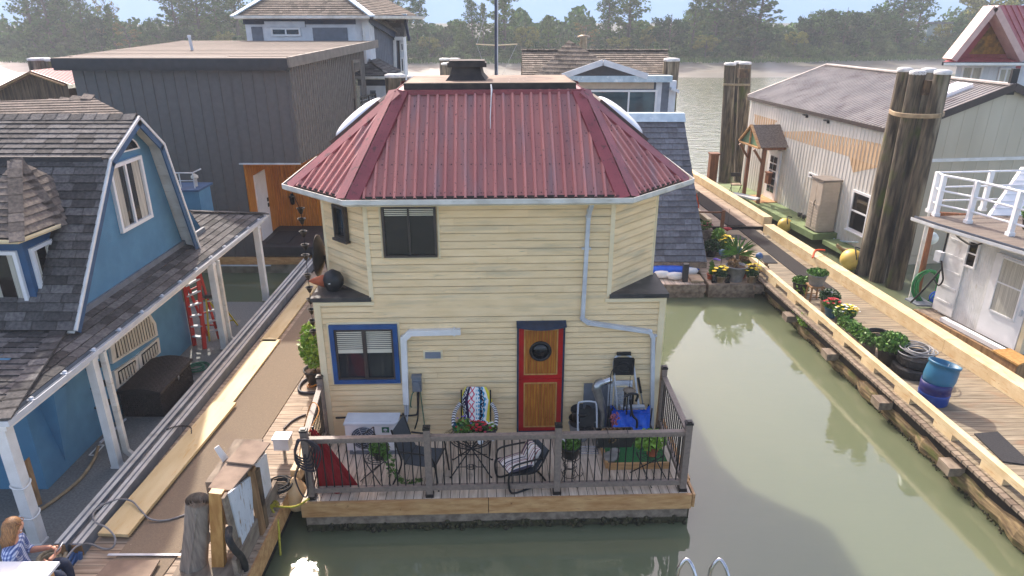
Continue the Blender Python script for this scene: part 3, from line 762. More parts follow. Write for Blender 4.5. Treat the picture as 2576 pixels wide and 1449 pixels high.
for i in range(14):
 p=C1+d*(i/14); mb.box(p+V((0,0,.02)),(.24,.2,.03),(d.normalized(),V((0,0,1)).cross(d).normalized(),V((0,0,1))),random.random())
for i in range(12):
 d2=K0-C0; p=C0+d2*(i/12); mb.box(p+V((0,0,.03)),(.26,.24,.03),(d2.normalized(),uz_.cross(d2).normalized(),uz_),random.random())
mb.build('porch_roof','shingle_dark',bh)
mb=MB(); mb.beam(V((XG+.02,10.0,K0.z+.03)),V((XG+.02,15.2,K0.z+.03)),.06,.1); mb.build('wall_flashing','shade_grey',bh)
mb=MB(); gutter_run(mb,[C1+V((.0,0,0)),C0,V((-14,7.6,0))],[C1+V((.12,0,0)),C0+V((.12,-.12,0)),V((-14,7.48,0))],2.54,2.65)
y=8.0
while y<17.4:
 mb.box((-6.48,y,2.655),(.1,.03,.012)); mb.lathe((-6.49,y+.03,2.63),[(.03,0),(.03,.05),(.001,.055)],8); y+=.74
mb.build('gutter',['pale_metal','shade_grey'],bh)
mb=MB(); mb.lohi((-6.62,7.55,2.46),(-6.54,17.4,2.6)); mb.lohi((-14,7.56,2.46),(-6.62,7.62,2.6)); mb.build('porch_beam','white_paint',bh)
mb=MB(); mb.lohi((XL-6,8.9,.5),(XL,14.1,2.8)); mb.lohi((XL-6,14.1,.5),(XL-1.6,15.8,2.85)); mb.build('wall','blue_stucco',bh)
mb=MB(); a,b,c_=XP(*z7(170,490),XL),XP(*z7(255,440),XL),XP(*z7(345,850),XL)
mb.add([a,b,c_,a+X1*.32,b+X1*.3],[(0,1,4,3),(3,4,2),(0,3,2),(1,2,4)]); mb.build('wall_buttress','blue_stucco',bh)
mb=MB(); mb.lohi((-14,5.9,.1),(-6.36,16.62,.5)); mb.build('porch_floor','deck_vinyl',bh)
mb=MB(); mb.lohi((-6.36,5.9,.22),(-6.3,16.62,.49)); mb.build('floor_edge','navy_dark',bh)
def outl(zs,X):return[XP(*z7(*q),X)for q in zs]
o1=outl([(578,335),(818,185),(806,120),(775,72),(738,62),(610,150),(560,215)],XL)
cen=sum(o1,V((0,0,0)))/len(o1)
def polywin(pts,nm,k=.8):
 cen=sum(pts,V((0,0,0)))/len(pts)
 mb=MB(); mb.prism([p+X1*.05 for p in pts],(-.06,0,0)); f=mb.build('window','gutter_white',bh)
 mb=MB(); q=[cen+(p-cen)*k+X1*.057 for p in pts]; mb.prism(q,(-.01,0,0)); mb.build('pane','glass',f)
 mb=MB(); ys=[p.y for p in q]; y=min(ys)+.04
 c2=[(p.y,p.z)for p in q]
 while y<max(ys):
  cl=clip([(y,-9),(y+.07,-9),(y+.07,9),(y,9)],c2)
  if len(cl)>2:mb.poly([V((XL+.064,a,b-.02))for a,b in cl])
  y+=.095
 mb.build('curtain','curtain',f)
polywin(o1,'window',.84)
polywin(outl([(586,375),(710,292),(716,378),(600,468)],XL),'window',.74)
polywin(outl([(712,288),(822,196),(832,275),(724,365)],XL),'window',.74)
mb=MB()
for a,b in((475,345),(500,445),(520,545)):
 p=XP(*z7(a,b),XL); mb.box(p+V((.1,0,0)),(.2,.3,.03)); mb.poly([p,p+V((.18,0,0)),p+V((0,0,-.2))])
mb.build('wall_shelf','black_metal',bh)
for px,py,wd in((-6.73,7.72,.155),(-6.57,9.5,.13),(-6.5,13.9,.13),(-6.52,16.75,.14)):
 mb=MB(); mb.box((px,py,1.52),(wd,wd,2.05)); mb.box((px+.0,py,.515),(wd+.02,wd+.02,.03)); mb.box((px,py,2.5),(wd+.03,wd+.03,.06))
 mb.build('porch_post','white_paint',bh)
for px,py in((-6.47,9.66),(-6.42,14.05)):
 mb=MB(); mb.beam((px,py,2.55),(px,py,.68),.085,.07,(0,1,0)); mb.beam((px,py,.7),(px+.09,py+.02,.57),.085,.07,(0,1,0)); mb.beam((px+.08,py+.02,.575),(px+.2,py+.03,.55),.085,.07); mb.build('downspout','gutter_white',bh)
for z in(1.0,1.5):
 mb=MB(); mb.tube([V((-6.73,7.72,z))+V((math.cos(t)*.118,math.sin(t)*.118,.02*math.sin(2*t)))for t in[2*PI*i/20 for i in range(20)]],.012,6,closed=True); mb.build('post_tie','white_paint',bh)
ey=[W(*z5(-260,960),9.2),W(*z5(125,1003),9.62),W(*z5(440,872),10.75),W(*z5(440,872),12.2)]
zt=4.36
ey=[G(*z5(-300,1003),zt),G(*z5(125,1003),zt),G(*z5(425,888),zt)]
ey.append(ey[2]+V((0,1.3,0)))
apx=V((ey[1].x-.55,ey[1].y+1.15,zt+.98))
mb=MB()
for i in range(3):
 a,b=ey[i],ey[i+1]; tiles(mb,[a,b,apx],b-a,.3,.13,.022,.006,.006,.3); mb.poly([a,b,apx])
for e_ in(ey[1],ey[2]):
 d=apx-e_
 for i in range(9):
  p=e_+d*(i/9); sd=uz_.cross(d).normalized(); mb.box(p+uz_*.03,(.2,.2,.02),(d.normalized(),sd,sd.cross(-d.normalized())),random.random())
dr=mb.build('dormer_roof','shingle_brown',bh)
mb=MB(); gutter_run(mb,[p for p in ey[:3]],[ey[0]+V((0,-.05,0)),ey[1]+V((.03,-.05,0)),ey[2]+V((.05,-.03,0))],zt-.08,zt-.01); mb.build('dormer_trim',['cream_trim','charcoal_trim'],bh)
ins=[ey[0]+V((0,.22,0)),ey[1]+V((-.1,.2,0)),ey[2]+V((-.2,.06,0)),ey[3]+V((-.2,0,0)),ey[0]+V((0,2.4,0))]
mb=MB(); mb.prism([V((p.x,p.y,2.9))for p in ins],(0,0,zt-2.94)); mb.build('dormer_wall','blue_trim',bh)
for(a,b,t0,t1)in((ins[1],ins[2],.12,.86),(ins[0],ins[1],.1,.86)):
 d=(b-a); L=Vector2=(V((d.x,d.y,0))).length; d=V((d.x,d.y,0)).normalized(); n=V((d.y,-d.x,0))
 o=V((a.x,a.y,3.02))+d*L*t0
 window(bh,o,d,uz_,n,L*(t1-t0),1.08,'white_clean',.06,.05,(),(),'glass_dark',None,None,True)
q=[W(*z6(a,b),17.3)for a,b in((90,270),(290,205),(300,400),(90,400))]
mb=MB(); mb.prism([V((-9.6,17.2,2.2)),V((q[1].x,17.2,2.2)),V((q[1].x,17.9,2.2)),V((-9.6,17.9,2.2))],(0,0,q[1].z-2.2)); mb.build('balcony_wall','blue_stucco',bh)
mb=MB(); zt2=q[1].z; mb.lohi((-9.6,17.1,zt2),(q[1].x+.05,18.0,zt2+.05)); mb.build('balcony_cap','blue_trim',bh)
mb=MB(); x=q[1].x-.12
mb.tube([(-9.6,17.3,zt2+.45),(x,17.3,zt2+.45),(x,17.8,zt2+.45)],.018,6); mb.tube([(-9.6,17.3,zt2+.25),(x,17.3,zt2+.25)],.012,6)
for i in range(5):mb.tube([(x-i*.35,17.3,zt2),(x-i*.35,17.3,zt2+.45)],.015,6)
mb.build('balcony_rail','pale_metal',bh)
mb=MB(); mb.lathe((q[1].x-.2,17.55,zt2+.05),[(.05,0),(.05,.2),(.09,.21),(.09,.27),(.02,.33)],12); mb.build('vent_cap','gutter_white',bh)
c=[G(*z7(a,b),.5)for a,b in((665,605),(865,615),(1022,440))]
e1=V((1,0,0)); yy0,yy1=11.0,12.3; xx0,xx1=-7.27,-6.5
wb=thing('deck_storage_box','dark woven storage box with hinged lid beside the blue wall','storage box',((xx0+xx1)/2,(yy0+yy1)/2,.5))
mb=MB(); mb.lohi((xx0+.02,yy0+.02,.5),(xx1-.02,yy1-.02,1.0))
def weave(P0,u,v,n,U,Vv,s=.045):
 nu,nv=int(U/s),int(Vv/s)
 for i in range(nu):
  for j in range(nv):
   o=P0+u*(i+.5)*U/nu+v*(j+.5)*Vv/nv
   k=(i+j)%2
   mb.box(o+n*.004,(s*(1.0 if k else .62),s*(.62 if k else 1.0),.012),(u,v,n),random.random())
weave(V((xx0,yy0+.02,.52)),X1,uz_,-Y1,xx1-xx0,.46); weave(V((xx1-.02,yy0,.52)),Y1,uz_,X1,yy1-yy0,.46)
mb.build('body','wicker',wb)
mb=MB(); nseg=8
for i in range(nseg):
 a,b=i/nseg,(i+1)/nseg; za,zb_=1.0+.12*math.sin(PI*(.12+.76*a)),1.0+.12*math.sin(PI*(.12+.76*b)); xa,xb=xx0-.02+(xx1-xx0+.05)*a,xx0-.02+(xx1-xx0+.05)*b
 mb.add([V((xa,yy0-.03,1.0)),V((xb,yy0-.03,1.0)),V((xb,yy0-.03,zb_)),V((xa,yy0-.03,za)),V((xa,yy1+.03,1.0)),V((xb,yy1+.03,1.0)),V((xb,yy1+.03,zb_)),V((xa,yy1+.03,za))],[(0,1,2,3),(3,2,6,7),(4,7,6,5)])
 un=V((xb-xa,0,zb_-za)).normalized(); nn=un.cross(Y1)
 weave(V((xa,yy0,za)),un,Y1,nn if nn.z>0 else-nn,(V((xb-xa,0,zb_-za))).length,yy1-yy0,.05)
mb.lohi((xx1+.005,yy0-.03,.99),(xx1+.035,yy1+.03,1.05)); mb.build('lid','wicker',wb)
mb=MB(); mb.box((xx1+.04,(yy0+yy1)/2,.98),(.03,.06,.1)); mb.build('latch','steel',wb)
def ladder(nm,lab,b0,b1,t0,t1,m,n,back=None,tread='pale_metal',sw=.09):
 b0,b1,t0,t1=map(V,(b0,b1,t0,t1))
 o=thing(nm,lab,'ladder',(b0+b1)/2)
 fw_=(b1-b0).cross(t0-b0).normalized()
 mb=MB(); mb.beam(b0,t0,.035,sw,fw_); mb.beam(b1,t1,.035,sw,fw_); mb.build('side_rail',m,o)
 mb=MB()
 for i in range(1,n+1):
  f_=i/(n+.4); a=b0+(t0-b0)*f_; b=b1+(t1-b1)*f_; d=(b-a)
  mb.box((a+b)/2,(d.length,.09,.03),(d.normalized(),uz_.cross(d).normalized(),uz_))
 mb.build('tread',tread,o)
 if back:
  c0,c1=map(V,back); mb=MB(); mb.beam(c0,t0,.03,.05,fw_); mb.beam(c1,t1,.03,.05,fw_)
  for i in range(1,5):mb.beam(c0+(t0-c0)*i/5.5,c1+(t1-c1)*i/5.5,.02,.03)
  mb.build('rear_frame',m,o)
  mb=MB(); mb.box((t0+t1)/2+uz_*.03,((t1-t0).length+.1,.24,.06),((t1-t0).normalized(),uz_.cross(t1-t0).normalized(),uz_)); mb.build('top_cap','black_plastic',o)
 return o
b0,b1=G(*z7(1022,238),.5),G(*z7(1075,258),.5)
ladder('step_ladder','red folded step ladder leaning beside the porch',b0,b1,(-7.2,13.99,2.3),(-7.14,14.6,2.3),'ladder_red',7,(b0+V((.1,.5,0)),b1+V((.1,.55,0))))
b0,b1=G(*z7(1100,215),.5),G(*z7(1158,207),.5)
ladder('step_ladder','short yellow step ladder with dark top standing next to the red ladder',b0,b1,(-7.02,14.5,1.5),(-6.86,14.62,1.5),'ladder_yellow',4,(b0+V((.12,.8,0)),b1+V((.1,.8,0))))
mb=MB(); mb.tube(coil(G(*z7(1035,360),.52),.17,5,.014,.012,.25),.014,6); solo(mb,'hose_coil','rope_green','green grey rope coil on the porch behind the woven storage box','rope')
mb=MB(); mb.tube(smooth_path([G(*z7(a,b),.53)for a,b in((205,1105),(300,1040),(400,960),(460,890),(500,820),(515,770))],6),.026,8); solo(mb,'hose','hose_tan','dirty tan hose curving along the grey porch floor','hose')
mb=MB(); mb.beam(G(*z7(525,750),.53),G(*z7(660,625),.53),.03,.03); solo(mb,'pipe','pale_metal','short pale pipe lying along the foot of the blue wall','pipe')
p=[G(*z7(a,b),.505)for a,b in((468,815),(497,815),(545,762),(520,762))]
mb=MB()
for i in range(4):mb.beam(p[i],p[(i+1)%4],.02,.012)
solo(mb,'hatch_frame','white_paint','white outline frame of a small hatch set in the porch floor','hatch')
a,b=G(*z7(105,1120),.5),G(*z7(215,1075),.5)
mb=MB(); mb.prism([a,b,V((-7.33,b.y+.15,1.25)),V((-7.33,a.y+.2,1.25))],(.03,0,.02)); solo(mb,'board_panel','plank_brown','dark brown board leaning on the blue wall behind the corner post','board')
# left walkway
lw=thing('floating_walkway','floating timber walkway with brown carpet along the cream house','walkway',(-4.7,12,.3))
mb=MB(); boards(mb,[V((-5.9,5.2,.6)),V((-3.5,5.2,.6)),V((-3.42,19.8,.6)),V((-5.75,19.8,.6))],X1,.14,4); mb.build('deck_boards','deck_grey_x',lw)
mb=MB(); mb.lohi((-5.9,5.2,-.2),(-3.55,19.8,.575)); mb.build('float','dark_gap',lw)
mb=MB(); mb.box((-3.5,7.9,.42),(.06,3.5,.34)); mb.box((-3.47,12.5,.42),(.05,5.6,.3)); mb.build('side_board','fascia_wood',lw)
mb=MB(); cpt=[V((-5.4,6.55,.622)),V((-4.62,6.55,.622)),V((-4.36,10.1,.622)),V((-4.27,13,.622)),V((-4.2,19.6,.622)),V((-5.2,19.6,.622)),V((-5.25,12.8,.622))]
mb.prism([p-uz_*.018 for p in cpt][::1],(0,0,.02)); mb.build('carpet_runner','carpet_brown',lw)
mb=MB(); mb.lohi((-5.5,7.3,.643),(-4.5,7.34,.65)); mb.build('carpet_strip','pale_metal',lw)
for x,w_,n_ in((-6.16,.15,'a'),(-5.92,.14,'b')):
 mb=MB(); y=7.37 if n_=='a' else 7.36
 for k in range(4):
  y1_=y+3.0; xo=.02*(k%2); mb.lohi((x-w_/2+xo*.3,y,.42),(x+w_/2+xo*.3,min(y1_,19.4),.78)); y=y1_+.012
 rb=mb.build('bull_rail','shade_grey',lw)
 mb=MB()
 for xx in(x-w_/2+.025,x+w_/2-.03):mb.lohi((xx-.025,7.38,.781),(xx+.03,19.35,.786))
 mb.build('worn_edge','gutter_white',rb)
 mb=MB(); mb.lohi((x-w_/2,7.35,.43),(x+w_/2,7.366,.775)); mb.build('cut_end','plank_brown',rb)
mb=MB(); mb.lohi((-6.085,7.42,.45),(-5.99,19.3,.73)); mb.build('channel','galv',lw)
p0,p1=G(*m4(0,650),.85),G(*m4(272,172),.85)
mb=MB(); mb.beam((-3.42,8.95,.72),(-3.38,12.2,.72),.15,.2); mb.build('edge_beam','lumber',lw)
mb=MB(); mb.box((-4.0,6.98,.62),(.9,.55,.06)); mb.beam((-4.3,6.72,.6),(-3.5,6.78,.6),.06,.12); mb.build('corner_platform','weathered_wood',lw)
def plank(lab,a,b,w_,z,th,m='plywood',nm='plank'):
 mb=MB(); mb.beam(V((a[0],a[1],z+th/2)),V((b[0],b[1],z+th/2)),w_,th); return solo(mb,nm,m,lab,'plank','pale planks along the walkway edge')
plank('pale plank lying at the near end of the carpet, crossed by a grey cable',(-5.6,7.65),(-5.42,11.2),.44,.66,.05)
plank('middle pale plank, butting under the end of the plank nearest the wooden box',(-5.5,11.0),(-5.46,14.0),.4,.63,.04)
plank('farthest pale plank on the walkway, opposite the rain chain cups',(-5.52,13.9),(-5.5,17.6),.36,.63,.04)
mb=MB(); q=[V((-5.62,5.0,.66)),V((-4.62,5.0,.66)),V((-4.72,7.18,.66)),V((-5.38,7.16,.66))]
mb.prism(q,(0,0,.03)); solo(mb,'plywood_sheet','felt_brown','brown worn plywood sheet at the near end of the carpeted walkway','plywood')
mb=MB(); path=[(990,1120),(880,1155),(790,1150),(740,1105),(690,1055),(620,1048),(540,1075),(490,1120),(500,1165),(560,1195),(605,1250),(590,1300),(540,1305),(470,1280),(400,1295),(345,1360)]
zz_=[.64,.64,.66,.73,.75,.78,.82,.84,.84,.84,.76,.7,.66,.7,.82,.82]
mb.tube(smooth_path([G(*z7(*p),z)for p,z in zip(path,zz_)],6),.014,6); solo(mb,'power_cable','hose_grey','grey cable looping over the rails and the near pale plank','cable')
mb=MB()
for k in range(4):mb.tube(smooth_path([V((-6.0+.05*k,7.6-.1*k,.7)),V((-5.98+.04*k,7.2,.62-.04*k)),V((-5.95+.05*k,6.7,.66)),V((-5.8+.06*k,6.2,.7))]),.026,7)
solo(mb,'water_hose','hose_blue','bundle of blue grey hoses over the near end of the rails','hose')
mb=MB(); mb.box(G(*z7(518,1125),.62)+uz_*.06,(.13,.13,.14)); mb.box(G(*z7(518,1125),.62)+uz_*.14,(.15,.15,.02)); solo(mb,'outlet_box','shade_grey','small grey outlet box between the two grey rails','outlet box')
mb=MB(); mb.tube(coil(V((-6.25,7.25,.55)),.14,4,.03,.03,.2),.028,7); solo(mb,'rope_coil','rope_tan','thick tan rope coil by the foot of the corner porch post','rope')
ch=MB(); pts=smooth_path([G(*z7(a,b),.8)for a,b in((875,680),(920,665),(965,662),(1000,668),(1005,700))],6)
for i in range(len(pts)-1):
 d=pts[i+1]-pts[i]; ch.tube([pts[i]+(Y1 if i%2 else uz_)*.014*math.sin(t)+d*(.5+.7*math.cos(t))for t in[2*PI*k/8 for k in range(8)]],.005,4,closed=True)
solo(ch,'mooring_chain','black_metal','short dark chain tying the rail to the porch of the blue house','chain')
sb=thing('service_box','rough timber service box with two brown felt lids and peeling white sides','service box',(-3.8,7.6,.6))
def xp(pt,X):return XP(*z8(*pt),X)
XS=-3.6
mb=MB()
pl1=[xp(q,XS)for q in((372,955),(505,850),(528,1222),(462,1312))]; pl2=[xp(q,XS)for q in((522,800),(600,715),(652,1042),(586,1132))]
mb.prism(pl1,(-.03,0,0)); mb.build('side_panel','peeling_white',sb)
mb=MB(); mb.prism([p-X1*.01 for p in pl2],(-.03,0,0)); mb.build('side_panel','white_paint',sb)
mb=MB(); a,b=xp((320,948),XS-.04),xp((345,1400),XS-.04); mb.lohi((-3.64,6.95,.5),(-3.58,8.6,.9)); mb.prism([pl1[0]+V((-.02,-.1,.0)),pl1[0]+V((-.02,.02,0)),pl1[3]+V((-.02,.02,-.1)),V((XS-.02,pl1[3].y-.08,.5))],(-.04,0,0)); mb.build('side_board','weathered_wood',sb)
mb=MB(); mb.beam(G(*z8(315,1398),.6),W(*z8(298,942),7.14),.16,.1,(0,1,0)); mb.build('corner_post','cedar_frame',sb)['label']='bright orange brown timber post'
mb=MB(); a=xp((500,800),XS+.03); mb.beam(V((XS+.04,7.78,.3)),V((XS+.0,7.86,1.66)),.13,.07,X1); mb.build('brace_plank','plank_brown',sb)
mb=MB(); mb.box((XS+.05,7.92,.95),(.05,.09,1.3)); mb.build('brace_post','old_wood',sb)
mb=MB(); mb.prism([V((-4.08,7.5,1.0)),V((-3.65,7.5,1.0)),V((-3.65,8.5,1.0)),V((-4.06,8.5,1.0))],(0,0,.7)); mb.build('carcass','weathered_wood',sb)
for zs,z in(([(250,930),(385,946),(508,800),(355,778)],1.74),([(355,773),(520,792),(620,660),(478,642)],1.78)):
 mb=MB(); mb.prism([G(*z8(*q),z)for q in zs],(0,0,.025)); mb.build('felt_lid','felt_brown',sb)
mb=MB(); a=G(*z8(335,770),1.7); mb.prism([a,a+V((-.06,-.05,.26)),a+V((-.03,.02,.26)),a+V((.03,.1,0))],(0,.02,0)); mb.build('cleat_board','white_paint',sb)
mb=MB(); mb.tube(smooth_path([xp((372,1165),XS+.04),xp((372,1230),XS+.1),xp((405,1290),XS+.12),xp((450,1340),XS+.1),xp((470,1400),XS+.06),xp((465,1470),XS+.02)]),.045,10); solo(mb,'corrugated_duct','black_rubber','thick black conduit hanging from the side of the timber service box','conduit')
mb=MB(); mb.tube(smooth_path([xp((652,1040),XS+.04),xp((648,1150),XS+.04),xp((645,1290),XS+.05)]),.02,8); solo(mb,'water_pipe','black_rubber','thin black pipe running down behind the white panel into the water','pipe')
rc=thing('rolled_carpet','rolled dark grey carpet leaning against the timber service box','carpet',G(*z8(130,1420),.62))
b0,t0=G(*z8(150,1420),.62)+V((0,.1,0)),V((-4.02,7.14,1.7))
d=(t0-b0).normalized(); sx=d.orthogonal().normalized(); sy=d.cross(sx)
mb=MB(); mb.tube([b0,b0+(t0-b0)*.5,t0],[.16,.155,.15],24,False)
sp=[]
for i in range(80):
 an=i*.25; r_=.148-i*.0012; sp.append((an,r_))
for i in range(79):
 (a0,ra),(a1,rb_)=sp[i],sp[i+1]
 pa,pb=t0+(sx*math.cos(a0)+sy*math.sin(a0))*ra,t0+(sx*math.cos(a1)+sy*math.sin(a1))*rb_
 mb.poly([pa,pb,pb-d*.5,pa-d*.5])
mb.build('roll','rolled_carpet',rc)
mb=MB(); fl=[G(*z8(75,1420),.63),G(*z8(130,1449),.62),V((-3.95,7.2,1.05)),t0+V((.03,-.16,-.1)),t0+V((-.15,-.06,-.12))]
mb.poly([fl[0],fl[1],fl[2],fl[3],fl[4]]); mb.build('loose_flap','rolled_carpet',rc)
jb=thing('junction_box','pale metal junction box on a short pipe at the walkway edge','junction box',G(*z8(690,690),.6))
p=V((-3.78,9.55,.6)); mb=MB(); mb.tube([p,p+uz_*.25],.03,8); mb.build('pipe','galv',jb); mb=MB(); mb.box(p+uz_*.34,(.25,.2,.2)); mb.box(p+uz_*.45,(.28,.23,.03)); mb.build('casing','pale_metal',jb)
mb=MB(); p=V((-3.62,8.75,.66)); mb.tube(coil(p,.17,6,.016,.018,.12),.014,6)
for k in range(7):mb.tube([p+V((-.15,-.12+.04*k,.02)),p+V((.15,-.12+.04*k,.03))],.01,5)
solo(mb,'cable_coil','black_rubber','flat coil of black cable beside the service box lids','cable')
mb=MB(); mb.tube(smooth_path([G(*z8(a,b),.63)for a,b in((700,570),(740,530),(790,500),(830,485))]),.02,7); solo(mb,'cable','hose_dark','dark cable running from the pale junction box to the deck rail','cable')
mb=MB(); mb.tube(smooth_path([G(*z8(a,b),.64)for a,b in((905,350),(850,355),(800,350),(790,325),(810,290),(850,265),(885,255))]),.03,8); solo(mb,'hose_loop','hose_dark','dark hose looped round the base of the black potted shrub','hose')
mb=MB(); mb.tube(coil(G(*z8(870,315),.63),.07,3,.012,.02,.35),.012,5); solo(mb,'orange_string','slat_orange','tangle of orange string beside the black potted shrub','string')
bo=thing('mooring_buoy','cream mooring buoy stained orange, hanging at the deck corner','buoy',(-3.42,8.95,.1))
c=V((-3.4,8.82,.42)); mb=MB(); mb.lathe(c,[(.02,.36),(.05,.33),(.06,.29),(.15,.2),(.19,.05),(.18,-.08),(.12,-.2),(.001,-.26)][::-1],20); mb.build('body','buoy',bo)
mb=MB(); mb.tube(smooth_path([c+uz_*.34,c+V((.06,-.02,.5)),c+V((.14,.02,.7))]),.016,6); mb.build('rope','rope_tan',bo)
mb=MB(); P=[G(*z8(660,905),.66),G(*z8(690,930),.62)]
for k in range(3):mb.tube(coil(V((-3.6,8.3,.66)),.07,2,.02,.03,.3),.022,6)
mb.tube(smooth_path([V((-3.6,8.28,.66)),V((-3.47,8.15,.5)),V((-3.45,8.05,.2)),V((-3.45,8.0,-.1))]),.018,6); mb.tube(smooth_path([V((-3.58,8.3,.66)),V((-3.3,8.42,.55)),V((-3.1,8.55,.6))]),.016,6)
solo(mb,'knotted_rope','rope_yellow','yellow rope knotted on the walkway edge under the buoy','rope')
ps=thing('potted_shrub','leafy green shrub in a black pot at the cream house corner','potted plant',(-3.93,12.1,.6))
p=V((-3.93,12.1,.6)); pot(ps,p,.15,.23,.34,'pot_black'); plant(ps,p+uz_*.85,(.27,.27,.5),520,.08,'leaf_light')
mb=MB()
for k in range(5):mb.tube([p+uz_*.3,p+V((random.uniform(-.15,.15),random.uniform(-.15,.15),1.1))],[.012,.004],5)
mb.build('stem','bark',ps)
rch=thing('rain_chain','rain chain of dark cups hanging from the red roof gutter','rain chain',(-3.55,11.05,.8))
cu=[z6(*q)for q in((1165,375),(1175,465),(1188,575),(1203,690),(1208,780),(1228,950),(1242,1060),(1250,1160),(1258,1250),(1268,1345),(1278,1435))]+[m2(98,1055)]
top=V((-3.66,11.1,4.8)); prev=top
mb=MB(); mb2=MB()
for(u,v)in cu:
 r_=ray(u,v); t=top.y/r_.y; p=V((0,0,H))+r_*t
 mb=MB(); mb.lathe(p-uz_*.07,[(.02,0),(.065,.1),(.075,.1),(.06,.095),(.015,.01)],12,capb=True,capt=False); mb.build('cup','black_metal',rch)
 mb2.tube([prev,p],.006,5); prev=p
mb2.build('chain','black_metal',rch)
bd_=thing('bird_ornament','black bird head ornament with orange beak on the black ledge','ornament',hf(.12,.3,zl+.04))
c=hf(.2,.32,zl+.2)
mb=MB(); mb.lathe(c+ux_*.05-uz_*.16,[(.1,0),(.17,.1),(.18,.2),(.13,.3),(.03,.36)],14,squash=(1,.8)); mb.build('head','black_plastic',bd_)
mb=MB(); mb.lathe(c-ux_*.02+uz_*.0,[(.12,0),(.1,.12),(.05,.26),(.005,.34)],14,(uy_,uz_,-ux_),squash=(.7,1)); mb.build('beak','terracotta',bd_)
mb=MB(); mb.lathe(c+ux_*.02-uy_*.11,[(.028,0),(.03,.02),(.001,.03)],12,(ux_,uz_,-uy_)); mb.build('eye','white_paint',bd_)
co_=thing('satellite_dish','dark round dish seen edge on behind the bird ornament','dish',hf(-.12,1.1,zl+.0))
c=hf(-.02,1.0,zl+.42); mb=MB(); mb.lathe(c,[(.001,.0),(.2,.03),(.36,.1),(.37,.12),(.35,.12),(.001,.03)],24,(uy_,uz_,-ux_)); mb.build('dish','black_plastic',co_)
mb=MB(); mb.tube([c,hf(.05,1.0,zl)],.03,8); mb.build('mast','black_metal',co_)
# things on the cream house's deck
DZ=.556
c=G(*n2(845,985),DZ); fl=G(*n2(548,925),DZ+.05); frr=G(*n2(1060,905),DZ+.05)
acx0,acx1,acy=-2.8,-1.98,9.78
ac=thing('heat_pump','white outdoor heat pump unit with round fan grille and small green emblem','heat pump',((acx0+acx1)/2,acy+.16,DZ))
mb=MB(); mb.prism([V((acx0,acy,DZ+.06)),V((acx1,acy,DZ+.06)),V((acx1+.05,acy+.06,DZ+.06)),V((acx1+.05,acy+.32,DZ+.06)),V((acx0,acy+.32,DZ+.06))],(0,0,.5))
mb.lohi((acx1-.2,acy-.012,DZ+.1),(acx1-.02,acy+.01,DZ+.2)); mb.build('casing','white_clean',ac)
mb=MB(); mb.prism([V((acx0-.015,acy-.02,DZ+.56)),V((acx1+.01,acy-.02,DZ+.56)),V((acx1+.065,acy+.05,DZ+.56)),V((acx1+.065,acy+.335,DZ+.56)),V((acx0-.015,acy+.335,DZ+.56))],(0,0,.035))
mb.lohi((acx0+.04,acy+.05,DZ+.594),(acx1-.04,acy+.28,DZ+.602)); mb.build('lid','white_house',ac)
fc=V((acx0+.31,acy-.004,DZ+.31)); axf=(X1,uz_,-Y1)
mb=MB(); mb.lathe(fc,[(.215,0),(.215,.008),(.001,.009)],32,axf); g_=mb.build('fan_opening','navy_dark',ac)
mb=MB()
for r_ in(.05,.085,.12,.155,.19,.22):mb.tube([fc-Y1*.016+X1*r_*math.cos(t)+uz_*r_*math.sin(t)for t in[2*PI*k/32 for k in range(32)]],.0032,4,closed=True)
for k in range(10):mb.tube([fc-Y1*.018,fc-Y1*.018+X1*.25*math.cos(k*.628)+uz_*.22*math.sin(k*.628)],.0035,4)
mb.build('grille','pale_metal',g_)
mb=MB(); mb.box((acx1-.14,acy-.006,DZ+.47),(.12,.008,.1)); em=mb.build('emblem','green_emblem',ac)
mb=MB(); ec=V((acx1-.14,acy-.012,DZ+.475))
mb.lathe(ec,[(.034,0),(.034,.003),(.001,.004)],16,axf,squash=(1,.7)); mb.box(ec-uz_*.022-Y1*.001,(.01,.004,.03)); mb.box(ec-uz_*.04-Y1*.001,(.07,.004,.006)); mb.build('tree_mark','pale_metal',em)
mb=MB(); mb.lohi((acx0+.05,acy-.03,DZ),(acx1+.16,acy+.36,DZ+.055)); mb.cm=1
for x in(acx0+.13,acx1-.2):mb.lathe((x,acy-.0,DZ+.055),[(.03,0),(.03,.006),(.001,.007)],10)
mb.build('base_tray',['shade_grey','white_paint'],ac)
ch=thing('patio_chair','high backed chair covered in zigzag pattern cloth with striped arms','chair',(-.62,10.02,DZ))
cx,cy=-.62,10.0
pm=bpy.data.materials.new('zigzag_cloth'); pm.use_nodes=True; MATS['zigzag_cloth']=pm; pm.node_tree.nodes['Principled BSDF'].inputs['Roughness'].default_value=.85
N=pm.node_tree.nodes; L=pm.node_tree.links; at=N.new('ShaderNodeAttribute'); at.attribute_name='rnd'
rp=N.new('ShaderNodeValToRGB'); rp.color_ramp.interpolation='CONSTANT'
cs=[S(240,240,236),S(24,20,44),S(216,44,84),S(40,150,190),S(236,218,70),S(70,30,90)]
for i in range(len(cs)-2):rp.color_ramp.elements.new(.5)
for i,e_ in enumerate(sorted(rp.color_ramp.elements,key=lambda e:e.position)):pass
for i in range(len(cs)):
 rp.color_ramp.elements[i].position=i/6; rp.color_ramp.elements[i].color=(*cs[i],1)
L.new(at.outputs['Fac'],rp.inputs[0]); L.new(rp.outputs[0],N['Principled BSDF'].inputs['Base Color'])
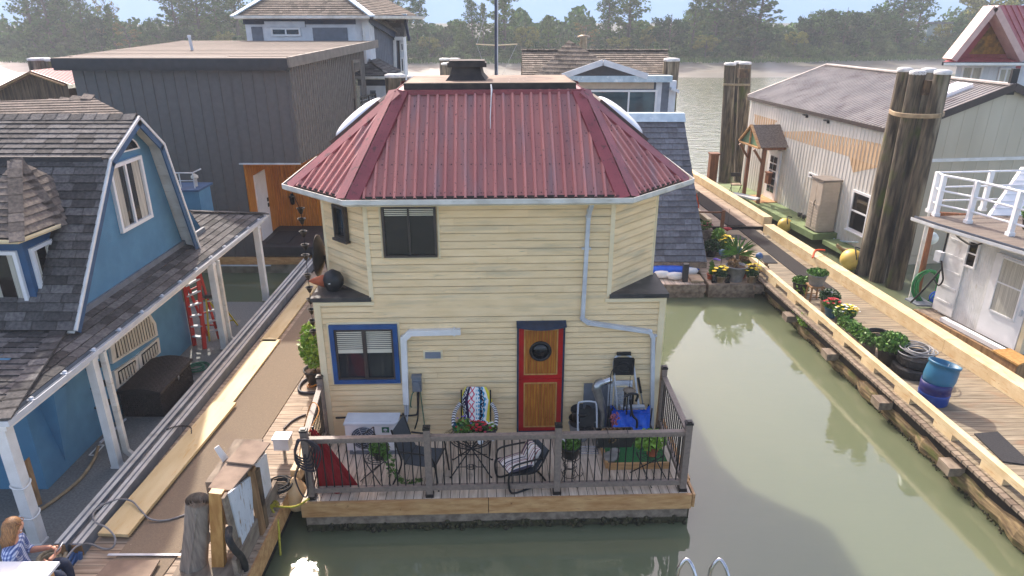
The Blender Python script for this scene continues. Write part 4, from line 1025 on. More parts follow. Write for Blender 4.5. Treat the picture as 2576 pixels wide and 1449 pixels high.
def zig(u,v):
 tri=lambda p:abs((v/p)%1-.5)*2
 if u<.05:return 4
 if u<.24:return 1 if((u*26+tri(.08)*1.3)%1)>.3 else(0 if u<.16 else 5)
 if u<.46:
  d=abs((u-.35)/.1)-tri(.14); return 2 if abs(d)<.22 else 0
 if u<.56:return 3 if(u-.46)/.1<tri(.07)*.9 and u>.5 else 0
 if u<.62:return 0 if(u-.56)/.06>tri(.07)else 3
 if u<.76:return 1 if((u*24+tri(.09)*1.4)%1)>.32 else(3 if u<.69 else 0)
 if u<.89:return 3 if(u-.76)/.08<tri(.1)else 0
 return 4
prf=[(-.36,.0,.38),(-.33,.03,.42),(-.2,.0,.41),(.0,0,.385),(.1,0,.4),(.16,0,.5),(.2,0,.66),(.24,0,.82),(.27,0,.95),(.29,0,1.0)]
mb=MB(); path=smooth_path([V((0,p[0],p[2]))for p in prf],8); Ls=0; NU=44
def half(z):return .26 if z<.42 else(.22+.06*min(1,(z-.42)/.35)if z<.8 else .27-.22*max(0,(z-.72)/.3)**2*.5)
for i in range(len(path)-1):
 a,b=path[i],path[i+1]; l_=(b-a).length
 for k in range(NU):
  u0,u1=k/NU,(k+1)/NU
  q=[V((cx+(u0-.5)*2*half(a.z),cy+a.y,DZ+a.z)),V((cx+(u1-.5)*2*half(a.z),cy+a.y,DZ+a.z)),V((cx+(u1-.5)*2*half(b.z),cy+b.y,DZ+b.z)),V((cx+(u0-.5)*2*half(b.z),cy+b.y,DZ+b.z))]
  mb.poly(q,(zig((u0+u1)/2,Ls)+.5)/6)
 Ls+=l_
mb.build('patterned_cover','zigzag_cloth',ch)
mb=MB()
for sx in(-1,1):
 mb.tube(smooth_path([V((cx+sx*.24,cy-.3,DZ)),V((cx+sx*.27,cy-.33,DZ+.35)),V((cx+sx*.3,cy-.3,DZ+.58))]),.014,6); mb.tube([V((cx+sx*.24,cy+.25,DZ)),V((cx+sx*.25,cy+.12,DZ+.4)),V((cx+sx*.25,cy+.27,DZ+.95))],.014,6)
mb.build('frame','black_metal',ch)
for sx in(-1,1):
 mb=MB(); pp=smooth_path([V((cx+sx*.29,cy-.33,DZ+.34)),V((cx+sx*.34,cy-.32,DZ+.56)),V((cx+sx*.36,cy-.15,DZ+.66)),V((cx+sx*.33,cy+.05,DZ+.7)),V((cx+sx*.27,cy+.17,DZ+.74))],8)
 for i in range(len(pp)-1):mb.cm=i%2; mb.tube(pp[i:i+2],.034,8)
 mb.build('striped_arm',['white_clean','black_plastic'],ch)
def sling(root,c,rz,seat,back,wid,m):
 pass
def place(c,rz,k=1):
 cs_,sn=math.cos(rz),math.sin(rz)
 return lambda x,y,z:V((c[0]+k*(x*cs_-y*sn),c[1]+k*(x*sn+y*cs_),DZ+z*k))
def sheetpath(mb,fn,prof,hw,th=.012):
 P=smooth_path([V((0,y,z))for y,z in prof],5)
 for i in range(len(P)-1):
  a,b=P[i],P[i+1]
  mb.add([fn(-hw,a.y,a.z),fn(hw,a.y,a.z),fn(hw,b.y,b.z),fn(-hw,b.y,b.z),fn(-hw,a.y,a.z-th),fn(hw,a.y,a.z-th),fn(hw,b.y,b.z-th),fn(-hw,b.y,b.z-th)],[(0,1,2,3),(7,6,5,4),(0,3,7,4),(1,5,6,2)])
cc=(-1.42,9.12)
a1=thing('armchair','dark grey mesh armchair facing the flower table','chair',(*cc,DZ)); fn=place(cc,R(78))
mb=MB(); sheetpath(mb,fn,[(-.27,.43),(-.05,.41),(.2,.42)],.25); mb.build('seat','mesh_grey',a1)
mb=MB(); sheetpath(mb,fn,[(.2,.42),(.27,.6),(.34,.82),(.38,.98)],.25); mb.build('backrest','mesh_grey',a1)
for sx in(-1,1):
 mb=MB(); mb.tube(smooth_path([fn(sx*.28,-.34,0),fn(sx*.27,-.3,.38),fn(sx*.28,-.26,.58),fn(sx*.28,-.1,.64),fn(sx*.28,.28,.64)]),.016,6); mb.build('arm_frame','black_metal',a1)
 mb=MB(); mb.tube(smooth_path([fn(sx*.27,.42,0),fn(sx*.26,.26,.4),fn(sx*.26,.3,.65),fn(sx*.25,.39,1.0)]),.016,6); mb.build('rear_leg','black_metal',a1)
mb=MB(); mb.tube([fn(-.26,-.28,.42),fn(.26,-.28,.42)],.014,6); mb.tube([fn(-.26,.2,.41),fn(.26,.2,.41)],.014,6); mb.build('stretcher','black_metal',a1)
cc=(.1,9.0)
a2=thing('cantilever_chair','black cantilever chair with striped cushion turned away from the door','chair',(*cc,DZ)); fn=place(cc,R(-62),.86)
mb=MB(); sheetpath(mb,fn,[(-.3,.42),(0,.34),(.2,.32)],.25); mb.build('seat','mesh_grey',a2)
mb=MB(); sheetpath(mb,fn,[(.2,.32),(.34,.5),(.48,.72)],.25); mb.build('backrest','mesh_grey',a2)
for sx in(-1,1):
 mb=MB(); mb.tube(smooth_path([fn(sx*.27,.48,.72),fn(sx*.27,.22,.34),fn(sx*.27,-.25,.44),fn(sx*.27,-.34,.38),fn(sx*.27,-.32,.12),fn(sx*.27,-.22,.02),fn(sx*.27,.1,.015),fn(sx*.27,.36,.015)],6),.017,6); mb.build('side_frame','black_metal',a2)
 mb=MB(); mb.tube(smooth_path([fn(sx*.29,-.3,.44),fn(sx*.3,-.26,.62),fn(sx*.3,-.05,.64),fn(sx*.29,.33,.6)]),.016,6); mb.build('armrest','black_metal',a2)
mb=MB(); mb.tube(smooth_path([fn(-.27,.36,.015),fn(-.2,.46,.015),fn(.2,.46,.015),fn(.27,.36,.015)]),.017,6); mb.build('base_bar','black_metal',a2)
stm=mat('striped_cloth',S(206,192,184),S(190,176,170),.9,8)
N=stm.node_tree.nodes; L=stm.node_tree.links; wv=N.new('ShaderNodeAttribute'); wv.attribute_name='rnd'; rp=N.new('ShaderNodeValToRGB'); rp.color_ramp.interpolation='CONSTANT'
for i,(p_,c_)in enumerate(((0,S(216,206,200)),(.3,S(130,60,64)),(.5,S(206,180,150)),(.7,S(70,66,84)),(.85,S(222,214,208)))):
 e_=rp.color_ramp.elements[i]if i<2 else rp.color_ramp.elements.new(p_); e_.position=p_; e_.color=(*c_,1)
L.new(wv.outputs['Fac'],rp.inputs[0]); L.new(rp.outputs[0],N['Principled BSDF'].inputs['Base Color'])
def cushion(name,lab,o,u,v,n,U,Vv,th,m='striped_cloth',nu=30,nv=10):
 mb=MB(); u,v,n=V(u).normalized(),V(v).normalized(),V(n).normalized()
 random.seed(int(U*1000)); sr=[random.random()for _ in range(nu)]
 for sgn in(1,-1):
  for i in range(nu):
   for j in range(nv):
    def pt(a,b):
     x,y=a/nu*2-1,b/nv*2-1; k=max(0,1-x**4)*max(0,1-y**4)
     return o+u*(x*U/2)+v*(y*Vv/2)+n*sgn*th*(k**.5)*.5
    q=[pt(i,j),pt(i+1,j),pt(i+1,j+1),pt(i,j+1)]
    mb.add(q if sgn>0 else q[::-1],[(0,1,2,3)],True,sr[i])
 return solo(mb,name,m,lab,'cushion')
u_=fn(1,0,0)-fn(0,0,0); v_=(fn(0,1,0)-fn(0,0,0))
cushion('cushion','striped seat cushion lying flat on the cantilever chair',fn(0,-.06,.46),u_,v_,uz_,.4,.43,.12)
cushion('cushion','striped pillow propped against the back of the cantilever chair',fn(0,.26,.58),u_,(v_*.55+uz_*.84),(-v_*.84+uz_*.55),.38,.31,.15)
tb=thing('bistro_table','round wire bistro table crowded with flower pots','table',(-.62,9.35,DZ)); tc_=V((-.66,9.35,DZ)); th_=.62
mb=MB()
for r_ in(.06,.12,.18,.24,.3,.345):mb.tube([tc_+V((r_*math.cos(t),r_*math.sin(t),th_))for t in[2*PI*k/28 for k in range(28)]],.006 if r_<.34 else .012,5,closed=True)
for k in range(12):mb.tube([tc_+uz_*th_,tc_+V((.345*math.cos(k*PI/6),.345*math.sin(k*PI/6),th_))],.005,4)
mb.build('tabletop','black_metal',tb)
for sx,sy in((-1,-1),(1,1),(-1,1),(1,-1)):
 mb=MB(); mb.tube(smooth_path([tc_+V((-sx*.22,-sy*.14,th_)),tc_+V((0,0,.4)),tc_+V((sx*.33,sy*.24,0))]),.011,6); mb.ball(tc_+V((sx*.33,sy*.24,.012)),.018,6); mb.build('leg','black_metal',tb)
mb=MB()
for k in(-1,1):mb.tube([tc_+V((-.24,.17*k,.16)),tc_+V((.24,.17*k,.16))],.008,5)
mb.tube([tc_+V((.06*math.cos(t*3)*(1+.5*math.cos(t)),-.17,.16+.05*math.sin(t*3)))for t in[2*PI*k/30 for k in range(30)]],.006,4); mb.build('scroll_brace','black_metal',tb)
def potplant(name,lab,p,r0,r1,h,pm_,fol,fls=(),grp=None,stems=0,cat='potted plant'):
 p=V(p); o=thing(name,lab,cat,p,0,grp)
 pot(o,p,r0,r1,h,pm_)
 for(dc,rad,n,s,m_)in fol:plant(o,p+V(dc),rad,n,s,m_)
 for(dc,rad,n,s,m_)in fls:flowers(o,p+V(dc),rad,n,s,m_)
 return o
tz=DZ+th_+.008
potplant('flower_pot','black pot of trailing plants at the left of the bistro table',(-.76,9.28,tz),.08,.1,.17,'pot_black',[((0,0,.22),(.17,.15,.14),220,.05,'leaf_green')],[((-.02,-.02,.22),(.14,.12,.12),10,.026,'flower_red'),((-.0,0,.3),(.14,.1,.1),8,.02,'flower_purple')])
potplant('flower_pot','pot of red and pink flowers in the middle of the bistro table',(-.52,9.32,tz),.07,.09,.12,'terracotta',[((0,0,.17),(.16,.14,.1),180,.05,'leaf_dark')],[((-.04,-.02,.17),(.18,.14,.12),26,.03,'flower_red'),((.02,0,.15),(.17,.14,.1),18,.028,'flower_pink')])
potplant('flower_pot','dark wicker basket of pale plants at the right of the bistro table',(-.36,9.4,tz),.09,.12,.13,'wicker',[((0,0,.14),(.11,.1,.08),90,.045,'leaf_light')],[((0,0,.14),(.1,.1,.08),8,.025,'flower_white')])
mb=MB(); mb.lathe((-.5,9.16,tz),[(.04,0),(.045,.02),(.045,.11),(.035,.12),(.035,.13),(.001,.13)],14); solo(mb,'jar','white_clean','small white jar on the front edge of the bistro table','jar')
pw=thing('toy_windmill','green and teal foil pinwheel stuck in the left flower pot','pinwheel',(-.85,9.27,tz+.2)); pc=V((-.85,9.22,tz+.27))
for k in range(6):
 mb=MB(); a0=k*PI/3; d1,d2=V((math.cos(a0),0,math.sin(a0))),V((math.cos(a0+.8),-.4,math.sin(a0+.8)))
 mb.poly([pc,pc+d1*.1,pc+d2*.09]); mb.poly([pc,pc+d2*.09,pc+d1*.1]); mb.build('vane','hose_green' if k%2 else 'barrel_teal',pw)
mb=MB(); mb.tube([pc,pc-uz_*.2+Y1*.04],.005,5); mb.build('stick','black_metal',pw)
mb=MB()
for k in range(16):mb.tube(smooth_path([V((-.9,9.3,tz+.05)),V((-1.0+.02*k,9.3+random.uniform(-.1,.1),tz+.15+random.uniform(0,.1))),V((-1.05+random.uniform(-.05,.1),9.35,tz+random.uniform(-.05,.12)))],4),.003,3)
solo(mb,'wire_tangle','hose_tan','tangle of brown wire beside the pinwheel','wire')
def folding(name,lab,c,rz,seat_r,hgt,back=False,cat='stand'):
 o=thing(name,lab,cat,(*c,DZ)); f_=place(c,rz)
 mb=MB()
 for r_ in[seat_r*k/4 for k in range(1,5)]:mb.tube([f_(r_*math.cos(t),r_*math.sin(t),hgt)for t in[2*PI*k/22 for k in range(22)]],.006,5,closed=True)
 for k in range(8):mb.tube([f_(0,0,hgt),f_(seat_r*math.cos(k*PI/4),seat_r*math.sin(k*PI/4),hgt)],.005,4)
 mb.build('seat','black_metal',o)
 for sx in(-1,1):
  mb=MB(); mb.tube([f_(sx*.14,-.16,hgt),f_(sx*.17,.24,0)],.01,5); mb.build('leg','black_metal',o)
  mb=MB(); mb.tube([f_(sx*.15,.16,hgt+(.42 if back else 0)),f_(sx*.15,.14,hgt),f_(sx*.17,-.26,0)]if back else[f_(sx*.14,.16,hgt),f_(sx*.17,-.24,0)],.01,5); mb.build('leg','black_metal',o)
 if back:
  mb=MB()
  for z in(.18,.3,.42):mb.tube([f_(-.15,.16,hgt+z),f_(.15,.16,hgt+z)],.009,5)
  mb.build('backrest','black_metal',o)
 return o
cL=(-2.13,9.05)
folding('bistro_chair','small wire folding chair carrying a trailing plant, in front of the heat pump',cL,R(60),.19,.44,True,'chair')
p=(-2.08,9.02,DZ+.448); o=potplant('flower_pot','black pot of trailing ivy on the wire folding chair',p,.08,.105,.15,'pot_black',[((0,0,.2),(.17,.16,.11),190,.055,'leaf_green')])
mb=MB()
for pth in([(.1,-.05,.16),(.2,-.08,.0),(.27,-.1,-.25),(.36,-.12,-.4),(.5,-.1,-.43)],[(.08,-.1,.15),(.15,-.14,-.05),(.17,-.16,-.2)],[(.08,-.1,.15),(.3,-.1,-.3),(.52,-.02,-.43),(.62,.0,-.43)]):
 pp=smooth_path([V(p)+V(q)for q in pth],8)
 for q in pp:
  for _ in range(2):leaf(mb,q+V((random.gauss(0,.02),random.gauss(0,.02),random.gauss(0,.015)+.01)),.04)
mb.build('trailing_vine','leaf_green',o)
mb=MB(); P_=[V((-2.3,9.15,DZ+.48)),V((-2.22,9.15,DZ+.9))]
cR=(2.2,9.15)
folding('folding_table','small round wire folding table at the deck corner',cR,R(35),.22,.43,False,'table')
potplant('flower_pot','terracotta pot of bright leafy basil on the wire folding table',(2.22,9.13,DZ+.438),.075,.1,.16,'terracotta',[((-.06,0,.27),(.28,.2,.16),330,.06,'leaf_light')])
ps=thing('plant_stand','tall scrolled wire plant stand by the third railing post','plant stand',(.92,9.05,DZ)); c=V((.92,9.05,DZ))
mb=MB()
for z,r_ in((.46,.15),(.3,.11),(.12,.12)):mb.tube([c+V((r_*math.cos(t),r_*math.sin(t),z))for t in[2*PI*k/20 for k in range(20)]],.006,5,closed=True)
for k in range(4):
 a0=k*PI/2+.5; d=V((math.cos(a0),math.sin(a0),0))
 mb.tube(smooth_path([c+d*.15+uz_*.56,c+d*.15+uz_*.46,c+d*.08+uz_*.3,c+d*.12+uz_*.12,c+d*.2+uz_*.0,c+d*.25+uz_*.03,c+d*.23+uz_*.07]),.006,5)
 mb.tube([c+d*(.1+.035*math.cos(t))+uz_*(.2+.035*math.sin(t))for t in[2*PI*i/14 for i in range(14)]],.004,4,closed=True)
mb.build('scroll_frame','black_metal',ps)
potplant('flower_pot','dark tub of low green plants with a white bloom on the scrolled stand',(.92,9.05,DZ+.465),.12,.155,.2,'pot_black',[((0,0,.23),(.17,.16,.1),230,.05,'leaf_green')],[((-.1,0,.28),(.03,.03,.03),3,.03,'flower_white')])
p0=hf(4.98,-1.66,.86); pb=thing('planter_box','black trough planter of dried succulents hooked on the railing','planter',hf(4.9,-1.6,.72))
bx=(4.46,5.04)
mb=MB(); zb_,zt_=.76,.95
lo_=[hf(bx[0]+.04,-1.62,zb_),hf(bx[1]-.04,-1.62,zb_),hf(bx[1]-.04,-1.42,zb_),hf(bx[0]+.04,-1.42,zb_)]; hi_=[hf(bx[0],-1.65,zt_),hf(bx[1],-1.65,zt_),hf(bx[1],-1.38,zt_),hf(bx[0],-1.38,zt_)]
mb.add(lo_+hi_,[(3,2,1,0),(0,1,5,4),(1,2,6,5),(2,3,7,6),(3,0,4,7)])
for a,b in((0,1),(1,2),(2,3),(3,0)):mb.beam(hi_[a],hi_[b],.025,.02)
mb.build('trough','pot_black',pb)
mb=MB(); mb.poly([hf(bx[0]+.01,-1.64,.92),hf(bx[1]-.01,-1.64,.92),hf(bx[1]-.01,-1.39,.92),hf(bx[0]+.01,-1.39,.92)]); mb.build('soil','soil',pb)
mb=MB(); foliage(mb,hf(4.75,-1.52,.96),(.25,.1,.06),260,.04); foliage(mb,hf(4.7,-1.6,.93),(.1,.08,.1),90,.04)
mb.build('dry_succulents','leaf_dry',pb)
mb=MB(); mb.tube(smooth_path([hf(4.72,-1.5,.95),hf(4.71,-1.5,1.1),hf(4.74,-1.5,1.22)]),.008,5)
foliage(mb,hf(4.74,-1.5,1.2),(.08,.06,.12),60,.035); mb.build('red_stem','red_cap',pb)
mb=MB()
for x in(4.6,4.9):mb.tube(smooth_path([hf(x,-1.63,.94),hf(x,-1.63,1.12),hf(x,-1.7,1.125),hf(x,-1.76,1.1)]),.006,5)
mb.build('hook','black_metal',pb)
q=[G(*n4(545,1280),DZ),G(*n4(1165,1250),DZ)]
gt=thing('grass_tray','timber edged tray of bright green artificial turf','turf tray',hf(5.0,-.9,0))
gx0,gx1,gy0,gy1=4.76,5.76,-1.12,-.35
mb=MB(); mb.prism([hf(gx0,gy0,.04),hf(gx1,gy0,.04),hf(gx1,gy1,.04),hf(gx0,gy1,.04)],(0,0,.03)); mb.build('turf','turf',gt)
mb=MB(); mb.beam(hf(gx0,gy0-.02,.06),hf(gx1,gy0-.02,.06),.04,.12); mb.beam(hf(gx0-.02,gy0,.06),hf(gx0-.02,gy1,.06),.04,.12,rnd=.2); mb.build('border','fascia_wood',gt)
mb=MB(); c=hf(4.84,-.92,.11);
for d,s in((V((0,0,.0)),.11),(V((.08,.12,.02)),.07),(V((-.03,-.09,.0)),.08)):mb.ball(c+d,s,10,(1.3,1,.6),False)
solo(mb,'stone','stone','grey rock resting on the artificial turf','rock')
bk=thing('bucket_stack','stack of black tubs in a grey bucket right of the red door','buckets',hf(4.38,-.2,0)); c=hf(4.4,-.22,0)
mb=MB(); mb.lathe(c,[(.14,0),(.19,.3),(.2,.31),(.18,.31),(.17,.25)],20); mb.build('bucket','pot_grey',bk)
mb=MB(); mb.lathe(c+uz_*.14,[(.14,0),(.19,.26),(.2,.27),(.18,.27),(.15,.06),(.001,.06)],20); mb.build('tub','pot_black',bk)
mb=MB(); mb.lathe(c+uz_*.3+ux_*.02,[(.13,0),(.175,.25),(.19,.26),(.19,.29),(.175,.29),(.15,.06),(.001,.06)],20); mb.build('tub','pot_black',bk)
ht=thing('hand_truck','folding hand truck with chrome frame and black plate','hand truck',hf(4.72,-.45,0)); c=hf(4.5,-.5,0)
def hp(x,y,z):return c+ux_*x+uy_*y+uz_*z
mb=MB(); mb.tube(smooth_path([hp(-.16,-.02,.08),hp(-.16,.16,.7),hp(-.1,.2,.78),hp(.1,.2,.78),hp(.16,.16,.7),hp(.16,-.02,.08)]),.016,8)
for z in(.25,.42):mb.tube([hp(-.16,.04+z*.2,z),hp(.16,.04+z*.2,z)],.01,6)
mb.build('frame','pale_metal',ht)
mb=MB(); mb.add([hp(-.13,.06,.3),hp(.13,.06,.3),hp(.13,.15,.68),hp(-.13,.15,.68)],[(0,1,2,3)])
for k in range(4):
 for j in range(2):mb.box(hp(-.09+.06*k,.03+.02*j,.28+.07*j),(.04,.02,.05),HAX)
mb.build('back_panel','black_plastic',ht)
mb=MB()
for k in range(5):mb.tube([hp(-.16,-.04-.05*k,.04),hp(.16,-.04-.05*k,.04)],.008,5)
mb.tube([hp(-.16,-.02,.04),hp(-.16,-.26,.04)],.01,5); mb.tube([hp(.16,-.02,.04),hp(.16,-.26,.04)],.01,5); mb.build('toe_plate','steel',ht)
for sx in(-1,1):
 mb=MB(); mb.lathe(hp(sx*.2,0,.09)-ux_*.02,[(.09,0),(.095,.01),(.095,.03),(.09,.04),(.001,.04)],18,(uy_,uz_,ux_)); mb.build('wheel','black_rubber',ht)
P=[hf(4.77,-.3,0),hf(4.79,-.28,.55),wp(n4(398,425),.3),wp(n4(420,365),.28),wp(n4(545,320),.2)]
fp=thing('flue_pipe','bent silver flue pipe standing on the deck by the house wall','flue pipe',P[0])
mb=MB(); mb.tube([P[0],P[1],P[2]],.075,16); mb.build('pipe','galv',fp)
mb=MB(); mb.tube(smooth_path([P[2],P[2]+uz_*.05,P[3],P[3]+(P[4]-P[3])*.3]),.078,16); mb.build('elbow','galv',fp)
mb=MB(); mb.tube([P[3]+(P[4]-P[3])*.25,P[4]],.074,16); mb.tube([P[4]-(P[4]-P[3])*.04,P[4]],.08,16,False); mb.build('outlet','steel',fp)
for q in P[1:3]:mb=MB(); mb.tube([q-uz_*.02,q+uz_*.02],.082,16); mb.build('clamp_band','galv',fp)
lt=thing('lattice_panel','narrow white lattice panel standing behind the flue pipe','lattice',hf(5.1,-.12,0)); lx0,lx1,lh=4.98,5.22,.95
mb=MB()
for a,b in(((lx0,0),(lx0,lh)),((lx1,0),(lx1,lh)),((lx0,0),(lx1,0)),((lx0,lh),(lx1,lh))):mb.beam(hf(a[0],-.12,a[1]+.02),hf(b[0],-.12,b[1]+.02),.02,.03,uy_)
mb.build('frame','cream_trim',lt)
mb=MB(); k=-.24
while k<lh:
 for s in(1,-1):
  z0,z1_=(k,k+.24)if s>0 else(k+.24,k);
  t0,t1_=0,1
  a=hf(lx0,-.12,max(0,min(lh,z0))+.02); b=hf(lx1,-.12,max(0,min(lh,z1_))+.02); mb.beam(a,b,.006,.016,uy_)
 k+=.08
mb.build('lattice','gutter_white',lt)
sl_=thing('platform_ladder','folded aluminium platform ladder with black tray against the wall','ladder',hf(5.3,-.15,0))
A0,A1=hf(5.1,-.3,.02),hf(5.52,-.3,.02); B0,B1=wp(n4(585,130),.06),wp(n4(790,130),.06)
mb=MB(); tpm=(B0+B1)/2+uz_*.16
mb.tube(smooth_path([A0,(A0+B0)/2,B0,B0+(tpm-B0)*.75+uz_*.02,tpm,B1+(tpm-B1)*.75+uz_*.02,B1,(A1+B1)/2,A1],6),.018,8); mb.build('frame','pale_metal',sl_)
mb=MB(); mb.beam(tpm-ux_*.12,tpm+ux_*.12,.05,.05); mb.build('grip','black_rubber',sl_)
tcn=(B0+B1)/2-uz_*.07-uy_*.03; mb=MB(); mb.box(tcn,(.34,.03,.32),HAX)
mb.tube([tcn-uy_*.02+ux_*.09*math.cos(t)+uz_*.09*math.sin(t)for t in[2*PI*k/20 for k in range(20)]],.012,6,closed=True)
for sx in(-1,1):mb.beam(tcn+ux_*.165*sx-uy_*.02-uz_*.15,tcn+ux_*.165*sx-uy_*.02+uz_*.15,.03,.03,uy_)
mb.build('tray','black_plastic',sl_)
mb=MB(); q0=wp(n4(650,470),.1); mb.box(q0,(.42,.02,.5),HAX)
for k in range(9):mb.box(q0-uy_*.014+uz_*(-.2+.05*k),(.4,.01,.012),HAX)
mb.build('platform','pale_metal',sl_)
for z in(.3,.62):
 mb=MB(); mb.box(hf(5.31,-.27+z*.08,z),(.42,.09,.03),HAX); mb.build('step','pale_metal',sl_)
wg=thing('folded_wagon','blue canvas folding wagon collapsed upright with black frame','wagon',hf(5.4,-.45,0)); c=hf(5.24,-.45,0)
mb=MB(); NN=14
def wgp(i,j):
 x=(i/NN-.5)*.66; z=.12+.56*j/8; fold=.035*math.sin(i*1.7+j)+.05*math.cos(j*.9)+(.05 if abs(i-NN/2)>NN/2-2 else 0)
 return hp(0,0,0)*0+c+ux_*(x*(1+.03*math.sin(j)))+uy_*(-.06+fold+(.06 if j>6 else 0))+uz_*(z+(.05 if i<2 or i>NN-2 else-.03*math.sin(PI*i/NN))*(j/8))
g=[[wgp(i,j)for j in range(9)]for i in range(NN+1)]
for i in range(NN):
 for j in range(8):mb.add([g[i][j],g[i+1][j],g[i+1][j+1],g[i][j+1]],[(0,1,2,3)],True)
mb.prism([c+ux_*-.31+uz_*.14+uy_*.03,c+ux_*.31+uz_*.14+uy_*.03,c+ux_*.32+uz_*.62+uy_*.03,c-ux_*.32+uz_*.62+uy_*.03],uy_*.1)
mb.box(c+uz_*.36-uy_*.1,(.6,.05,.1),HAX); mb.build('canvas','tarp_blue',wg)
mb=MB()
for sx in(-1,1):
 mb.tube([c+ux_*.33*sx+uz_*.05,c+ux_*.35*sx+uz_*.72],.013,6); mb.tube([c+ux_*.3*sx+uy_*.1+uz_*.05,c+ux_*.31*sx+uy_*.1+uz_*.74],.013,6)
for k in range(9):mb.box(c+ux_*(-.28+.07*k)-uy_*.03+uz_*.08,(.04,.06,.06),HAX)
mb.tube([c-ux_*.33+uz_*.06,c+ux_*.33+uz_*.06],.013,6); mb.build('frame','black_metal',wg)
mb=MB(); hpth=[c+ux_*.08-uy_*.1+uz_*.3,c+ux_*.08-uy_*.11+uz_*.55,c+ux_*.0-uy_*.1+uz_*.66,c-ux_*.06-uy_*.1+uz_*.95]; mb.tube(smooth_path(hpth),.02,8)
mb.tube(smooth_path([hpth[-1]+ux_*-.1+uz_*.06,hpth[-1]+uz_*.12,hpth[-1]+ux_*.12+uz_*.1,hpth[-1]+ux_*.1-uz_*.02]),.022,8); mb.build('pull_handle','black_plastic',wg)
for sx in(-1,1):
 mb=MB(); mb.lathe(c+ux_*.3*sx-uy_*.12+uz_*.08-ux_*.02,[(.08,0),(.085,.01),(.085,.03),(.08,.04),(.001,.04)],16,(uy_,uz_,ux_)); mb.build('wheel','black_rubber',wg)
hk0=hf(4.86,-.4,0); hk=thing('shepherd_hook','thin black shepherd hook rod standing in the deck','hook',hk0)
rod=[hk0,hk0+uz_*1.35]+[hk0+ux_*(.16-.16*math.cos(t))+uz_*(1.35+.17*math.sin(t))for t in[PI*k/10 for k in range(1,9)]]+[hk0+ux_*.3+uz_*1.36,hk0+ux_*.36+uz_*1.34,hk0+ux_*.38+uz_*1.42]
mb=MB(); mb.tube(rod,.008,6); mb.build('rod','black_metal',hk)
wc0=hk0+ux_*.33+uz_*1.02; wc=thing('wind_chime','wind chime of dark tubes with wooden sail hanging from the hook','wind chime',wc0-uz_*.55)
mb=MB(); mb.lathe(wc0,[(.02,0),(.1,.02),(.11,.03),(.09,.05),(.001,.07)],8); mb.build('top_plate','weathered_wood',wc)
for k in range(6):
 a0=k*PI/3; mb=MB(); q=wc0+ux_*.075*math.cos(a0)+uy_*.075*math.sin(a0); mb.tube([q,q-uz_*(.24+.04*k)],.012,8); mb.build('chime_tube','black_metal',wc)
mb=MB(); q=wc0-uz_*.48; mb.prism([q+ux_*-.04,q+ux_*.035-uz_*.03,q+ux_*.04-uz_*.14,q-ux_*.02-uz_*.15],uy_*.012); mb.build('sail','slat_orange',wc)
mb=MB(); mb.tube([wc0+uz_*.06,wc0+uz_*.3],.004,4); mb.tube([wc0,q],.003,4); mb.build('cord','black_metal',wc)
br=thing('broom','upright broom with dark grip leaning by the downspout','broom',hf(5.6,-.2,0)); b0,t0=hf(5.62,-.2,.1),wp(n4(850,300),.04)
mb=MB(); mb.tube([b0,t0],.014,8); mb.build('handle','galv',br)
mb=MB(); mb.tube([b0+(t0-b0)*.72,t0],.022,8); mb.tube([b0+(t0-b0)*.48,b0+(t0-b0)*.52],.022,8); mb.build('grip','black_plastic',br)
mb=MB(); mb.prism([b0+ux_*-.06+uz_*.1,b0+ux_*.06+uz_*.1,b0+ux_*.14-uz_*.1,b0-ux_*.14-uz_*.1],uy_*.05); mb.build('brush','mesh_grey',br)
mb=MB(); mb.box(hf(4.72,-.06,.5),(.5,.03,1.0),HAX); solo(mb,'slate_board','shade_grey','grey board leaning on the wall behind the hand truck','board')
um=thing('patio_umbrella','furled red umbrella cloth draped at the left corner of the deck','umbrella',(-2.85,8.8,DZ)); tp=V((-3.0,8.78,DZ+1.12)); NF=56
mb=MB(); rings=[]
for j in range(9):
 t=j/8; c=tp+V((.28*t,.05*t,-1.1*t)); r_=.03+.19*t**.9; rings.append([c+V((r_*(1+.3*math.sin(k*7*2*PI/NF))*math.cos(2*PI*k/NF)*1.15,r_*(1+.3*math.sin(k*7*2*PI/NF))*math.sin(2*PI*k/NF)*.5,0))for k in range(NF)])
for j in range(8):
 for k in range(NF):mb.add([rings[j][k],rings[j][(k+1)%NF],rings[j+1][(k+1)%NF],rings[j+1][k]],[(0,1,2,3)],True)
mb.poly(rings[0]); mb.build('canopy','fabric_red',um)
mb=MB(); mb.tube([tp-uz_*1.1+V((.1,.03,0)),tp+uz_*.06],.016,8); mb.build('pole','black_metal',um)
mb=MB(); pc=hf(.08,-1.7,.95)
for k in range(5):
 r_=.15+.022*k; cz=pc+V((.02*k-.02,-.075-.012*k,-.02*k-.0)); mb.tube([cz+V((r_*.8*math.cos(t)+.02*math.sin(3*t),-.02*math.sin(t),r_*1.25*math.sin(t)))for t in[2*PI*i/24 for i in range(24)]],.013,6,closed=True)
mb.tube(smooth_path([pc+V((-.1,-.08,-.3)),pc+V((-.2,-.05,-.55)),pc+V((-.12,-.06,-.85)),pc+V((-.02,-.1,-.75)),pc+V((.0,-.07,-.1))]),.012,6)
solo(mb,'hose_coil','hose_dark','dark purple hose coiled round the left corner post of the railing','hose')
mb=MB(); mb.tube(smooth_path([hf(.12,-1.6,1.13),hf(.2,-1.2,1.25),hf(.0,-.9,1.2),hf(-.2,-.95,.6),hf(-.25,-1.1,.2)]),.008,5); solo(mb,'electric_cord','slat_orange','thin orange cord hanging over the left deck rail','cord')
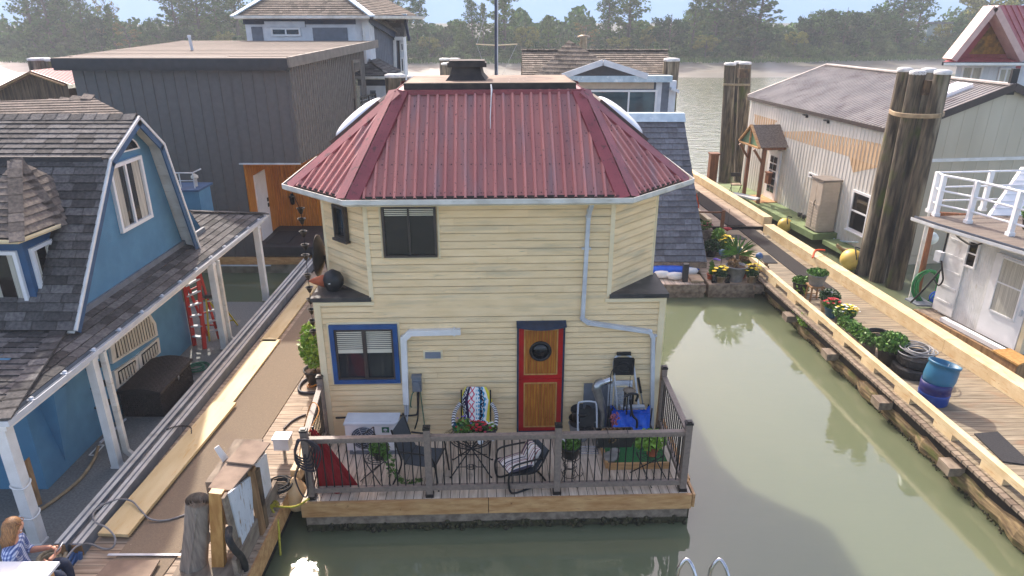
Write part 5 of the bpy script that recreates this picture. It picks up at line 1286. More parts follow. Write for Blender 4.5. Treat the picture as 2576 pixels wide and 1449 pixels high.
# right dock
dk=thing('floating_dock','long timber floating dock with pale bull rails along the right channel','dock',(8.4,14,.3))
nl=lambda y:7.86-.0575*(y-7.2)
fl_=lambda y:10.2-.094*(y-7.5)
def quadY(y0,y1,z):return[V((nl(y0)-.12,y0,z)),V((fl_(y0)-.1,y0,z)),V((fl_(y1)-.1,y1,z)),V((nl(y1)-.12,y1,z))]
mb=MB(); boards(mb,quadY(4.5,22.9,.6),X1,.14,6); mb.build('deck_boards','dock_tan_x',dk)
mb=MB(); boards(mb,[V((7.0,23.05,.68)),V((9.0,23.05,.68)),V((8.3,36,.68)),V((6.2,36,.68))],X1,.14,6); fs=mb.build('deck_boards','deck_grey_x',dk)
mb=MB(); mb.prism(quadY(4.5,22.9,.3),(0,0,.27)); mb.prism([V((7.0,23.05,.36)),V((9.1,23.05,.36)),V((8.3,36,.36)),V((6.2,36,.36))],(0,0,.29)); mb.build('float','dark_gap',dk)
mb=MB(); ys=[4.5,8.2,11.9,15.4,18.6,21.25]
for a,b in zip(ys[:-1],ys[1:]):mb.beam((nl(a),a,.79),(nl(b)-(0),b-.01,.79),.13,.12,rnd=random.random())
mb.build('near_bull_rail','lumber',dk)
for y in[5.2+1.22*k for k in range(14)]:mb=MB(); mb.beam((nl(y),y,.67),(nl(y+.5),y+.5,.67),.13,.13,rnd=random.random()); mb.build('rail_block','lumber',dk)
mb=MB(); y=4.5
while y<22.8:mb.box((nl(y)-.13,y+.068,.56),(.2,.128,.05),None,random.random()); y+=.14
mb.build('joist_ends','weathered_wood',dk)
for y in[5.5+2.1*k for k in range(9)]:mb=MB(); mb.box((nl(y)-.18,y,.34),(.4,.32,.16),None,random.random()); mb.build('cross_beam','weathered_wood',dk)
mb=MB(); mb.beam((nl(4.5)-.05,4.5,.44),(nl(22.8)-.05,22.8,.44),.1,.2); mb.build('side_stringer','old_wood',dk)
mb=MB(); ys=[4.5,9.4,13.5,17.6,22.55]
for a,b in zip(ys[:-1],ys[1:]):mb.beam((fl_(a),a,.76),(fl_(b),b-.012,.76),.34,.3,rnd=random.random())
mb.build('far_bull_rail','lumber',dk)
mb=MB(); mb.beam((8.95,23.1,.86),(8.35,30.0,.86),.3,.3); mb.beam((8.35,30.02,.84),(7.5,38,.84),.28,.28); mb.beam((6.95,23.2,.82),(6.75,25.8,.82),.16,.16); mb.build('far_bull_rail','lumber',dk)
mb=MB(); path=[V((7.42+.0,18.2,0)),V((7.5,15,0)),V((7.62,12,0)),V((7.75,9,0)),V((7.95,5,0))]
pp=smooth_path([p+V((.04,0,.16))for p in path],10)
mb.tube([p+V((random.uniform(-.04,.04),0,random.uniform(-.03,.03)))for p in pp],[.24+random.uniform(-.03,.03)for _ in pp],14,True,False); mb.build('float_log','log',dk)
mb=MB()
for p in pp[::1]:
 for _ in range(16):mb.ball(p+V((-.2+random.uniform(-.05,.05),random.uniform(-.25,.25),-.1+random.uniform(-.04,.02))),random.uniform(.01,.03),6)
mb.build('algae_fringe','algae',dk)
for zs,w_ in(([(625,690),(765,690),(1485,1225),(1305,1225)],0),):
 mb=MB(); q=[G(*m6(*p),.625)for p in zs]; mb.prism([p-uz_*.014 for p in q],(0,0,.018)); mb.build('carpet_runner','carpet_black',dk)
mb=MB(); q=[V((7.55,23.08,.71)),V((8.2,23.08,.71)),V((7.3,36,.71)),V((6.7,36,.71))]; mb.prism([p-uz_*.01 for p in q],(0,0,.018)); mb.build('carpet_runner','carpet_black',dk)
for nm,lab,pts,m_ in(('door_mat','small black mat halfway along the dock, left of the runner',[(785,918),(890,918),(965,985),(855,985)],'mat_black'),('slatted_mat','dark slatted mat at the start of the near dock section',[(470,740),(640,740),(710,780),(520,780)],'pallet')):
 q=[G(*m6(*p),.612)for p in pts]; mb=MB()
 if m_=='mat_black':mb.prism(q,(0,0,.015))
 else:
  for k in range(12):a=q[0]+(q[1]-q[0])*k/12; b=q[3]+(q[2]-q[3])*k/12; mb.beam(a+uz_*.01,b+uz_*.01,.035,.02)
  m_='charcoal_trim'
 solo(mb,nm,m_,lab,'mat')
q=[G(*m8(*p),.612)for p in((970,785),(1080,776),(1250,935),(1105,916))]; mb=MB(); mb.prism(q,(0,0,.02)); solo(mb,'door_mat','mat_black','large black mat on the dock nearest the camera, past the blue barrels','mat')
for k,(pt,n_)in enumerate((((330,950),260),((540,1080),240),((240,830),120),((590,1130),140))):
 p=G(*n6(*pt),.42); mb=MB(); foliage(mb,p+V((-.02,0,.04)),(.14,.3,.16),n_,.05); solo(mb,'weeds','leaf_green' if k%2 else 'leaf_light',['clump of yellow green weeds on the float log below the stool','straggling green weeds on the float log between two wood blocks','pale tuft of weeds at the upper end of the float log','green tuft of weeds beside the second wood block'][k],'weeds')
mb=MB(); foliage(mb,G(*m8(655,650),.3)+uz_*.1,(.08,.15,.14),120,.05); solo(mb,'weeds','leaf_green','single green weed tuft on the float log below the tyres','weeds')
for lab,pt in(('silver dome light on the dock beside the orange cord section',m6(1607,1140)),('silver dome light at the joint of the two dock sections',m6(943,700)),('silver dome light on the far dock rail past the joint',m6(447,378)),('silver dome light nearest the wooden step',n8(1195,885))):
 p=G(*pt,.63); o=thing('dock_light',lab,'dock light',p,0,'dome lights along the dock rail')
 mb=MB(); mb.lathe(p,[(.075,0),(.08,.05),(.07,.1),(.04,.135),(.001,.145)],16); mb.build('dome','steel',o)
 mb=MB(); mb.box(p+V((.05,0,.05)),(.06,.07,.05)); mb.build('bracket','black_plastic',o)
def yof(pt,z=.6):return G(*pt,z)
st=thing('stool','small wooden stool carrying the grey tub of greenery','stool',G(*n6(440,620),.6)); sp_=G(*n6(440,640),.6)
mb=MB(); mb.box(sp_+V((.05,.05,.42)),(.36,.36,.035)); mb.build('seat','plank_brown',st)
for sx in(-1,1):
 for sy in(-1,1):mb=MB(); mb.beam(sp_+V((.05+sx*.15,.05+sy*.15,0)),sp_+V((.05+sx*.13,.05+sy*.13,.41)),.035,.035); mb.build('leg','plank_brown',st)
mb=MB()
for sy in(-1,1):mb.beam(sp_+V((-.1,.05+sy*.14,.15)),sp_+V((.2,.05+sy*.14,.15)),.02,.02)
mb.build('rung','plank_brown',st)
potplant('planter_tub','round grey tub of dense low greenery on the wooden stool',sp_+V((.06,.06,.445)),.17,.24,.3,'pot_grey',[((0,0,.33),(.27,.26,.09),420,.06,'leaf_green')])
p=yof(n6(255,500)); potplant('planter_tub','dark pot of leafy plants behind the stool by the rail',p,.16,.22,.3,'pot_black',[((0,0,.33),(.24,.22,.12),260,.07,'leaf_green'),((0,-.1,.2),(.2,.15,.2),120,.06,'leaf_light')])
p=yof(n6(680,800)); potplant('planter_tub','brown pot of bushy rosemary in front of the stool',p,.15,.21,.32,'pot_gold',[((0,0,.42),(.25,.23,.18),420,.07,'leaf_dark')],[((0,0,.42),(.2,.2,.14),8,.035,'flower_white')])
p=yof(n6(730,880)); potplant('planter_tub','teal pot of red geraniums by the near rail',p,.12,.17,.26,'barrel_teal',[((0,0,.32),(.22,.2,.14),260,.06,'leaf_green')],[((0,0,.34),(.22,.18,.14),26,.04,'flower_red')])
p=yof(n6(915,1010)); potplant('planter_tub','black pot of yellow and white daisies next to the geraniums',p,.16,.21,.3,'pot_black',[((0,0,.35),(.28,.24,.15),330,.06,'leaf_green')],[((.05,0,.36),(.26,.22,.15),22,.04,'flower_yellow'),((.05,0,.36),(.27,.23,.15),18,.04,'flower_white')])
tr=thing('trough_planter','long pale trough planter overflowing with fern green plants','planter',G(*n6(1150,1240),.6)); a,b=G(*n6(985,1060),.72),G(*n6(1330,1390),.72)
a=V((nl(a.y)+.26,a.y,.6)); b=V((nl(b.y)+.28,b.y,.6)); mb=MB()
d=(b-a).normalized(); s_=d.cross(uz_)
for o_ in(-.15,.15):mb.beam(a+s_*o_+uz_*.13,b+s_*o_+uz_*.13,.025,.26)
mb.beam(a-s_*.15+uz_*.13,a+s_*.15+uz_*.13,.025,.26); mb.beam(b-s_*.15+uz_*.13,b+s_*.15+uz_*.13,.025,.26); mb.build('trough','weathered_wood',tr)
mb=MB(); mb.box((a+b)/2+uz_*.2,((b-a).length-.04,.28,.02),(d,-s_,uz_)); mb.build('soil','soil',tr)
mb=MB()
for k in range(9):foliage(mb,a+(b-a)*(.12+.1*k)+uz_*.33,(.2,.22,.14),90,.07)
mb.build('foliage','leaf_green',tr)
mb=MB(); mb.tube(coil(G(*n6(1480,1190),.62)+uz_*.02,.22,7,.02,.018,.1),.018,6); solo(mb,'hose_coil','black_rubber','coil of black hose on the deck behind the long trough planter','hose')
p=yof(n8(235,870)); potplant('planter_tub','large dark pot of bright juniper beside the stacked tyres',p,.2,.27,.36,'pot_black',[((0,0,.48),(.33,.32,.24),850,.07,'leaf_green')],[((.1,-.2,.42),(.1,.08,.08),22,.03,'flower_white')])
for k,(lab,z,r_,dx)in enumerate((('lower worn tyre of the stack by the blue barrels',.6,.37,0),('upper worn tyre of the stack under the grey hose',.83,.35,.05))):
 p=G(*n8(500,1010),.6)+V((dx+.02,.12,z-.6)); o=thing('tyre',lab,'tyre',p,0,'two stacked tyres')
 mb=MB(); mb.lathe(p,[(r_*.58,.03),(r_*.7,.005),(r_*.92,.01),(r_,.05),(r_*1.01,.11),(r_,.17),(r_*.92,.215),(r_*.7,.22),(r_*.58,.19),(r_*.62,.11),(r_*.58,.03)],36,capb=False,capt=False)
 for i in range(44):
  an=i*2*PI/44; dd=V((math.cos(an),math.sin(an),0)); mb.box(p+dd*(r_*1.0)+uz_*.11,(.018,.026,.15),(dd,uz_.cross(dd),uz_))
 mb.build('rubber','tyre_rubber',o)
tp_=G(*n8(500,1010),.6)+V((.05,.12,.46))
mb=MB()
for k in range(7):
 ax_=V((random.uniform(-.09,.09),random.uniform(-.09,.09),0)); r_=random.uniform(.2,.3); tl_=random.uniform(-.15,.15)
 mb.tube([tp_+ax_+V((r_*math.cos(t),r_*math.sin(t),.03+.015*k+tl_*.3*math.cos(t+k)))for t in[2*PI*i/24 for i in range(24)]],.013,6,closed=True)
solo(mb,'hose_coil','hose_grey','loose coil of grey hose lying on top of the tyres','hose')
bp0=V((8.06,11.4,.6)); o=thing('blue_barrel','dark blue plastic half barrel standing upright on the dock','barrel',bp0)
mb=MB(); mb.lathe(bp0,[(.245,0),(.262,.02),(.267,.2),(.276,.22),(.267,.24)],32,capt=False); mb.build('lower_body','barrel_blue',o)
mb=MB(); mb.lathe(bp0,[(.267,.24),(.272,.28),(.263,.3),(.272,.33),(.27,.46),(.255,.46),(.245,.1),(.001,.08)],32,capb=False); mb.build('upper_body','barrel_navy',o)
ax_=(V((.97,-.05,-.22)).normalized(),V((0,1,0)),V((.22,.1,.97)).normalized()); ax_=(ax_[0],ax_[2].cross(ax_[0]).normalized(),ax_[2])
o=thing('tilted_tub','faded teal plastic tub tipped into the top of the blue barrel','tub',bp0+uz_*.4)
mb=MB(); c=bp0+V((.0,.0,.33)); mb.lathe(c,[(.2,0),(.255,.02),(.28,.2),(.275,.36),(.262,.44),(.285,.45),(.285,.49),(.262,.49),(.25,.3),(.235,.06),(.001,.05)],32,ax_); mb.build('tub','barrel_teal',o)
mb=MB(); mb.tube([c+ax_[2]*.06+V((.1,.05,0)),c+ax_[2]*.42+V((.16,.1,0))],.006,5); mb.build('stick','pale_metal',o)
mb=MB(); mb.tube(smooth_path([G(*m6(a,b),.93)for a,b in((1268,935),(1285,880),(1330,868),(1378,872))]),.025,6); solo(mb,'cord','orange','bright orange cord tied over the pale far bull rail','cord')
mb=MB(); mb.tube(smooth_path([G(*m6(a,b),.63)for a,b in((1300,960),(1345,985),(1380,1010),(1410,1020),(1365,1040))]),.014,5); solo(mb,'rope_end','rope_yellow','short yellow rope end on the dock under the far bull rail','rope')
mb=MB(); mb.tube(coil(G(*m6(930,745),.62),.24,3,.012,.01,.3),.008,5); solo(mb,'wire_coil','hose_grey','thin loose wire coil near the joint of the dock sections','wire')
mb=MB(); mb.tube(smooth_path([G(*m6(a,b),z)for a,b,z in((1180,990,.63),(1250,1005,.63),(1310,990,.63),(1320,960,.7),(1290,940,.92),(1400,910,.93))]),.007,5); solo(mb,'cable','hose_tan','thin tan cable curling over the deck to the far bull rail','cable')
for lab,pt,r_ in(('yellow buoy afloat behind the far bull rail by the four piles',m6(1590,970),.34),('yellow buoy tucked behind the near end of the far dock section',m6(1010,665),.26)):
 p=G(*pt,.35)+V((.15,.2,0)); o=thing('mooring_buoy',lab,'buoy',p-uz_*.3); mb=MB(); mb.lathe(p,[(r_*math.cos(t),r_*1.0*math.sin(t))for t in[-PI/2+PI*k/12 for k in range(13)]],20,(V((0,1,0)),uz_,V((1,0,0))),capb=False,capt=False); mb.build('body','buoy_yellow',o)
 mb=MB(); mb.tube(smooth_path([p+V((0,-r_*.95,.1)),p+V((.0,-r_*.5,r_*.9)),p+V((.1,.1,r_*1.1)),p+V((.3,.2,r_*.9))]),.02,6); mb.build('rope','black_rubber',o)
# clusters of piles
def pile(root,b,t,r_,cap=True,m_='pile_wood'):
 b,t=V(b),V(t); mb=MB(); n=9; pts=[b+(t-b)*i/n for i in range(n+1)]
 mb.tube(pts,[r_*(1.12-.14*i/n)*random.uniform(.97,1.03)for i in range(n+1)],14,True,True,random.random()); o=mb.build('pile',m_,root)
 if cap:
  k=MB(); k.lathe(t-uz_*.1,[(r_*1.01,.03),(r_*1.05,.06),(r_*1.0,.12),(r_*.6,.15),(.001,.15)],14); k.build('cap','pile_cap',o)
 return o
dp=thing('pile_cluster','tall cluster of four weathered piles with white caps by the near dock','piles',(11.1,19.4,0))
for b,tpx,Yt,r_ in(((11.0,20.1,-1),z4(1495,600),20.15,.2),((11.15,19.5,-1),z4(1605,625),19.5,.2),((11.45,19.9,-1),z4(1705,606),20.0,.2),((11.36,18.9,-1),z4(1825,622),19.0,.21)):
 t_=W(*tpx,Yt); pile(dp,b,t_,r_)
mb=MB(); c_=W(*z4(1720,760),19.1); mb.beam(W(*z4(1650,760),19.3),W(*z4(1790,765),19.25),.3,.38); mb.build('cross_block','old_wood',dp)
mb=MB()
for k in range(5):
 zz=-.02*k; pts=[W(*z4(1365,955),20.0),W(*z4(1400,975),19.5),W(*z4(1500,992),19.05),W(*z4(1640,998),18.75),W(*z4(1770,995),18.62),W(*z4(1808,985),19.0),W(*z4(1800,975),20.2),W(*z4(1400,950),20.6)]
 mb.tube(smooth_path([p+uz_*zz for p in pts]+[pts[0]+uz_*zz],3),.022,6)
mb.build('cable_lashing','hose_tan',dp)
mp_=thing('pile_cluster','tall cluster of three dark piles with white caps behind the far dock','piles',(10.8,33.5,0))
for bpx,tpx,Y_,r_ in(((1821,480),(1837,160),33.2,.27),((1860,480),(1875,158),33.4,.28),((1844,480),(1858,156),34.6,.2)):
 b,t=W(*bpx,Y_),W(*tpx,Y_); d=(t-b)/(t.z-b.z); pile(mp_,b+d*(-1-b.z),t,r_)
mb=MB(); mb.beam(W(1858,184,33.1),W(1882,184,33.1),.3,.4); mb.build('cross_block','old_wood',mp_)
mb=MB(); a,b=W(1819,214,32.85),W(1886,215,33.05)
for k in range(3):mb.tube([a+uz_*.03*k,(a+b)/2+uz_*.03*k-Y1*.05,b+uz_*.03*k],.02,5)
mb.build('cable_lashing','rope_tan',mp_)
# grey metal warehouse
wd=V((-.13,1,0)).normalized(); wn_=V((-1,-.13,0)).normalized(); wp0=V((11.5,21.4,.3))
def wpl(pt):return PL(*pt,wp0,wn_)
zE=4.35
c0=wpl(z4(155,850)); y_far=(c0-wp0).dot(wd)
cN=wpl(z4(1433,1104)); y_near=(cN-wp0).dot(wd)
def wh(s,d,z):return V((wp0.x,wp0.y,0))+wd*s-wn_*d+uz_*z
hs=thing('metal_warehouse','long pale metal clad floating shed with grey ribbed roof','shed',wp0)
rprof=[(0,.002),(.15,.002),(.16,.018),(.185,.018),(.2,.002)]
wall_=[wh(y_far,0,.3),wh(y_near,0,.3),wh(y_near,0,zE),wh(y_far,0,zE)]
mb=MB(); ribbed(mb,wall_,uz_,.2,rprof); mb.build('side_wall','metal_white',hs)
mb=MB(); peel=[z4(180,990),z4(700,1140),z4(1285,1250),z4(1290,1449),z4(1040,1500),z4(1010,1362),z4(700,1270),z4(310,1145),z4(255,1215),z4(205,1215)]
pk=[wpl(q)for q in peel]
def pk_poly(idx):
 q=[pk[i]for i in idx]; ribbed(mb,q,uz_,.2,[(a,b+.006)for a,b in rprof])
pk_poly([0,9,8,7,1]); pk_poly([1,7,6,2]); pk_poly([2,6,5,3]); pk_poly([3,5,4])
mb.build('unpainted_patch','metal_peel',hs)
RD=6.0
rg=PL(*z4(2405,745),wh(y_near,RD,0),wd)
zR=rg.z
ga=(rg-wh(y_near,0,0)).dot(-wn_)
RD=ga
rl=wh(y_near,RD,zR)
mb=MB(); roofq=[wh(y_near-.15,-.1,zE-.02),wh(y_near-.15,RD,zR),wh(y_far+.1,RD,zR),wh(y_far+.1,-.1,zE-.02)]
ribbed(mb,roofq,(roofq[1]-roofq[0]),.17,[(0,.004),(.09,.004),(.105,.04),(.13,.04),(.145,.004),(.17,.004)])
q2=[wh(y_near-.15,RD,zR),wh(y_near-.15,RD*2+.1,zE),wh(y_far+.1,RD*2+.1,zE),wh(y_far+.1,RD,zR)]; mb.poly(q2); mb.build('metal_roof','metal_roof_grey',hs)
mb=MB(); mb.beam(roofq[1]+uz_*.05,roofq[2]+uz_*.05,.3,.05); mb.beam(roofq[3]+wd*.02+uz_*.04,roofq[2]+wd*.02+uz_*.04,.08,.1); mb.build('ridge_cap','roof_trim_light',hs)
mb=MB(); mb.beam(roofq[0]-uz_*.06,roofq[3]-uz_*.06,.06,.12); mb.beam(roofq[0]-wd*.03-uz_*.02,roofq[1]-wd*.03-uz_*.02,.06,.22); mb.beam(q2[0]-wd*.03-uz_*.02,q2[1]-wd*.03-uz_*.02,.06,.22); mb.build('eave_trim','roof_trim_dark',hs)
mb=MB(); gz=[wh(y_near,0,.3),wh(y_near,2*RD,.3),wh(y_near,2*RD,3.4),wh(y_near,0,3.4)]
ribbed(mb,gz,uz_,.42,[(0,.002),(.36,.002),(.38,.016),(.4,.016),(.42,.002)]); gz2=[wh(y_near-.02,0,3.4),wh(y_near-.02,2*RD,3.4),wh(y_near-.02,2*RD,zE-.1),wh(y_near-.02,RD,zR-.1),wh(y_near-.02,0,zE-.1)]
ribbed(mb,gz2,uz_,.42,[(0,.002),(.38,.002),(.39,.012),(.41,.012),(.42,.002)]); mb.build('gable_wall','metal_beige',hs)
mb=MB(); mb.beam(wh(y_near-.035,0,3.4),wh(y_near-.035,2*RD,3.4),.04,.1); mb.build('gable_band','white_paint',hs)
mb=MB(); mb.prism([wh(y_far,.05,.3),wh(y_near,.05,.3),wh(y_near,2*RD,.3),wh(y_far,2*RD,.3)],(0,0,zE-.5)); mb.prism([wh(y_far,.05,-.3),wh(y_near,.05,-.3),wh(y_near,2*RD,-.3),wh(y_far,2*RD,-.3)],(0,0,.58)); mb.build('hull','metal_beige',hs)
p=wh(y_near-.06,RD,zR); mb=MB(); mb.box(p+uz_*.12,(.2,.1,.75)); mb.build('ridge_bracket','black_metal',hs)
mb=MB(); a=PL(*z4(1900,800),roofq[0],(roofq[1]-roofq[0]).cross(roofq[3]-roofq[0])); nr=(roofq[1]-roofq[0]).cross(roofq[3]-roofq[0]).normalized(); nr=nr if nr.z>0 else-nr; ur=(roofq[1]-roofq[0]).normalized()
mb.box(a+nr*.08,(.9,.7,.12),(ur,wd,nr)); mb.build('roof_light','dome',hs)
mb=MB()
for pt in(z4(635,1000),z4(820,1048)):
 p=wpl(pt)+wn_*.05; mb.beam(p+wd*.12,p-wd*.12,.1,.04); mb.beam(p-wd*.12,p-wd*.14-uz_*.08,.1,.03)
mb.build('wall_bracket','black_metal',hs)
def whwin(tl,br,fw_,**k):
 a,b=wpl(tl),wpl(br); w_=(a-b).dot(wd); h_=a.z-b.z
 o_=V((a.x,a.y,b.z)); window(hs,o_+wn_*.02,-wd,uz_,wn_,w_,h_,'white_clean',fw_,.05,**k)
whwin(m6(1248,190),m6(1318,262),.05,cols=(.5,),rows=())
whwin(m7(368,262),m7(436,580),.075,cols=(),rows=(.5,),sill='white_clean',blind=None)
mb=MB(); mb.prism([wh(y_far+.1,-1.05,.3),wh(-.8+2.2,-.9,.3),wh(-.8+2.2,0,.3),wh(y_far+.1,0,.3)],(0,0,.22)); mb.beam(wh(-.2,-.35,.3),wh(1.2,-.35,.3),.6,.15); mb.build('green_ledge','green_wood',hs)
sA=(wpl(m6(845,440))-wp0).dot(wd);
e0=(G(*m6(845,455),.55)-wp0).dot(wd); e1=(G(*m6(730,390),.55)-wp0).dot(wd)
so_=-.85
pa_,pb_=wh(e0,so_,.5),wh(e1+.1,so_,.5)
mb=MB()
for s in(e0,e1):mb.beam(wh(s,so_,.5),wh(s,so_,2.75),.12,.12,wd); mb.beam(wh(s,so_,2.1),wh(s,so_-.45,2.7),.08,.08,wd)
mb.beam(wh(e0-.1,so_,2.75),wh(e1+.1,so_,2.75),.1,.12); mb.beam(wh(e0,so_,2.72),wh(e0,0,2.72),.1,.12); mb.beam(wh(e1,so_,2.72),wh(e1,0,2.72),.1,.12); ep=mb.build('porch_frame','brown_timber',hs)
em_=(e0+e1)/2; zp=2.8
mb=MB()
for s0 in(e0-.25,e1+.25):
 q=[wh(s0,so_-.35,zp),wh(em_,so_-.35,zp+.75),wh(em_,.0,zp+.75),wh(s0,.0,zp)]
 if s0>em_:q=[q[0],q[3],q[2],q[1]]
 tiles(mb,q,wn_,.3,.14,.02,.005,.005,.3); mb.poly(q)
mb.build('porch_roof','shingle_brown',hs)
mb=MB(); mb.prism([wh(e0-.2,so_-.3,zp),wh(e1+.2,so_-.3,zp),wh(em_,so_-.3,zp+.68)],wn_*-.04); mb.build('porch_gable','green_paint',hs)
mb=MB(); mb.beam(wh(e0-.25,so_-.36,zp),wh(em_,so_-.36,zp+.75),.05,.1,wn_); mb.beam(wh(e1+.25,so_-.36,zp),wh(em_,so_-.36,zp+.75),.05,.1,wn_); mb.beam(wh(e0-.22,so_-.35,zp-.03),wh(e1+.22,so_-.35,zp-.03),.05,.1,wn_); mb.beam(wh(em_,so_-.34,zp),wh(em_,so_-.34,zp+.7),.04,.06,wn_); mb.build('porch_trim','fascia_wood',hs)
mb=MB(); mb.box(wh(em_,-.03,1.5),(.95,.06,2.1),(wd,-wn_,uz_)); dd=mb.build('door','white_clean',hs)
mb=MB()
for i in range(2):
 for j in range(5):mb.box(wh(em_-.15+.3*i,-.07,.95+.3*j),(.24,.012,.25),(wd,-wn_,uz_))
mb.build('door_glass','glass',dd)
mb=MB(); mb.prism([wh(e0,so_,.5),wh(e1,so_,.5),wh(e1,0,.5),wh(e0,0,.5)],(0,0,.05)); mb.build('porch_step','fascia_wood',hs)
p=wpl(m6(912,245)); mb=MB(); mb.box(p+wn_*.12,(.28,.2,.42),(wd,-wn_,uz_)); mb.box(p+wn_*.12+uz_*.24,(.34,.26,.05),(wd,-wn_,uz_)); solo(mb,'wall_lantern','brown_timber','brown box lantern on the shed wall beside the entrance porch','lantern')
cp_=wh(e1+.1,so_-.35,.55); o=thing('folding_chair','black folding chair beside the shed entrance post','chair',cp_)
mb=MB(); mb.box(cp_+V((0,0,.45)),(.4,.36,.03)); mb.build('seat','pallet',o); mb=MB(); mb.box(cp_+V((0,.2,.82)),(.4,.03,.16)); mb.build('backrest','black_plastic',o)
for sx in(-1,1):
 mb=MB(); mb.tube([cp_+V((sx*.2,-.22,0)),cp_+V((sx*.2,.22,.9))],.012,5); mb.build('leg','black_metal',o); mb=MB(); mb.tube([cp_+V((sx*.2,.22,0)),cp_+V((sx*.2,-.1,.46))],.012,5); mb.build('leg','black_metal',o)
mb=MB(); mb.prism([G(*m6(545,382),.95),G(*m6(610,378),.95),G(*m6(815,425),.72),G(*m6(770,440),.72)],(0,0,.05)); solo(mb,'gangplank','white_paint','white board gangplank from the dock rail to the shed porch','gangplank')
kb=wh(1.1,-.5,.45); cb=thing('storage_cabinet','tall tan resin cabinet with ribbed doors against the shed wall','cabinet',kb); ka=(wd,-wn_,uz_)
def kp(s,d,z):return kb+wd*s-wn_*d+uz_*z
c1_=(G(*m6(1145,700),.45)-kb).dot(wd); c2_=(G(*m6(1220,735),.45)-kb).dot(wd); kw=max(.7,min(1.0,abs(c1_-c2_)))
s0=c2_; cw=kw
mb=MB(); mb.box(kp(s0+cw/2,.12,.95),(cw,.62,1.75),ka); mb.build('body','resin_tan',cb)
mb=MB(); mb.prism([kp(s0-.04,-.24,1.83),kp(s0+cw+.04,-.24,1.83),kp(s0+cw+.04,.46,1.83),kp(s0-.04,.46,1.83)],(0,0,.07)); mb.build('lid','taupe_trim',cb)
for i in range(2):
 mb=MB(); mb.box(kp(s0+cw*(.25+.5*i),-.2,.95),(cw/2-.02,.03,1.68),ka)
 for j in range(8):mb.box(kp(s0+cw*(.25+.5*i),-.222,.25+.105*j),(cw/2-.08,.015,.085),ka)
 mb.build('door','resin_tan',cb)
mb=MB()
for j in range(15):mb.box(kp(s0-.006,.12,.2+.11*j),(.02,.56,.09),ka)
mb.build('side_ribs','resin_tan',cb)
mb=MB(); mb.tube(smooth_path([kp(s0+cw*.45,-.22,.95),kp(s0+cw*.42,-.27,1.05),kp(s0+cw*.45,-.22,1.15)]),.015,6); mb.build('handle','black_plastic',cb)
mb=MB(); mb.box(kp(s0+cw/2,.1,.02),(cw+.1,.7,.1),ka); mb.build('plinth','plank_brown',cb)
fp_=wh(3.0,-.35,.55); o=thing('flood_lights','small pair of flood lights on the green ledge by the cabinet','lights',fp_)
for k in range(2):
 mb=MB(); mb.lathe(fp_+wd*.28*k+uz_*.14,[(.05,-.05),(.09,.08),(.085,.09),(.001,.09)],12,(wd,uz_,wn_)); mb.tube([fp_+wd*.28*k,fp_+wd*.28*k+uz_*.12],.02,6); mb.build('lamp_head','black_plastic',o)
mb=MB(); mb.tube(smooth_path([wpl(m7(150,490))+wn_*.1,wpl(m7(200,560))+wn_*.1,wpl(m7(270,605))+wn_*.1,wpl(m7(415,615))+wn_*.15]),.03,8); solo(mb,'water_pipe','ridge_blue','pale blue pipe sagging along the shed wall below the tall window','pipe')
mb=MB()
a=G(*m7(250,640),.5)
pp=smooth_path([a,a+V((.15,-.15,-.1)),a+V((.3,-.3,-.08)),a+V((.5,-.55,-.2))],8)
for p in pp:mb.tube([p+V((0,.06*math.cos(t),.06*math.sin(t)))for t in[2*PI*i/10 for i in range(10)]],.018,5,closed=True)
solo(mb,'corrugated_hose','hose_tan','ribbed tan hose drooping between the shed and the yellow buoy','hose')
mb=MB(); mb.box(G(*m6(388,270),.75)+uz_*.55,(.35,.35,1.3)); mb.box(G(*m6(388,270),.75)+uz_*1.22,(.42,.42,.06)); solo(mb,'power_pedestal','brown_timber','brown timber power pedestal on the far end of the dock','pedestal')
# white houseboat at the right edge
wa,wb_=V((11.0,16.2,.4)),V((11.42,14.0,.4)); vd=(wa-wb_).normalized(); vn=V((-vd.y,vd.x,0))
if vn.x>0:vn=-vn
def vh(s,d,z):return V((wb_.x,wb_.y,0))+vd*s-vn*d+uz_*z
VX=(vd,-vn,uz_)
def vpl(pt,d=0):return PL(*pt,wb_-vn*d,vn)
vb=thing('houseboat','white houseboat with railed upper deck and glazed storm door','houseboat',vh(0,1.5,.4))
L0,L1,zt=-.25,(wa-wb_).length,2.85
p5=[vh(L1,0,.4),vh(L0,0,.4),vh(L0,0,zt),vh(L1,0,zt)]
mb=MB(); ribbed(mb,p5,uz_,.06,[(0,.002),(.045,.002),(.05,-.004),(.055,-.004),(.06,.002)]); mb.box(vh((L0+L1)/2,1.9,1.6),(L1-L0-.02,3.7,2.4),VX); mb.build('wall','white_paint',vb)
mb=MB(); s0=(vpl(m7(1190,1210))-wb_).dot(vd)
mb.box(vh(-.2,-.03,1.6),(.12,.1,2.5),VX); mb.box(vh(-.38,.6,1.6),(.2,.12,2.5),VX); mb.build('corner_post','cream_trim',vb)
a,b=vpl(m7(1290,665)),vpl(m7(1200,1215)); sR=-.12; sL=(vpl(m7(1195,1205))-wb_).dot(vd)
mb=MB(); mb.box(vh((sL+sR)/2,-.06,1.45),(sL-sR,.05,2.0),VX); dr_=mb.build('door','white_clean',vb)
gt_,gb_=vpl(m7(1310,700),-.09),vpl(m7(1240,1050),-.09); g1=(gt_-wb_).dot(vd); g2=(vpl(m7(1415,740),-.09)-wb_).dot(vd); zt_,zb_=gt_.z,gb_.z
mb=MB(); gcx=(sL+sR)/2; gw_=(sL-sR)*.62
mb.box(vh(gcx,-.09,(zt_+zb_)/2),(gw_,.012,zt_-zb_),VX); mb.build('door_glass','curtain',dr_)
mb=MB()
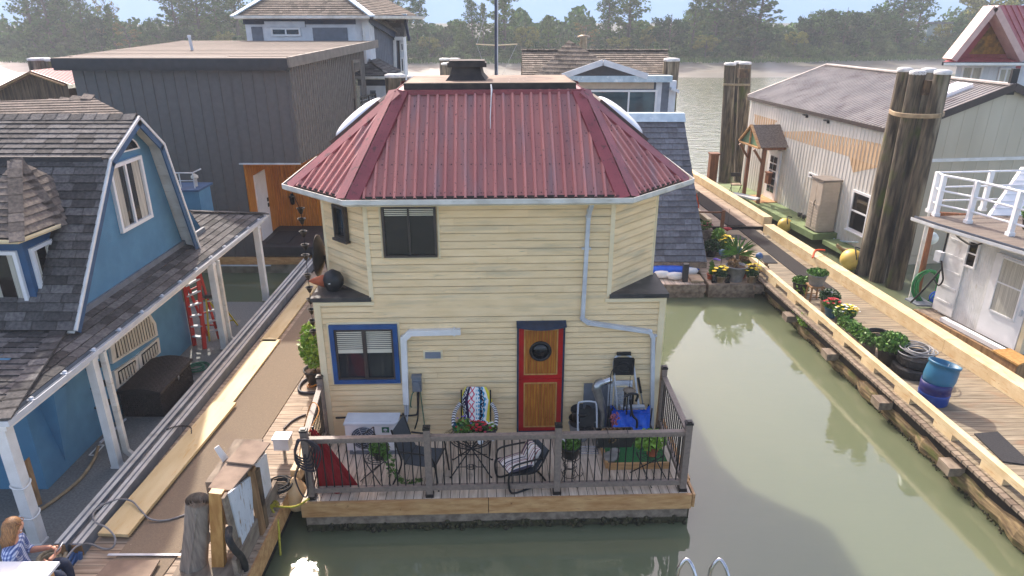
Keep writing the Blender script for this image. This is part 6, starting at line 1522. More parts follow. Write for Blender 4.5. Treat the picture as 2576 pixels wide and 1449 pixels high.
for q,sz in(((gcx-gw_/2,(zt_+zb_)/2),(.04,zt_-zb_+.06)),((gcx+gw_/2,(zt_+zb_)/2),(.04,zt_-zb_+.06)),((gcx,zt_+.01),(gw_,.04)),((gcx,zb_-.01),(gw_,.04)),((gcx,(zt_*.55+zb_*.45)),(gw_,.03))):mb.box(vh(q[0],-.1,q[1]),(sz[0],.03,sz[1]),VX)
mb.build('glazing_bar','white_clean',dr_)
mb=MB(); mb.box(vh(sR+.06,-.12,1.35),(.04,.05,.14),VX); mb.build('handle','pale_metal',dr_)
a,b=vpl(m7(1145,595)),vpl(m7(1200,810)); w_=max(.28,abs((a-b).dot(vd))); h_=a.z-b.z
window(vb,V((a.x,a.y,b.z+.0))-vn*-.015,-vd,uz_,vn,.34,h_,'white_clean',.04,.05,cols=(),rows=(.52,))
sP0,sP1=(vpl(m7(930,900))-wb_).dot(vd),(vpl(m7(1075,900))-wb_).dot(vd)
mb=MB(); mb.box(vh((sP0+sP1)/2,-.03,1.5),(abs(sP0-sP1),.04,2.1),VX)
for z in(.75,1.15,1.55,1.95,2.35):mb.box(vh((sP0+sP1)/2,-.055,z),(abs(sP0-sP1)*.8,.015,.05),VX)
mb.build('panel_door','white_paint',vb)
mb=MB(); mb.beam(vh(L0,-.3,.44),vh(L1*.78,-.3,.44),.14,.1); mb.build('kick_board','white_clean',vb)
mb=MB(); mb.prism([vh(L0-1.5,-.4,-.2),vh(L1+.3,-.4,-.2),vh(L1+.3,3.8,-.2),vh(L0-1.5,3.8,-.2)],(0,0,.57)); mb.build('hull','weathered_wood',vb)
mb=MB(); mb.beam(vh(L0-1.5,-.43,.28),vh(L1+.3,-.43,.28),.05,.2); mb.build('hull_board','plank_brown',vb)
u0=[PL(*q,(0,0,3.0),(0,0,1))for q in(m7(762,440),m7(905,500),m7(1498,668),m7(1498,1200))]
zd=3.0; fL,fM,fR=G(*m7(765,445),zd),G(*m7(910,495),zd),G(*m7(1600,700),zd)
pd=[fL,fM,fR,fR+V((3,0,0)),fL+V((3.4,.3,0))]
mb=MB(); mb.prism([p-uz_*.08 for p in pd],(0,0,.08)); mb.build('upper_deck','membrane_brown',vb)
mb=MB(); gutter_run(mb,[fL,fM,fR],[fL+V((-.1,-.03,0)),fM+V((-.08,-.07,0)),fR+V((-.08,-.05,0))],zd-.1,zd+.0); mb.build('gutter',['white_paint','shade_grey'],vb)
pr_=[V((fL.x+.12,fL.y+.02,zd)),V((fM.x+.18,fM.y+.1,zd))]
dirf=(fR-fM).normalized(); rp0=G(*m7(905,440),zd); rp1=G(*m7(1120,488),zd); rp2=G(*m7(1400,572),zd)
back=[G(*m7(850,425),zd)]
rl0=G(*m7(880,430),zd)
PTS=[rp0,rp1,rp2,rp2+(rp2-rp1)*1.2]
BK=[rp0+V((.05,.35,0)),rp0+V((1.45,.5,0)),rp0+V((3.2,.7,0))]
rw=None; mb=MB()
for zz in(.98,.62,.28):mb.tube([p+uz_*zz for p in PTS],.032 if zz>.9 else .026,8); mb.tube([PTS[0]+uz_*zz,BK[0]+uz_*zz]+[p+uz_*zz for p in BK[1:]],.024,8)
rw=mb.build('railing','white_clean',vb)
for p in PTS+BK:
 mb=MB(); mb.box(p+uz_*.5,(.1,.1,1.0)); mb.box(p+uz_*.04,(.14,.14,.08)); mb.build('post','white_clean',rw)
sl0=[G(*m7(1265,445),zd),V((rp0.x+4.3,rp0.y+.5,zd))]
mb=MB(); bx0=G(*m7(1275,440),zd); yc=bx0.y; bx1=W(*m7(1498,120),yc+1.0); zt3=bx1.z; tiles(mb,[V((bx0.x,yc,zd)),V((bx0.x+4,yc,zd)),V((bx0.x+4,yc+1,zt3)),V((bx1.x,yc+1,zt3))],X1,2.5,.2,.02,.004,.004,.2)
mb.prism([V((bx0.x,yc+.02,zd)),V((bx0.x+4,yc+.02,zd)),V((bx0.x+4,yc+1.02,zt3)),V((bx1.x,yc+1.02,zt3))],(0,.1,0)); mb.build('cabin_roof','white_clean',vb)
pp_=G(*m7(1490,540),zd); potplant('flower_pot','black pot of green shrub on the white upper deck',pp_+V((.2,.1,0)),.12,.16,.24,'pot_black',[((0,0,.4),(.25,.25,.22),240,.07,'leaf_green')])
q0=G(*m7(738,990),.4); q1=V((q0.x-.0,q0.y,2.86)); mb=MB(); mb.tube([q0,q1],.05,8); mb.build('pole','gutter_white',vb)
mb=MB(); mb.beam(q0+V((.18,.05,0)),q1+V((.12,.05,0)),.12,.12,(0,1,0)); mb.beam(q1+V((0,0,-.12)),q1+V((.9,-.2,-.12)),.1,.14); mb.build('deck_post','brown_timber',vb)
jx=vpl(m7(955,710)); mb=MB(); mb.box(vh((jx-wb_).dot(vd),-.1,jx.z),(.2,.14,.26),VX); mb.build('meter_box','pale_metal',vb)
mb=MB(); mb.tube(smooth_path([vpl(q,-.12)for q in(m7(960,680),m7(985,580),m7(1005,535),m7(1080,600),m7(1160,635),m7(1285,605))]),.022,6); mb.tube(smooth_path([vpl(q,-.14)for q in(m7(945,740),m7(950,800),m7(955,870),m7(925,905),m7(895,860))]),.022,6); mb.build('wall_cable','black_rubber',vb)
mb=MB(); mb.tube(smooth_path([G(*m7(740,1020),.5),W(*m7(830,930),16.2),W(*m7(940,800),16.2)]),.025,6); solo(mb,'conduit','black_rubber','dark conduit slanting up from the dock to the white houseboat','conduit')
hc=W(*m7(850,920),16.9); hcc=thing('hose_coil','bright green hose coil hanging under the white upper deck','hose',hc-uz_*.5); mb=MB()
for k in range(7):
 c_=hc+V((random.uniform(-.08,.08),random.uniform(-.06,.06),0)); mb.tube([c_+V((.3*math.cos(t)*(1+.05*k),.08*math.sin(t),.42*math.sin(t)+.05*random.random()))for t in[2*PI*i/22 for i in range(22)]],.02,6,closed=True)
mb.build('hose','hose_green',hcc)
hb_=W(*m7(905,985),16.6); mb=MB(); mb.tube(coil(hb_,.12,4,.02,.02,.2,(X1,uz_,-Y1)),.02,6); solo(mb,'hose_coil','tarp_blue','small blue hose coil beside the white panelled door','hose')
lp=W(*m7(878,590),17.3); o=thing('hanging_lantern','pale blue paper lantern hanging under the white upper deck','lantern',lp); mb=MB(); mb.ball(lp,.17,14); mb.build('shade','ridge_blue',o); mb=MB(); mb.tube([lp,lp+uz_*.4],.006,4); mb.build('cord','black_metal',o)
mb=MB(); mb.prism([G(*m7(700,1000),.42),G(*m7(800,985),.42),G(*m7(905,1050),.42),G(*m7(780,1045),.42)],(0,0,.04)); solo(mb,'metal_plate','shade_grey','grey metal ramp plate between the dock and the white houseboat','plate')
cn=G(*n8(1690,660),.45); o=thing('traffic_cone','orange traffic cone on the white houseboat porch','cone',cn); mb=MB(); mb.box(cn+uz_*.015,(.3,.3,.03)); mb.lathe(cn,[(.12,.03),(.03,.5),(.001,.5)],16); mb.build('body','orange',o); mb=MB(); mb.lathe(cn,[(.092,.18),(.07,.28)],16,capb=False,capt=False); mb.lathe(cn,[(.065,.33),(.05,.4)],16,capb=False,capt=False); mb.build('reflective_band','white_clean',o)
sq=[G(*n8(x,y),.95)for x,y in((1365,722),(1560,705),(1790,830),(1650,885))]
o=thing('wooden_steps','orange brown wooden step box beyond the far bull rail','steps',(sq[0]+sq[2])/2-uz_*.6); mb=MB(); mb.prism([p-uz_*.04 for p in sq],(0,0,.04)); mb.build('tread','cedar_frame',o); mb=MB(); mb.prism([V((p.x,p.y,.3))for p in[sq[0]+(sq[2]-sq[0])*.04,sq[1],sq[2],sq[3]+(sq[1]-sq[3])*.06]],(0,0,.6)); mb.build('body','plank_brown',o)
ld=thing('swim_ladder','polished steel swim ladder with two curved handrails','ladder',(2.0,6.3,.3))
for u in(1730,1812):
 t=W(u,1408,6.1); mb=MB(); r_=.085
 mb.tube(smooth_path([t+V((-.1,.0,-1.3)),t+V((-.1,0,-.3)),t+V((-.075,0,-.09)),t+V((0,0,0)),t+V((.065,-.1,-.09)),t+V((.085,-.14,-.3)),t+V((.085,-.16,-1.3))],8),.022,10); mb.build('handrail','steel',ld)
t=W(1771,1408,6.1)
mb=MB(); mb.lohi((t.x-.7,4.9,.3),(t.x+.7,6.05,.42)); solo(mb,'swim_platform','weathered_wood','low timber platform carrying the steel swim ladder','platform')
# charcoal house
YD=20.3
dh_=thing('floating_house','charcoal board and batten house with flat tilted roof and orange slat entry','house',(-9,YD,.4))
xc=W(725,160,YD).x; xl=-12.5; zc=6.25
rx0=W(612,420,YD).x; rz1=3.42; rz0=.85; YB=22.6
bat=[(0,.002),(.28,.002),(.285,.022),(.315,.022),(.32,.002)]
mb=MB()
for q in([V((xl,YD,.45)),V((rx0,YD,.45)),V((rx0,YD,6.3)),V((xl,YD,6.3))],[V((rx0,YD,rz1)),V((xc,YD,rz1)),V((xc,YD,6.3)),V((rx0,YD,6.3))],[V((rx0,YD,.45)),V((xc,YD,.45)),V((xc,YD,rz0)),V((rx0,YD,rz0))]):ribbed(mb,q,uz_,.32,bat);
mb.prism([V((xl,YD+.02,.45)),V((rx0-.05,YD+.02,.45)),V((rx0-.05,28,.45)),V((xl,28,.45))],(0,0,6.0)); mb.prism([V((rx0-.05,YD+.02,rz1+.05)),V((xc-.02,YD+.02,rz1+.05)),V((xc-.02,28,rz1+.05)),V((rx0-.05,28,rz1+.05))],(0,0,2.9))
mb.build('front_wall','charcoal',dh_)
dsd=(W(865,115,25.2)-W(722,160,YD)); xe=xc+.55; sd_=V((xe-xc,7.5,0))
mb=MB(); sw=[V((xc,YD+.01,rz1)),V((xe,28,rz1)),V((xe,28,6.6)),V((xc,YD+.01,6.3))]; ribbed(mb,sw,uz_,.2,[(0,.002),(.1,.002),(.115,.05),(.185,.05),(.2,.002)])
b_=[V((xc+.12,YB,.45)),V((xe,28,.45)),V((xe,28,rz1)),V((xc+.12,YB,rz1))]; ribbed(mb,b_,uz_,.2,[(0,.002),(.1,.002),(.115,.05),(.185,.05),(.2,.002)]); mb.build('ribbed_side_wall','charcoal_rib',dh_)
mb=MB(); mb.lohi((rx0-.0,YB,.5),(xc+.1,YB+.05,rz1)); x=rx0+.02
while x<xc+.1:mb.box((x,YB-.02,(rz0+rz1)/2),(.055,.04,rz1-rz0),None,random.random()); x+=.085
mb.build('slat_wall','slat_orange',dh_)
mb=MB(); mb.lohi((rx0,YD+.01,rz0),(rx0+.04,YB,rz1)); mb.lohi((rx0,YD,rz1-.04),(xc,YB,rz1)); mb.build('entry_lining','slat_orange',dh_)
mb=MB(); mb.lohi((rx0+.04,YD+.55,rz0),(rx0+.08,YD+1.5,rz0+2.1)); dd=mb.build('door','white_clean',dh_)
mb=MB(); mb.lohi((rx0+.08,YD+1.36,rz0+.9),(rx0+.11,YD+1.44,rz0+1.02)); mb.lohi((rx0+.08,YD+1.36,rz0+1.08),(rx0+.11,YD+1.44,rz0+1.2)); mb.build('lock','black_metal',dd)
mb=MB(); mb.lohi((rx0-.1,YD-.05,rz1-.01),(xc+.03,YD+.0,rz1+.03)); mb.build('entry_flashing','pale_metal',dh_)
p=V((rx0+.62,YB-.1,rz0+.75)); mb=MB(); mb.lathe(p,[(.03,0),(.07,.04),(.1,.26),(.12,.27),(.03,.38),(.001,.4)],6); ln=mb.build('entry_lantern','black_metal',dh_)
mb=MB(); mb.lathe(p,[(.06,.06),(.088,.24)],6,capb=False,capt=False); mb.build('lantern_glass','cream_trim',ln)
mb=MB(); boards(mb,[V((rx0+.05,YD-.1,rz0-.02)),V((xc+.25,YD-.1,rz0-.02)),V((xc+.25,YB,rz0-.02)),V((rx0+.05,YB,rz0-.02))],Y1,.16,4); mb.lohi((rx0+.05,YD-.12,rz0-.25),(xc+.27,YD-.08,rz0+.0)); mb.lohi((rx0+.06,YD-.08,rz0-.25),(xc+.25,YB,rz0-.03)); mb.build('entry_deck','charcoal_trim',dh_)
mb=MB(); mb.lohi((rx0+.25,YD+.3,rz0),(rx0+.95,YD+1.6,rz0+.015)); mb.build('entry_mat','mat_black',dh_)
zf0=6.42; fr=[V((xl-.3,YD-.35,zf0)),V((xc+.12,YD-.35,zf0)),V((xe+.55,28.2,zf0+.24)),V((xl-.3,28.2,zf0+.24))]
mb=MB();
yk=0
for k in range(14):
 a,b=fr[0]+(fr[3]-fr[0])*k/14,fr[1]+(fr[2]-fr[1])*k/14; c,d=fr[1]+(fr[2]-fr[1])*(k+1)/14,fr[0]+(fr[3]-fr[0])*(k+1)/14
 mb.poly([a+uz_*.016,b+uz_*.016,c+uz_*.004,d+uz_*.004],random.random()); mb.poly([a+uz_*.016,a-uz_*.01,b-uz_*.01,b+uz_*.016],.1)
mb.poly([p-uz_*.03 for p in fr]); mb.build('membrane_roof','membrane_brown',dh_)
mb=MB(); mb.beam(fr[0]-uz_*.12,fr[1]-uz_*.12,.05,.24); mb.lohi((xl-.3,YD-.33,6.1),(xc+.05,YD+.0,6.2)); mb.build('front_fascia','charcoal_trim',dh_)
mb=MB(); mb.beam(fr[1]-uz_*.1-Y1*.03,fr[2]-uz_*.1,.06,.28); mb.build('side_fascia','taupe_trim',dh_)
p=PL(*z1(1672,440),fr[0],(fr[1]-fr[0]).cross(fr[3]-fr[0])); mb=MB(); mb.tube([p,p+V((-.03,0,.42))],.045,10); mb.lathe(p+V((-.03,0,.38)),[(.055,0),(.055,.08),(.001,.09)],10); mb.build('vent_pipe','pale_metal',dh_)
xw=lambda y:xc+(xe-xc)*(y-YD)/7.7+.05
y0_=26.2; mb=MB(); mb.prism([V((xw(y0_),y0_,4.15)),V((xw(y0_+.9),y0_+.9,4.15)),V((xw(y0_+.9),y0_+.9,6.05)),V((xw(y0_),y0_,6.05))],(.06,0,0)); wi=mb.build('window','taupe_trim',dh_)
mb=MB(); mb.prism([V((xw(y0_+.08)+.05,y0_+.08,4.25)),V((xw(y0_+.82)+.05,y0_+.82,4.25)),V((xw(y0_+.82)+.05,y0_+.82,5.95)),V((xw(y0_+.08)+.05,y0_+.08,5.95))],(.02,0,0)); mb.build('pane','glass',wi)
mb=MB(); mb.lohi((xl,YD-.12,-.4),(xc+.3,29,.3)); mb.build('concrete_float','concrete',dh_)
mb=MB(); mb.lohi((xl,YD-.16,.3),(xc+.32,YD+.3,.5)); mb.lohi((xl,YD+.3,.3),(xc+.3,29,.44)); mb.build('float_beam','fascia_wood',dh_)
mb=MB(); mb.tube([(xl,YD-.35,.33),(rx0+.55,YD-.35,.33)],.025,8); mb.build('float_rail','pale_metal',dh_)
mb=MB(); mb.tube(smooth_path([V((-6.4,YD-.2,.5)),V((-6.3,YD-.4,.3)),V((-6.2,YD-.5,-.05)),V((-6.1,YD-.5,.1)),V((-5.7,YD-.7,.1))]),.025,6); solo(mb,'mooring_rope','rope_tan','tan mooring rope looped over the corner of the concrete float','rope')
pl=thing('pallet','small timber pallet step between the charcoal house and the walkway','pallet',(-5.55,19.9,.6))
for k in range(5):mb=MB(); mb.box((-5.95+.2*k,19.9,.8),(.11,.8,.03),None,random.random()); mb.build('slat','pallet',pl)
mb=MB()
for y in(19.55,19.9,20.25):mb.box((-5.55,y,.74),(.95,.09,.09))
mb.build('bearer','pallet',pl)
# weathered barn shed, far left
bs=thing('boat_shed','weathered plank shed with faded red metal roof at the far left','shed',(-19,27,.3)); yb=27
ap,re,le=W(*z1(310,618),yb),W(*z1(605,715),yb),W(*z1(-60,800),yb)
mb=MB(); ribbed(mb,[V((le.x+.2,yb,.3)),V((re.x-.1,yb,.3)),V((re.x-.1,yb,re.z-.05)),V((ap.x,yb,ap.z-.08)),V((le.x+.2,yb,le.z+.02))],uz_,.3,[(0,.002),(.25,.002),(.255,.025),(.295,.025),(.3,.002)]); mb.lohi((le.x+.3,yb+.05,.3),(re.x-.15,33,4.6)); mb.build('plank_wall','barn_wood',bs)
mb=MB(); q=[V((re.x+.2,yb-.3,re.z-.06)),V((re.x+.2,33,re.z-.06)),V((ap.x,33,ap.z+.03)),V((ap.x,yb-.3,ap.z+.03))]; ribbed(mb,q,q[3]-q[0],.2,[(0,.003),(.14,.003),(.16,.03),(.185,.03),(.2,.003)]); q2=[V((le.x-.2,33,le.z-.06)),V((le.x-.2,yb-.3,le.z-.06)),V((ap.x,yb-.3,ap.z+.03)),V((ap.x,33,ap.z+.03))]; mb.poly(q2); mb.build('roof','red_metal',bs)
mb=MB()
for a,b in((ap,re),(ap,le)):mb.beam(a+V((0,-.32,-.05)),b+V((0,-.32,-.08)),.05,.18,(0,1,0))
mb.build('barge_board','plank_brown',bs)
bs2=thing('boat_shed','small dark green shed corner cut by the left edge of the photo','shed',(-21.5,27.5,.3)); mb=MB(); mb.lohi((-25,27,.3),(-20.05,31,4.3)); tiles(mb,[V((-25,26.98,.3)),V((-20.05,26.98,.3)),V((-20.05,26.98,4.3)),V((-25,26.98,4.3))],X1,3,.2,.02,.003,.003,.2); mb.build('wall','green_paint',bs2)
mb=MB(); mb.prism([V((-25,26.6,5.2)),V((-22.6,26.6,5.5)),V((-19.7,26.6,4.5)),V((-19.7,26.6,4.35)),V((-25,26.6,4.9))],(0,5,0)); mb.build('roof','charcoal_trim',bs2); mb=MB(); mb.lohi((-20.1,26.9,.3),(-19.9,27.05,4.4)); mb.build('corner_board','slat_orange',bs2)
def pilecl(lab,tops,zb=-1,r_=.2):
 o=thing('pile_cluster',lab,'piles',(sum(t.x for t in tops)/len(tops),tops[0].y,0))
 for t in tops:pile(o,(t.x,t.y,zb),t,r_)
 return o
pilecl('three pile tops behind the weathered plank shed',[W(*z1(302,512),32),W(*z1(378,510),32.2),W(*z1(455,516),32)],r_=.3)
pilecl('four white capped pile tops beyond the black roof hatch',[W(*z2(1840,512),41),W(*z2(1922,512),41),W(*z2(1857,552),40),W(*z2(1966,552),40)],r_=.33)
pilecl('two mossy piles left of the red roof crown',[W(*z2(1380,655),24),W(*z2(1432,655),24.3)],r_=.25)
pilecl('single white capped pile just left of the red roof crown',[W(*z2(1592,662),24.5)],r_=.33)
pilecl('dark pile with white cap at the right corner of the cedar shingled roof',[W(*z3(1783,515),27)],r_=.3)
# white and slate house
YW=29.0
wh_=thing('house','tall white and slate blue house with hipped cedar roof behind the charcoal house','house',(-8,YW,.3))
def ww(p,y=YW):return W(*p,y)
e0,e1_=ww(z2(95,160)),ww(z2(1050,160)); zev=ww(z2(600,135),YW-.5).z
mb=MB(); mb.prism([V((e0.x,YW,.3)),V((e1_.x,YW,.3)),V((e1_.x+.45,YW+.5,.3)),V((e1_.x+.45,36,.3)),V((e0.x,36,.3))],(0,0,zev-.3)); mb.build('wall','white_house',wh_)
for a,b in(((155,233),(268,350)),((687,240),(1000,350))):
 p,q=ww(z2(*a)),ww(z2(*b)); mb=MB(); tiles(mb,[V((p.x,YW-.012,q.z-.6)),V((q.x,YW-.012,q.z-.6)),V((q.x,YW-.012,p.z)),V((p.x,YW-.012,p.z))],X1,3,.17,.02,.004,.003,.2); mb.build('clapboard_panel','grey_clap',wh_)
for a,b in(((1055,245),(1108,420)),((1112,245),(1150,420))):
 p,q=ww(z2(*a),YW+.2),ww(z2(*b),YW+.3); mb=MB(); nn=V((.5,-.45,0)).normalized()*.03; tiles(mb,[V((p.x,p.y,q.z))+nn,V((q.x,q.y,q.z))+nn,V((q.x,q.y,p.z))+nn,V((p.x,p.y,p.z))+nn],X1,3,.17,.02,.004,.003,.2); mb.build('clapboard_panel','grey_clap',wh_)
p,q=ww(z2(325,240)),ww(z2(592,315)); window(wh_,(p.x,YW-.01,q.z),X1,uz_,-Y1,q.x-p.x,p.z-q.z,'white_clean',.07,.06,(.5,),(),'glass')
p,q=ww(z2(275,185)),ww(z2(630,235)); mb=MB(); mb.lohi((p.x,YW-.12,q.z),(q.x,YW,p.z)); mb.build('window_head','white_house',wh_)
mb=MB(); mb.lohi((e0.x-.05,YW-.06,zev-.32),(e1_.x+.05,YW,zev-.05)); mb.build('frieze_board','navy_dark',wh_)
a,b=ww(z2(10,115),YW-.5),ww(z2(1190,140),YW-.5); rl,rr=ww(z2(280,-10),YW+2.2),ww(z2(890,-10),YW+2.2)
rzz=zev+1.75; rl=V((a.x+2.2,YW+2.6,rzz)); rr=V((b.x-2.9,YW+2.6,rzz)); a.z=b.z=zev
mb=MB(); tiles(mb,[a,b,rr,rl],X1,.22,.17,.03,.006,.008,.4); mb.poly([a,b,rr,rl]); c_=V((b.x+1.2,YW+6,zev-.1)); rr2=V((rr.x+.5,YW+6,rzz)); tiles(mb,[b,c_,rr2,rr],c_-b,.22,.17,.03,.006,.008,.4); mb.poly([b,c_,rr2,rr]); mb.poly([a,rl,V((a.x,YW+6,zev))]); mb.build('cedar_roof','shingle_cedar',wh_)
mb=MB(); d=(rr-b);
for i in range(14):p=b+d*(i/14); mb.box(p+uz_*.04,(.3,.26,.05),(d.normalized(),uz_.cross(d).normalized(),uz_),random.random())
d=(rl-a)
for i in range(14):p=a+d*(i/14); mb.box(p+uz_*.04,(.3,.26,.05),(d.normalized(),uz_.cross(d).normalized(),uz_),random.random())
mb.build('hip_shingles','ridge_blue',wh_)
mb=MB(); gutter_run(mb,[a,b],[a-Y1*.14,b-Y1*.14],zev-.13,zev); gutter_run(mb,[b,c_],[b+X1*.14,c_+X1*.14],zev-.13,zev); mb.build('gutter',['gutter_white','navy_dark'],wh_)
mb=MB(); mb.beam((e1_.x+.3,YW+.2,zev-.2),(e1_.x+.3,YW+.2,zev-1.9),.09,.08,(0,1,0)); mb.build('downspout','white_paint',wh_)
xs0=ww(z2(1150,300),29.6).x; xs1=ww(z2(1400,400),33).x
A_,B_=V((xs0,29.6,0)),V((xs1+.1,34,0)); zA,zB_=zev-.1,ww(z2(1400,345),34).z
mb=MB(); q=[A_+uz_*4.4,B_+uz_*3.6,B_+uz_*zB_,A_+uz_*zA]; ribbed(mb,q,uz_,.22,[(0,.002),(.19,.002),(.2,-.01),(.21,-.01),(.22,.002)]); mb.build('slate_wing','slate_wall',wh_)
mb=MB(); mb.beam(A_+uz_*(zA+.02)+X1*.12,B_+uz_*(zB_+.02)+X1*.12,.08,.3); mb.build('wing_fascia','navy_dark',wh_)
q=[A_+V((.2,-.4,zA+.1)),B_+V((.25,0,zB_+.12)),V((B_.x-2.5,34,rzz-.1)),V((A_.x-1.2,30.5,rzz-.1))]
mb=MB(); tiles(mb,q,q[1]-q[0],.22,.17,.03,.006,.008,.4); mb.poly(q); mb.build('cedar_roof','shingle_cedar',wh_)
d0,d1,d2,d3=[W(*z2(*p),33.2)for p in((1215,140),(1490,140),(1490,320),(1440,320))]
mb=MB(); mb.prism([V((d0.x,33.2,d0.z)),V((d1.x,33.2,d1.z)),V((d1.x-.1,33.0,d2.z)),V((d3.x-.3,33.0,d2.z)),V((d0.x+.1,33.1,d0.z-.1))],(0,1.2,0)); tiles(mb,[V((d3.x-.35,32.95,d2.z)),V((d1.x-.05,32.95,d2.z)),V((d1.x,33.15,d1.z)),V((d0.x,33.15,d0.z))],X1,.3,.2,.03,.006,.006,.3); mb.build('dormer','shingle_dark',wh_)
mb=MB(); mb.beam(V((d0.x,33.1,d0.z+.05)),V((d1.x+.1,33.1,d1.z+.05)),.3,.1); mb.build('dormer_ridge','ridge_blue',wh_)
g0,g1,g2=W(*z2(1490,150),33.4),W(*z2(1530,355),33.0),W(*z2(1440,320),33.4)
mb=MB(); mb.beam(g0,g1,.12,.16,Y1); mb.build('dormer_barge','navy_dark',wh_); mb=MB(); w0,w1=W(*z2(1440,330),33.6),W(*z2(1500,740),33.6); mb.lohi((w0.x,33.6,.3),(w1.x,34.5,w0.z)); mb.prism([V((w0.x,33.6,w0.z)),V((w1.x,33.6,w0.z)),V((g0.x,33.6,g0.z-.15))],(0,.9,0)); mb.build('end_wall','white_house',wh_)
for a_,b_ in(((1448,370),(1485,445)),((1450,500),(1490,640))):
 p,q=W(*z2(*a_),33.55),W(*z2(*b_),33.55); window(wh_,(p.x,33.58,q.z),X1,uz_,-Y1,q.x-p.x,p.z-q.z,'white_clean',.06,.05,(),(),'glass_teal')
mb=MB(); a_,b_=W(*z2(1405,350),33),W(*z2(1410,600),33); mb.beam(a_-Y1*.1,b_-Y1*.1,.12,.1,Y1); mb.beam(W(*z2(1402,335),32.9),W(*z2(1475,335),32.9),.16,.16); mb.beam(b_-Y1*.1,W(*z2(1448,625),32.9),.12,.1,Y1); mb.build('downspout','white_paint',wh_)
yl=28.6; q=[W(*z2(960,660),yl-.6),W(*z2(1345,660),yl-.6),W(*z2(1065,470),yl+1.6),W(*z2(950,490),yl+1.6)]; q[1].z=q[0].z; q[3].z=q[2].z
mb=MB(); tiles(mb,[q[0],q[1],q[2],q[3]],X1,.3,.18,.03,.006,.006,.3); mb.poly(q); r1=W(*z2(1455,640),yl+2.6); q2=[q[1],V((r1.x,r1.y,q[1].z)),q[2]+V((.2,.6,.1)),q[2]]; tiles(mb,q2,q2[1]-q2[0],.3,.18,.03,.006,.006,.3); mb.poly(q2); mb.build('lower_roof','shingle_dark',wh_)
mb=MB(); gutter_run(mb,[q[0],q[1],V((r1.x,r1.y,q[1].z))],[q[0]-Y1*.14,q[1]+V((.05,-.14,0)),V((r1.x+.14,r1.y,0))],q[0].z-.13,q[0].z-.01); mb.build('gutter',['gutter_white','navy_dark'],wh_)
zz0=q[0].z; mb=MB(); mb.lohi((q[0].x-1.0,yl,.3),(q[1].x-.2,yl+3,zz0-.4)); mb.cm=1; mb.lohi((q[0].x-1.0,yl-.02,zz0-.42),(q[1].x-.15,yl+2.9,zz0-.12)); mb.build('lower_wall',['white_house','navy_dark'],wh_)
for a_,b_,m_ in(((1030,790),(1140,960),'glass'),((1190,785),(1250,960),'glass')):
 p,q_=W(*z2(*a_),yl),W(*z2(*b_),yl); window(wh_,(p.x,yl-.01,q_.z-.8),X1,uz_,-Y1,q_.x-p.x,p.z-q_.z+.8,'grey_clap',.05,.05,(.5,),(),m_)
bl=thing('balcony_railing','black framed balcony railing with steel wires beside the ribbed wall','railing',(-5.9,27,2.6))
P0,P1,P2=W(*z2(985,865),26.6),W(*z2(1050,862),26.2),W(*z2(1235,815),28.2)
mb=MB(); mb.tube([P0,P1],.03,6); mb.tube([P1,P2],.03,6); mb.build('top_rail','black_metal',bl)
for t in(0,.33,.66,1):
 p=P1+(P2-P1)*t; mb=MB(); mb.tube([p-uz_*1.0,p],.035,6); mb.build('post','black_metal',bl)
mb=MB()
for k in range(1,8):mb.tube([P0-uz_*.125*k,P1-uz_*.125*k],.01,4); mb.tube([P1-uz_*.125*k,P2-uz_*.125*k],.01,4)
mb.build('wire','pale_metal',bl); mb=MB(); mb.lohi((P0.x-.3,26.1,P1.z-1.15),(P2.x,28.3,P1.z-1.0)); mb.build('balcony_floor','charcoal_trim',bl); mb=MB(); mb.beam(P1-uz_*1.1,P1-uz_*3.5,.12,.12,Y1); mb.build('support','black_metal',bl)
# cedar shingled house behind the red roof
YS=26.0
sh=thing('house','slate sided house with weathered cedar shingle roof and large teal windows','house',(3.3,YS,.3))
def sw_(p,y=YS):return W(*z3(*p),y)
r0,r1,e0,e1_=sw_((480,440),29),sw_((1745,437),29),sw_((485,690),26.6),sw_((1792,690),26.6)
r1.z=r0.z; e1_.z=e0.z=(e0.z+e1_.z)/2
mb=MB(); tiles(mb,[e0,e1_,r1,r0],X1,.2,.19,.03,.006,.008,.4); mb.poly([e0,e1_,r1,r0]); mb.poly([r0,r1,r1+V((.1,3,-1.6)),r0+V((0,3,-1.6))])
for i in range(26):p=r0+(r1-r0)*(i/26); mb.box(p+V((.1,0,.03)),(.26,.3,.04),None,random.random())
mb.build('cedar_roof','shingle_cedar',sh)
mb=MB(); p=sw_((1013,440),29); mb.tube([p-uz_*.2,p+uz_*.5],.14,12); mb.lathe(p+uz_*.5,[(.24,0),(.24,.06),(.001,.1)],14); mb.build('flue','pot_gold',sh)
mb=MB(); wl0,wr0=sw_((640,700)).x,sw_((1755,700)).x; mb.lohi((wl0,YS+.02,.3),(wr0,31.6,e0.z-.02)); mb.build('wall','slate_wall',sh)
ga,gl,gr=sw_((1185,545),YS-.3),sw_((830,675),YS-.3),sw_((1570,668),YS-.3); gl.z=gr.z
mb=MB(); mb.prism([gl,gr,ga],(0,.1,0)); mb.prism([gl+V((0,.12,0)),gr+V((0,.12,0)),ga+V((0,.12,0))],(0,2.4,0)); mb.build('gable','charcoal_trim',sh)
mb=MB()
for e_ in(gl,gr):mb.beam(ga+V((0,-.06,.02)),e_+V((0,-.06,.02)),.2,.06,Y1)
mb.build('barge_board','white_house',sh)
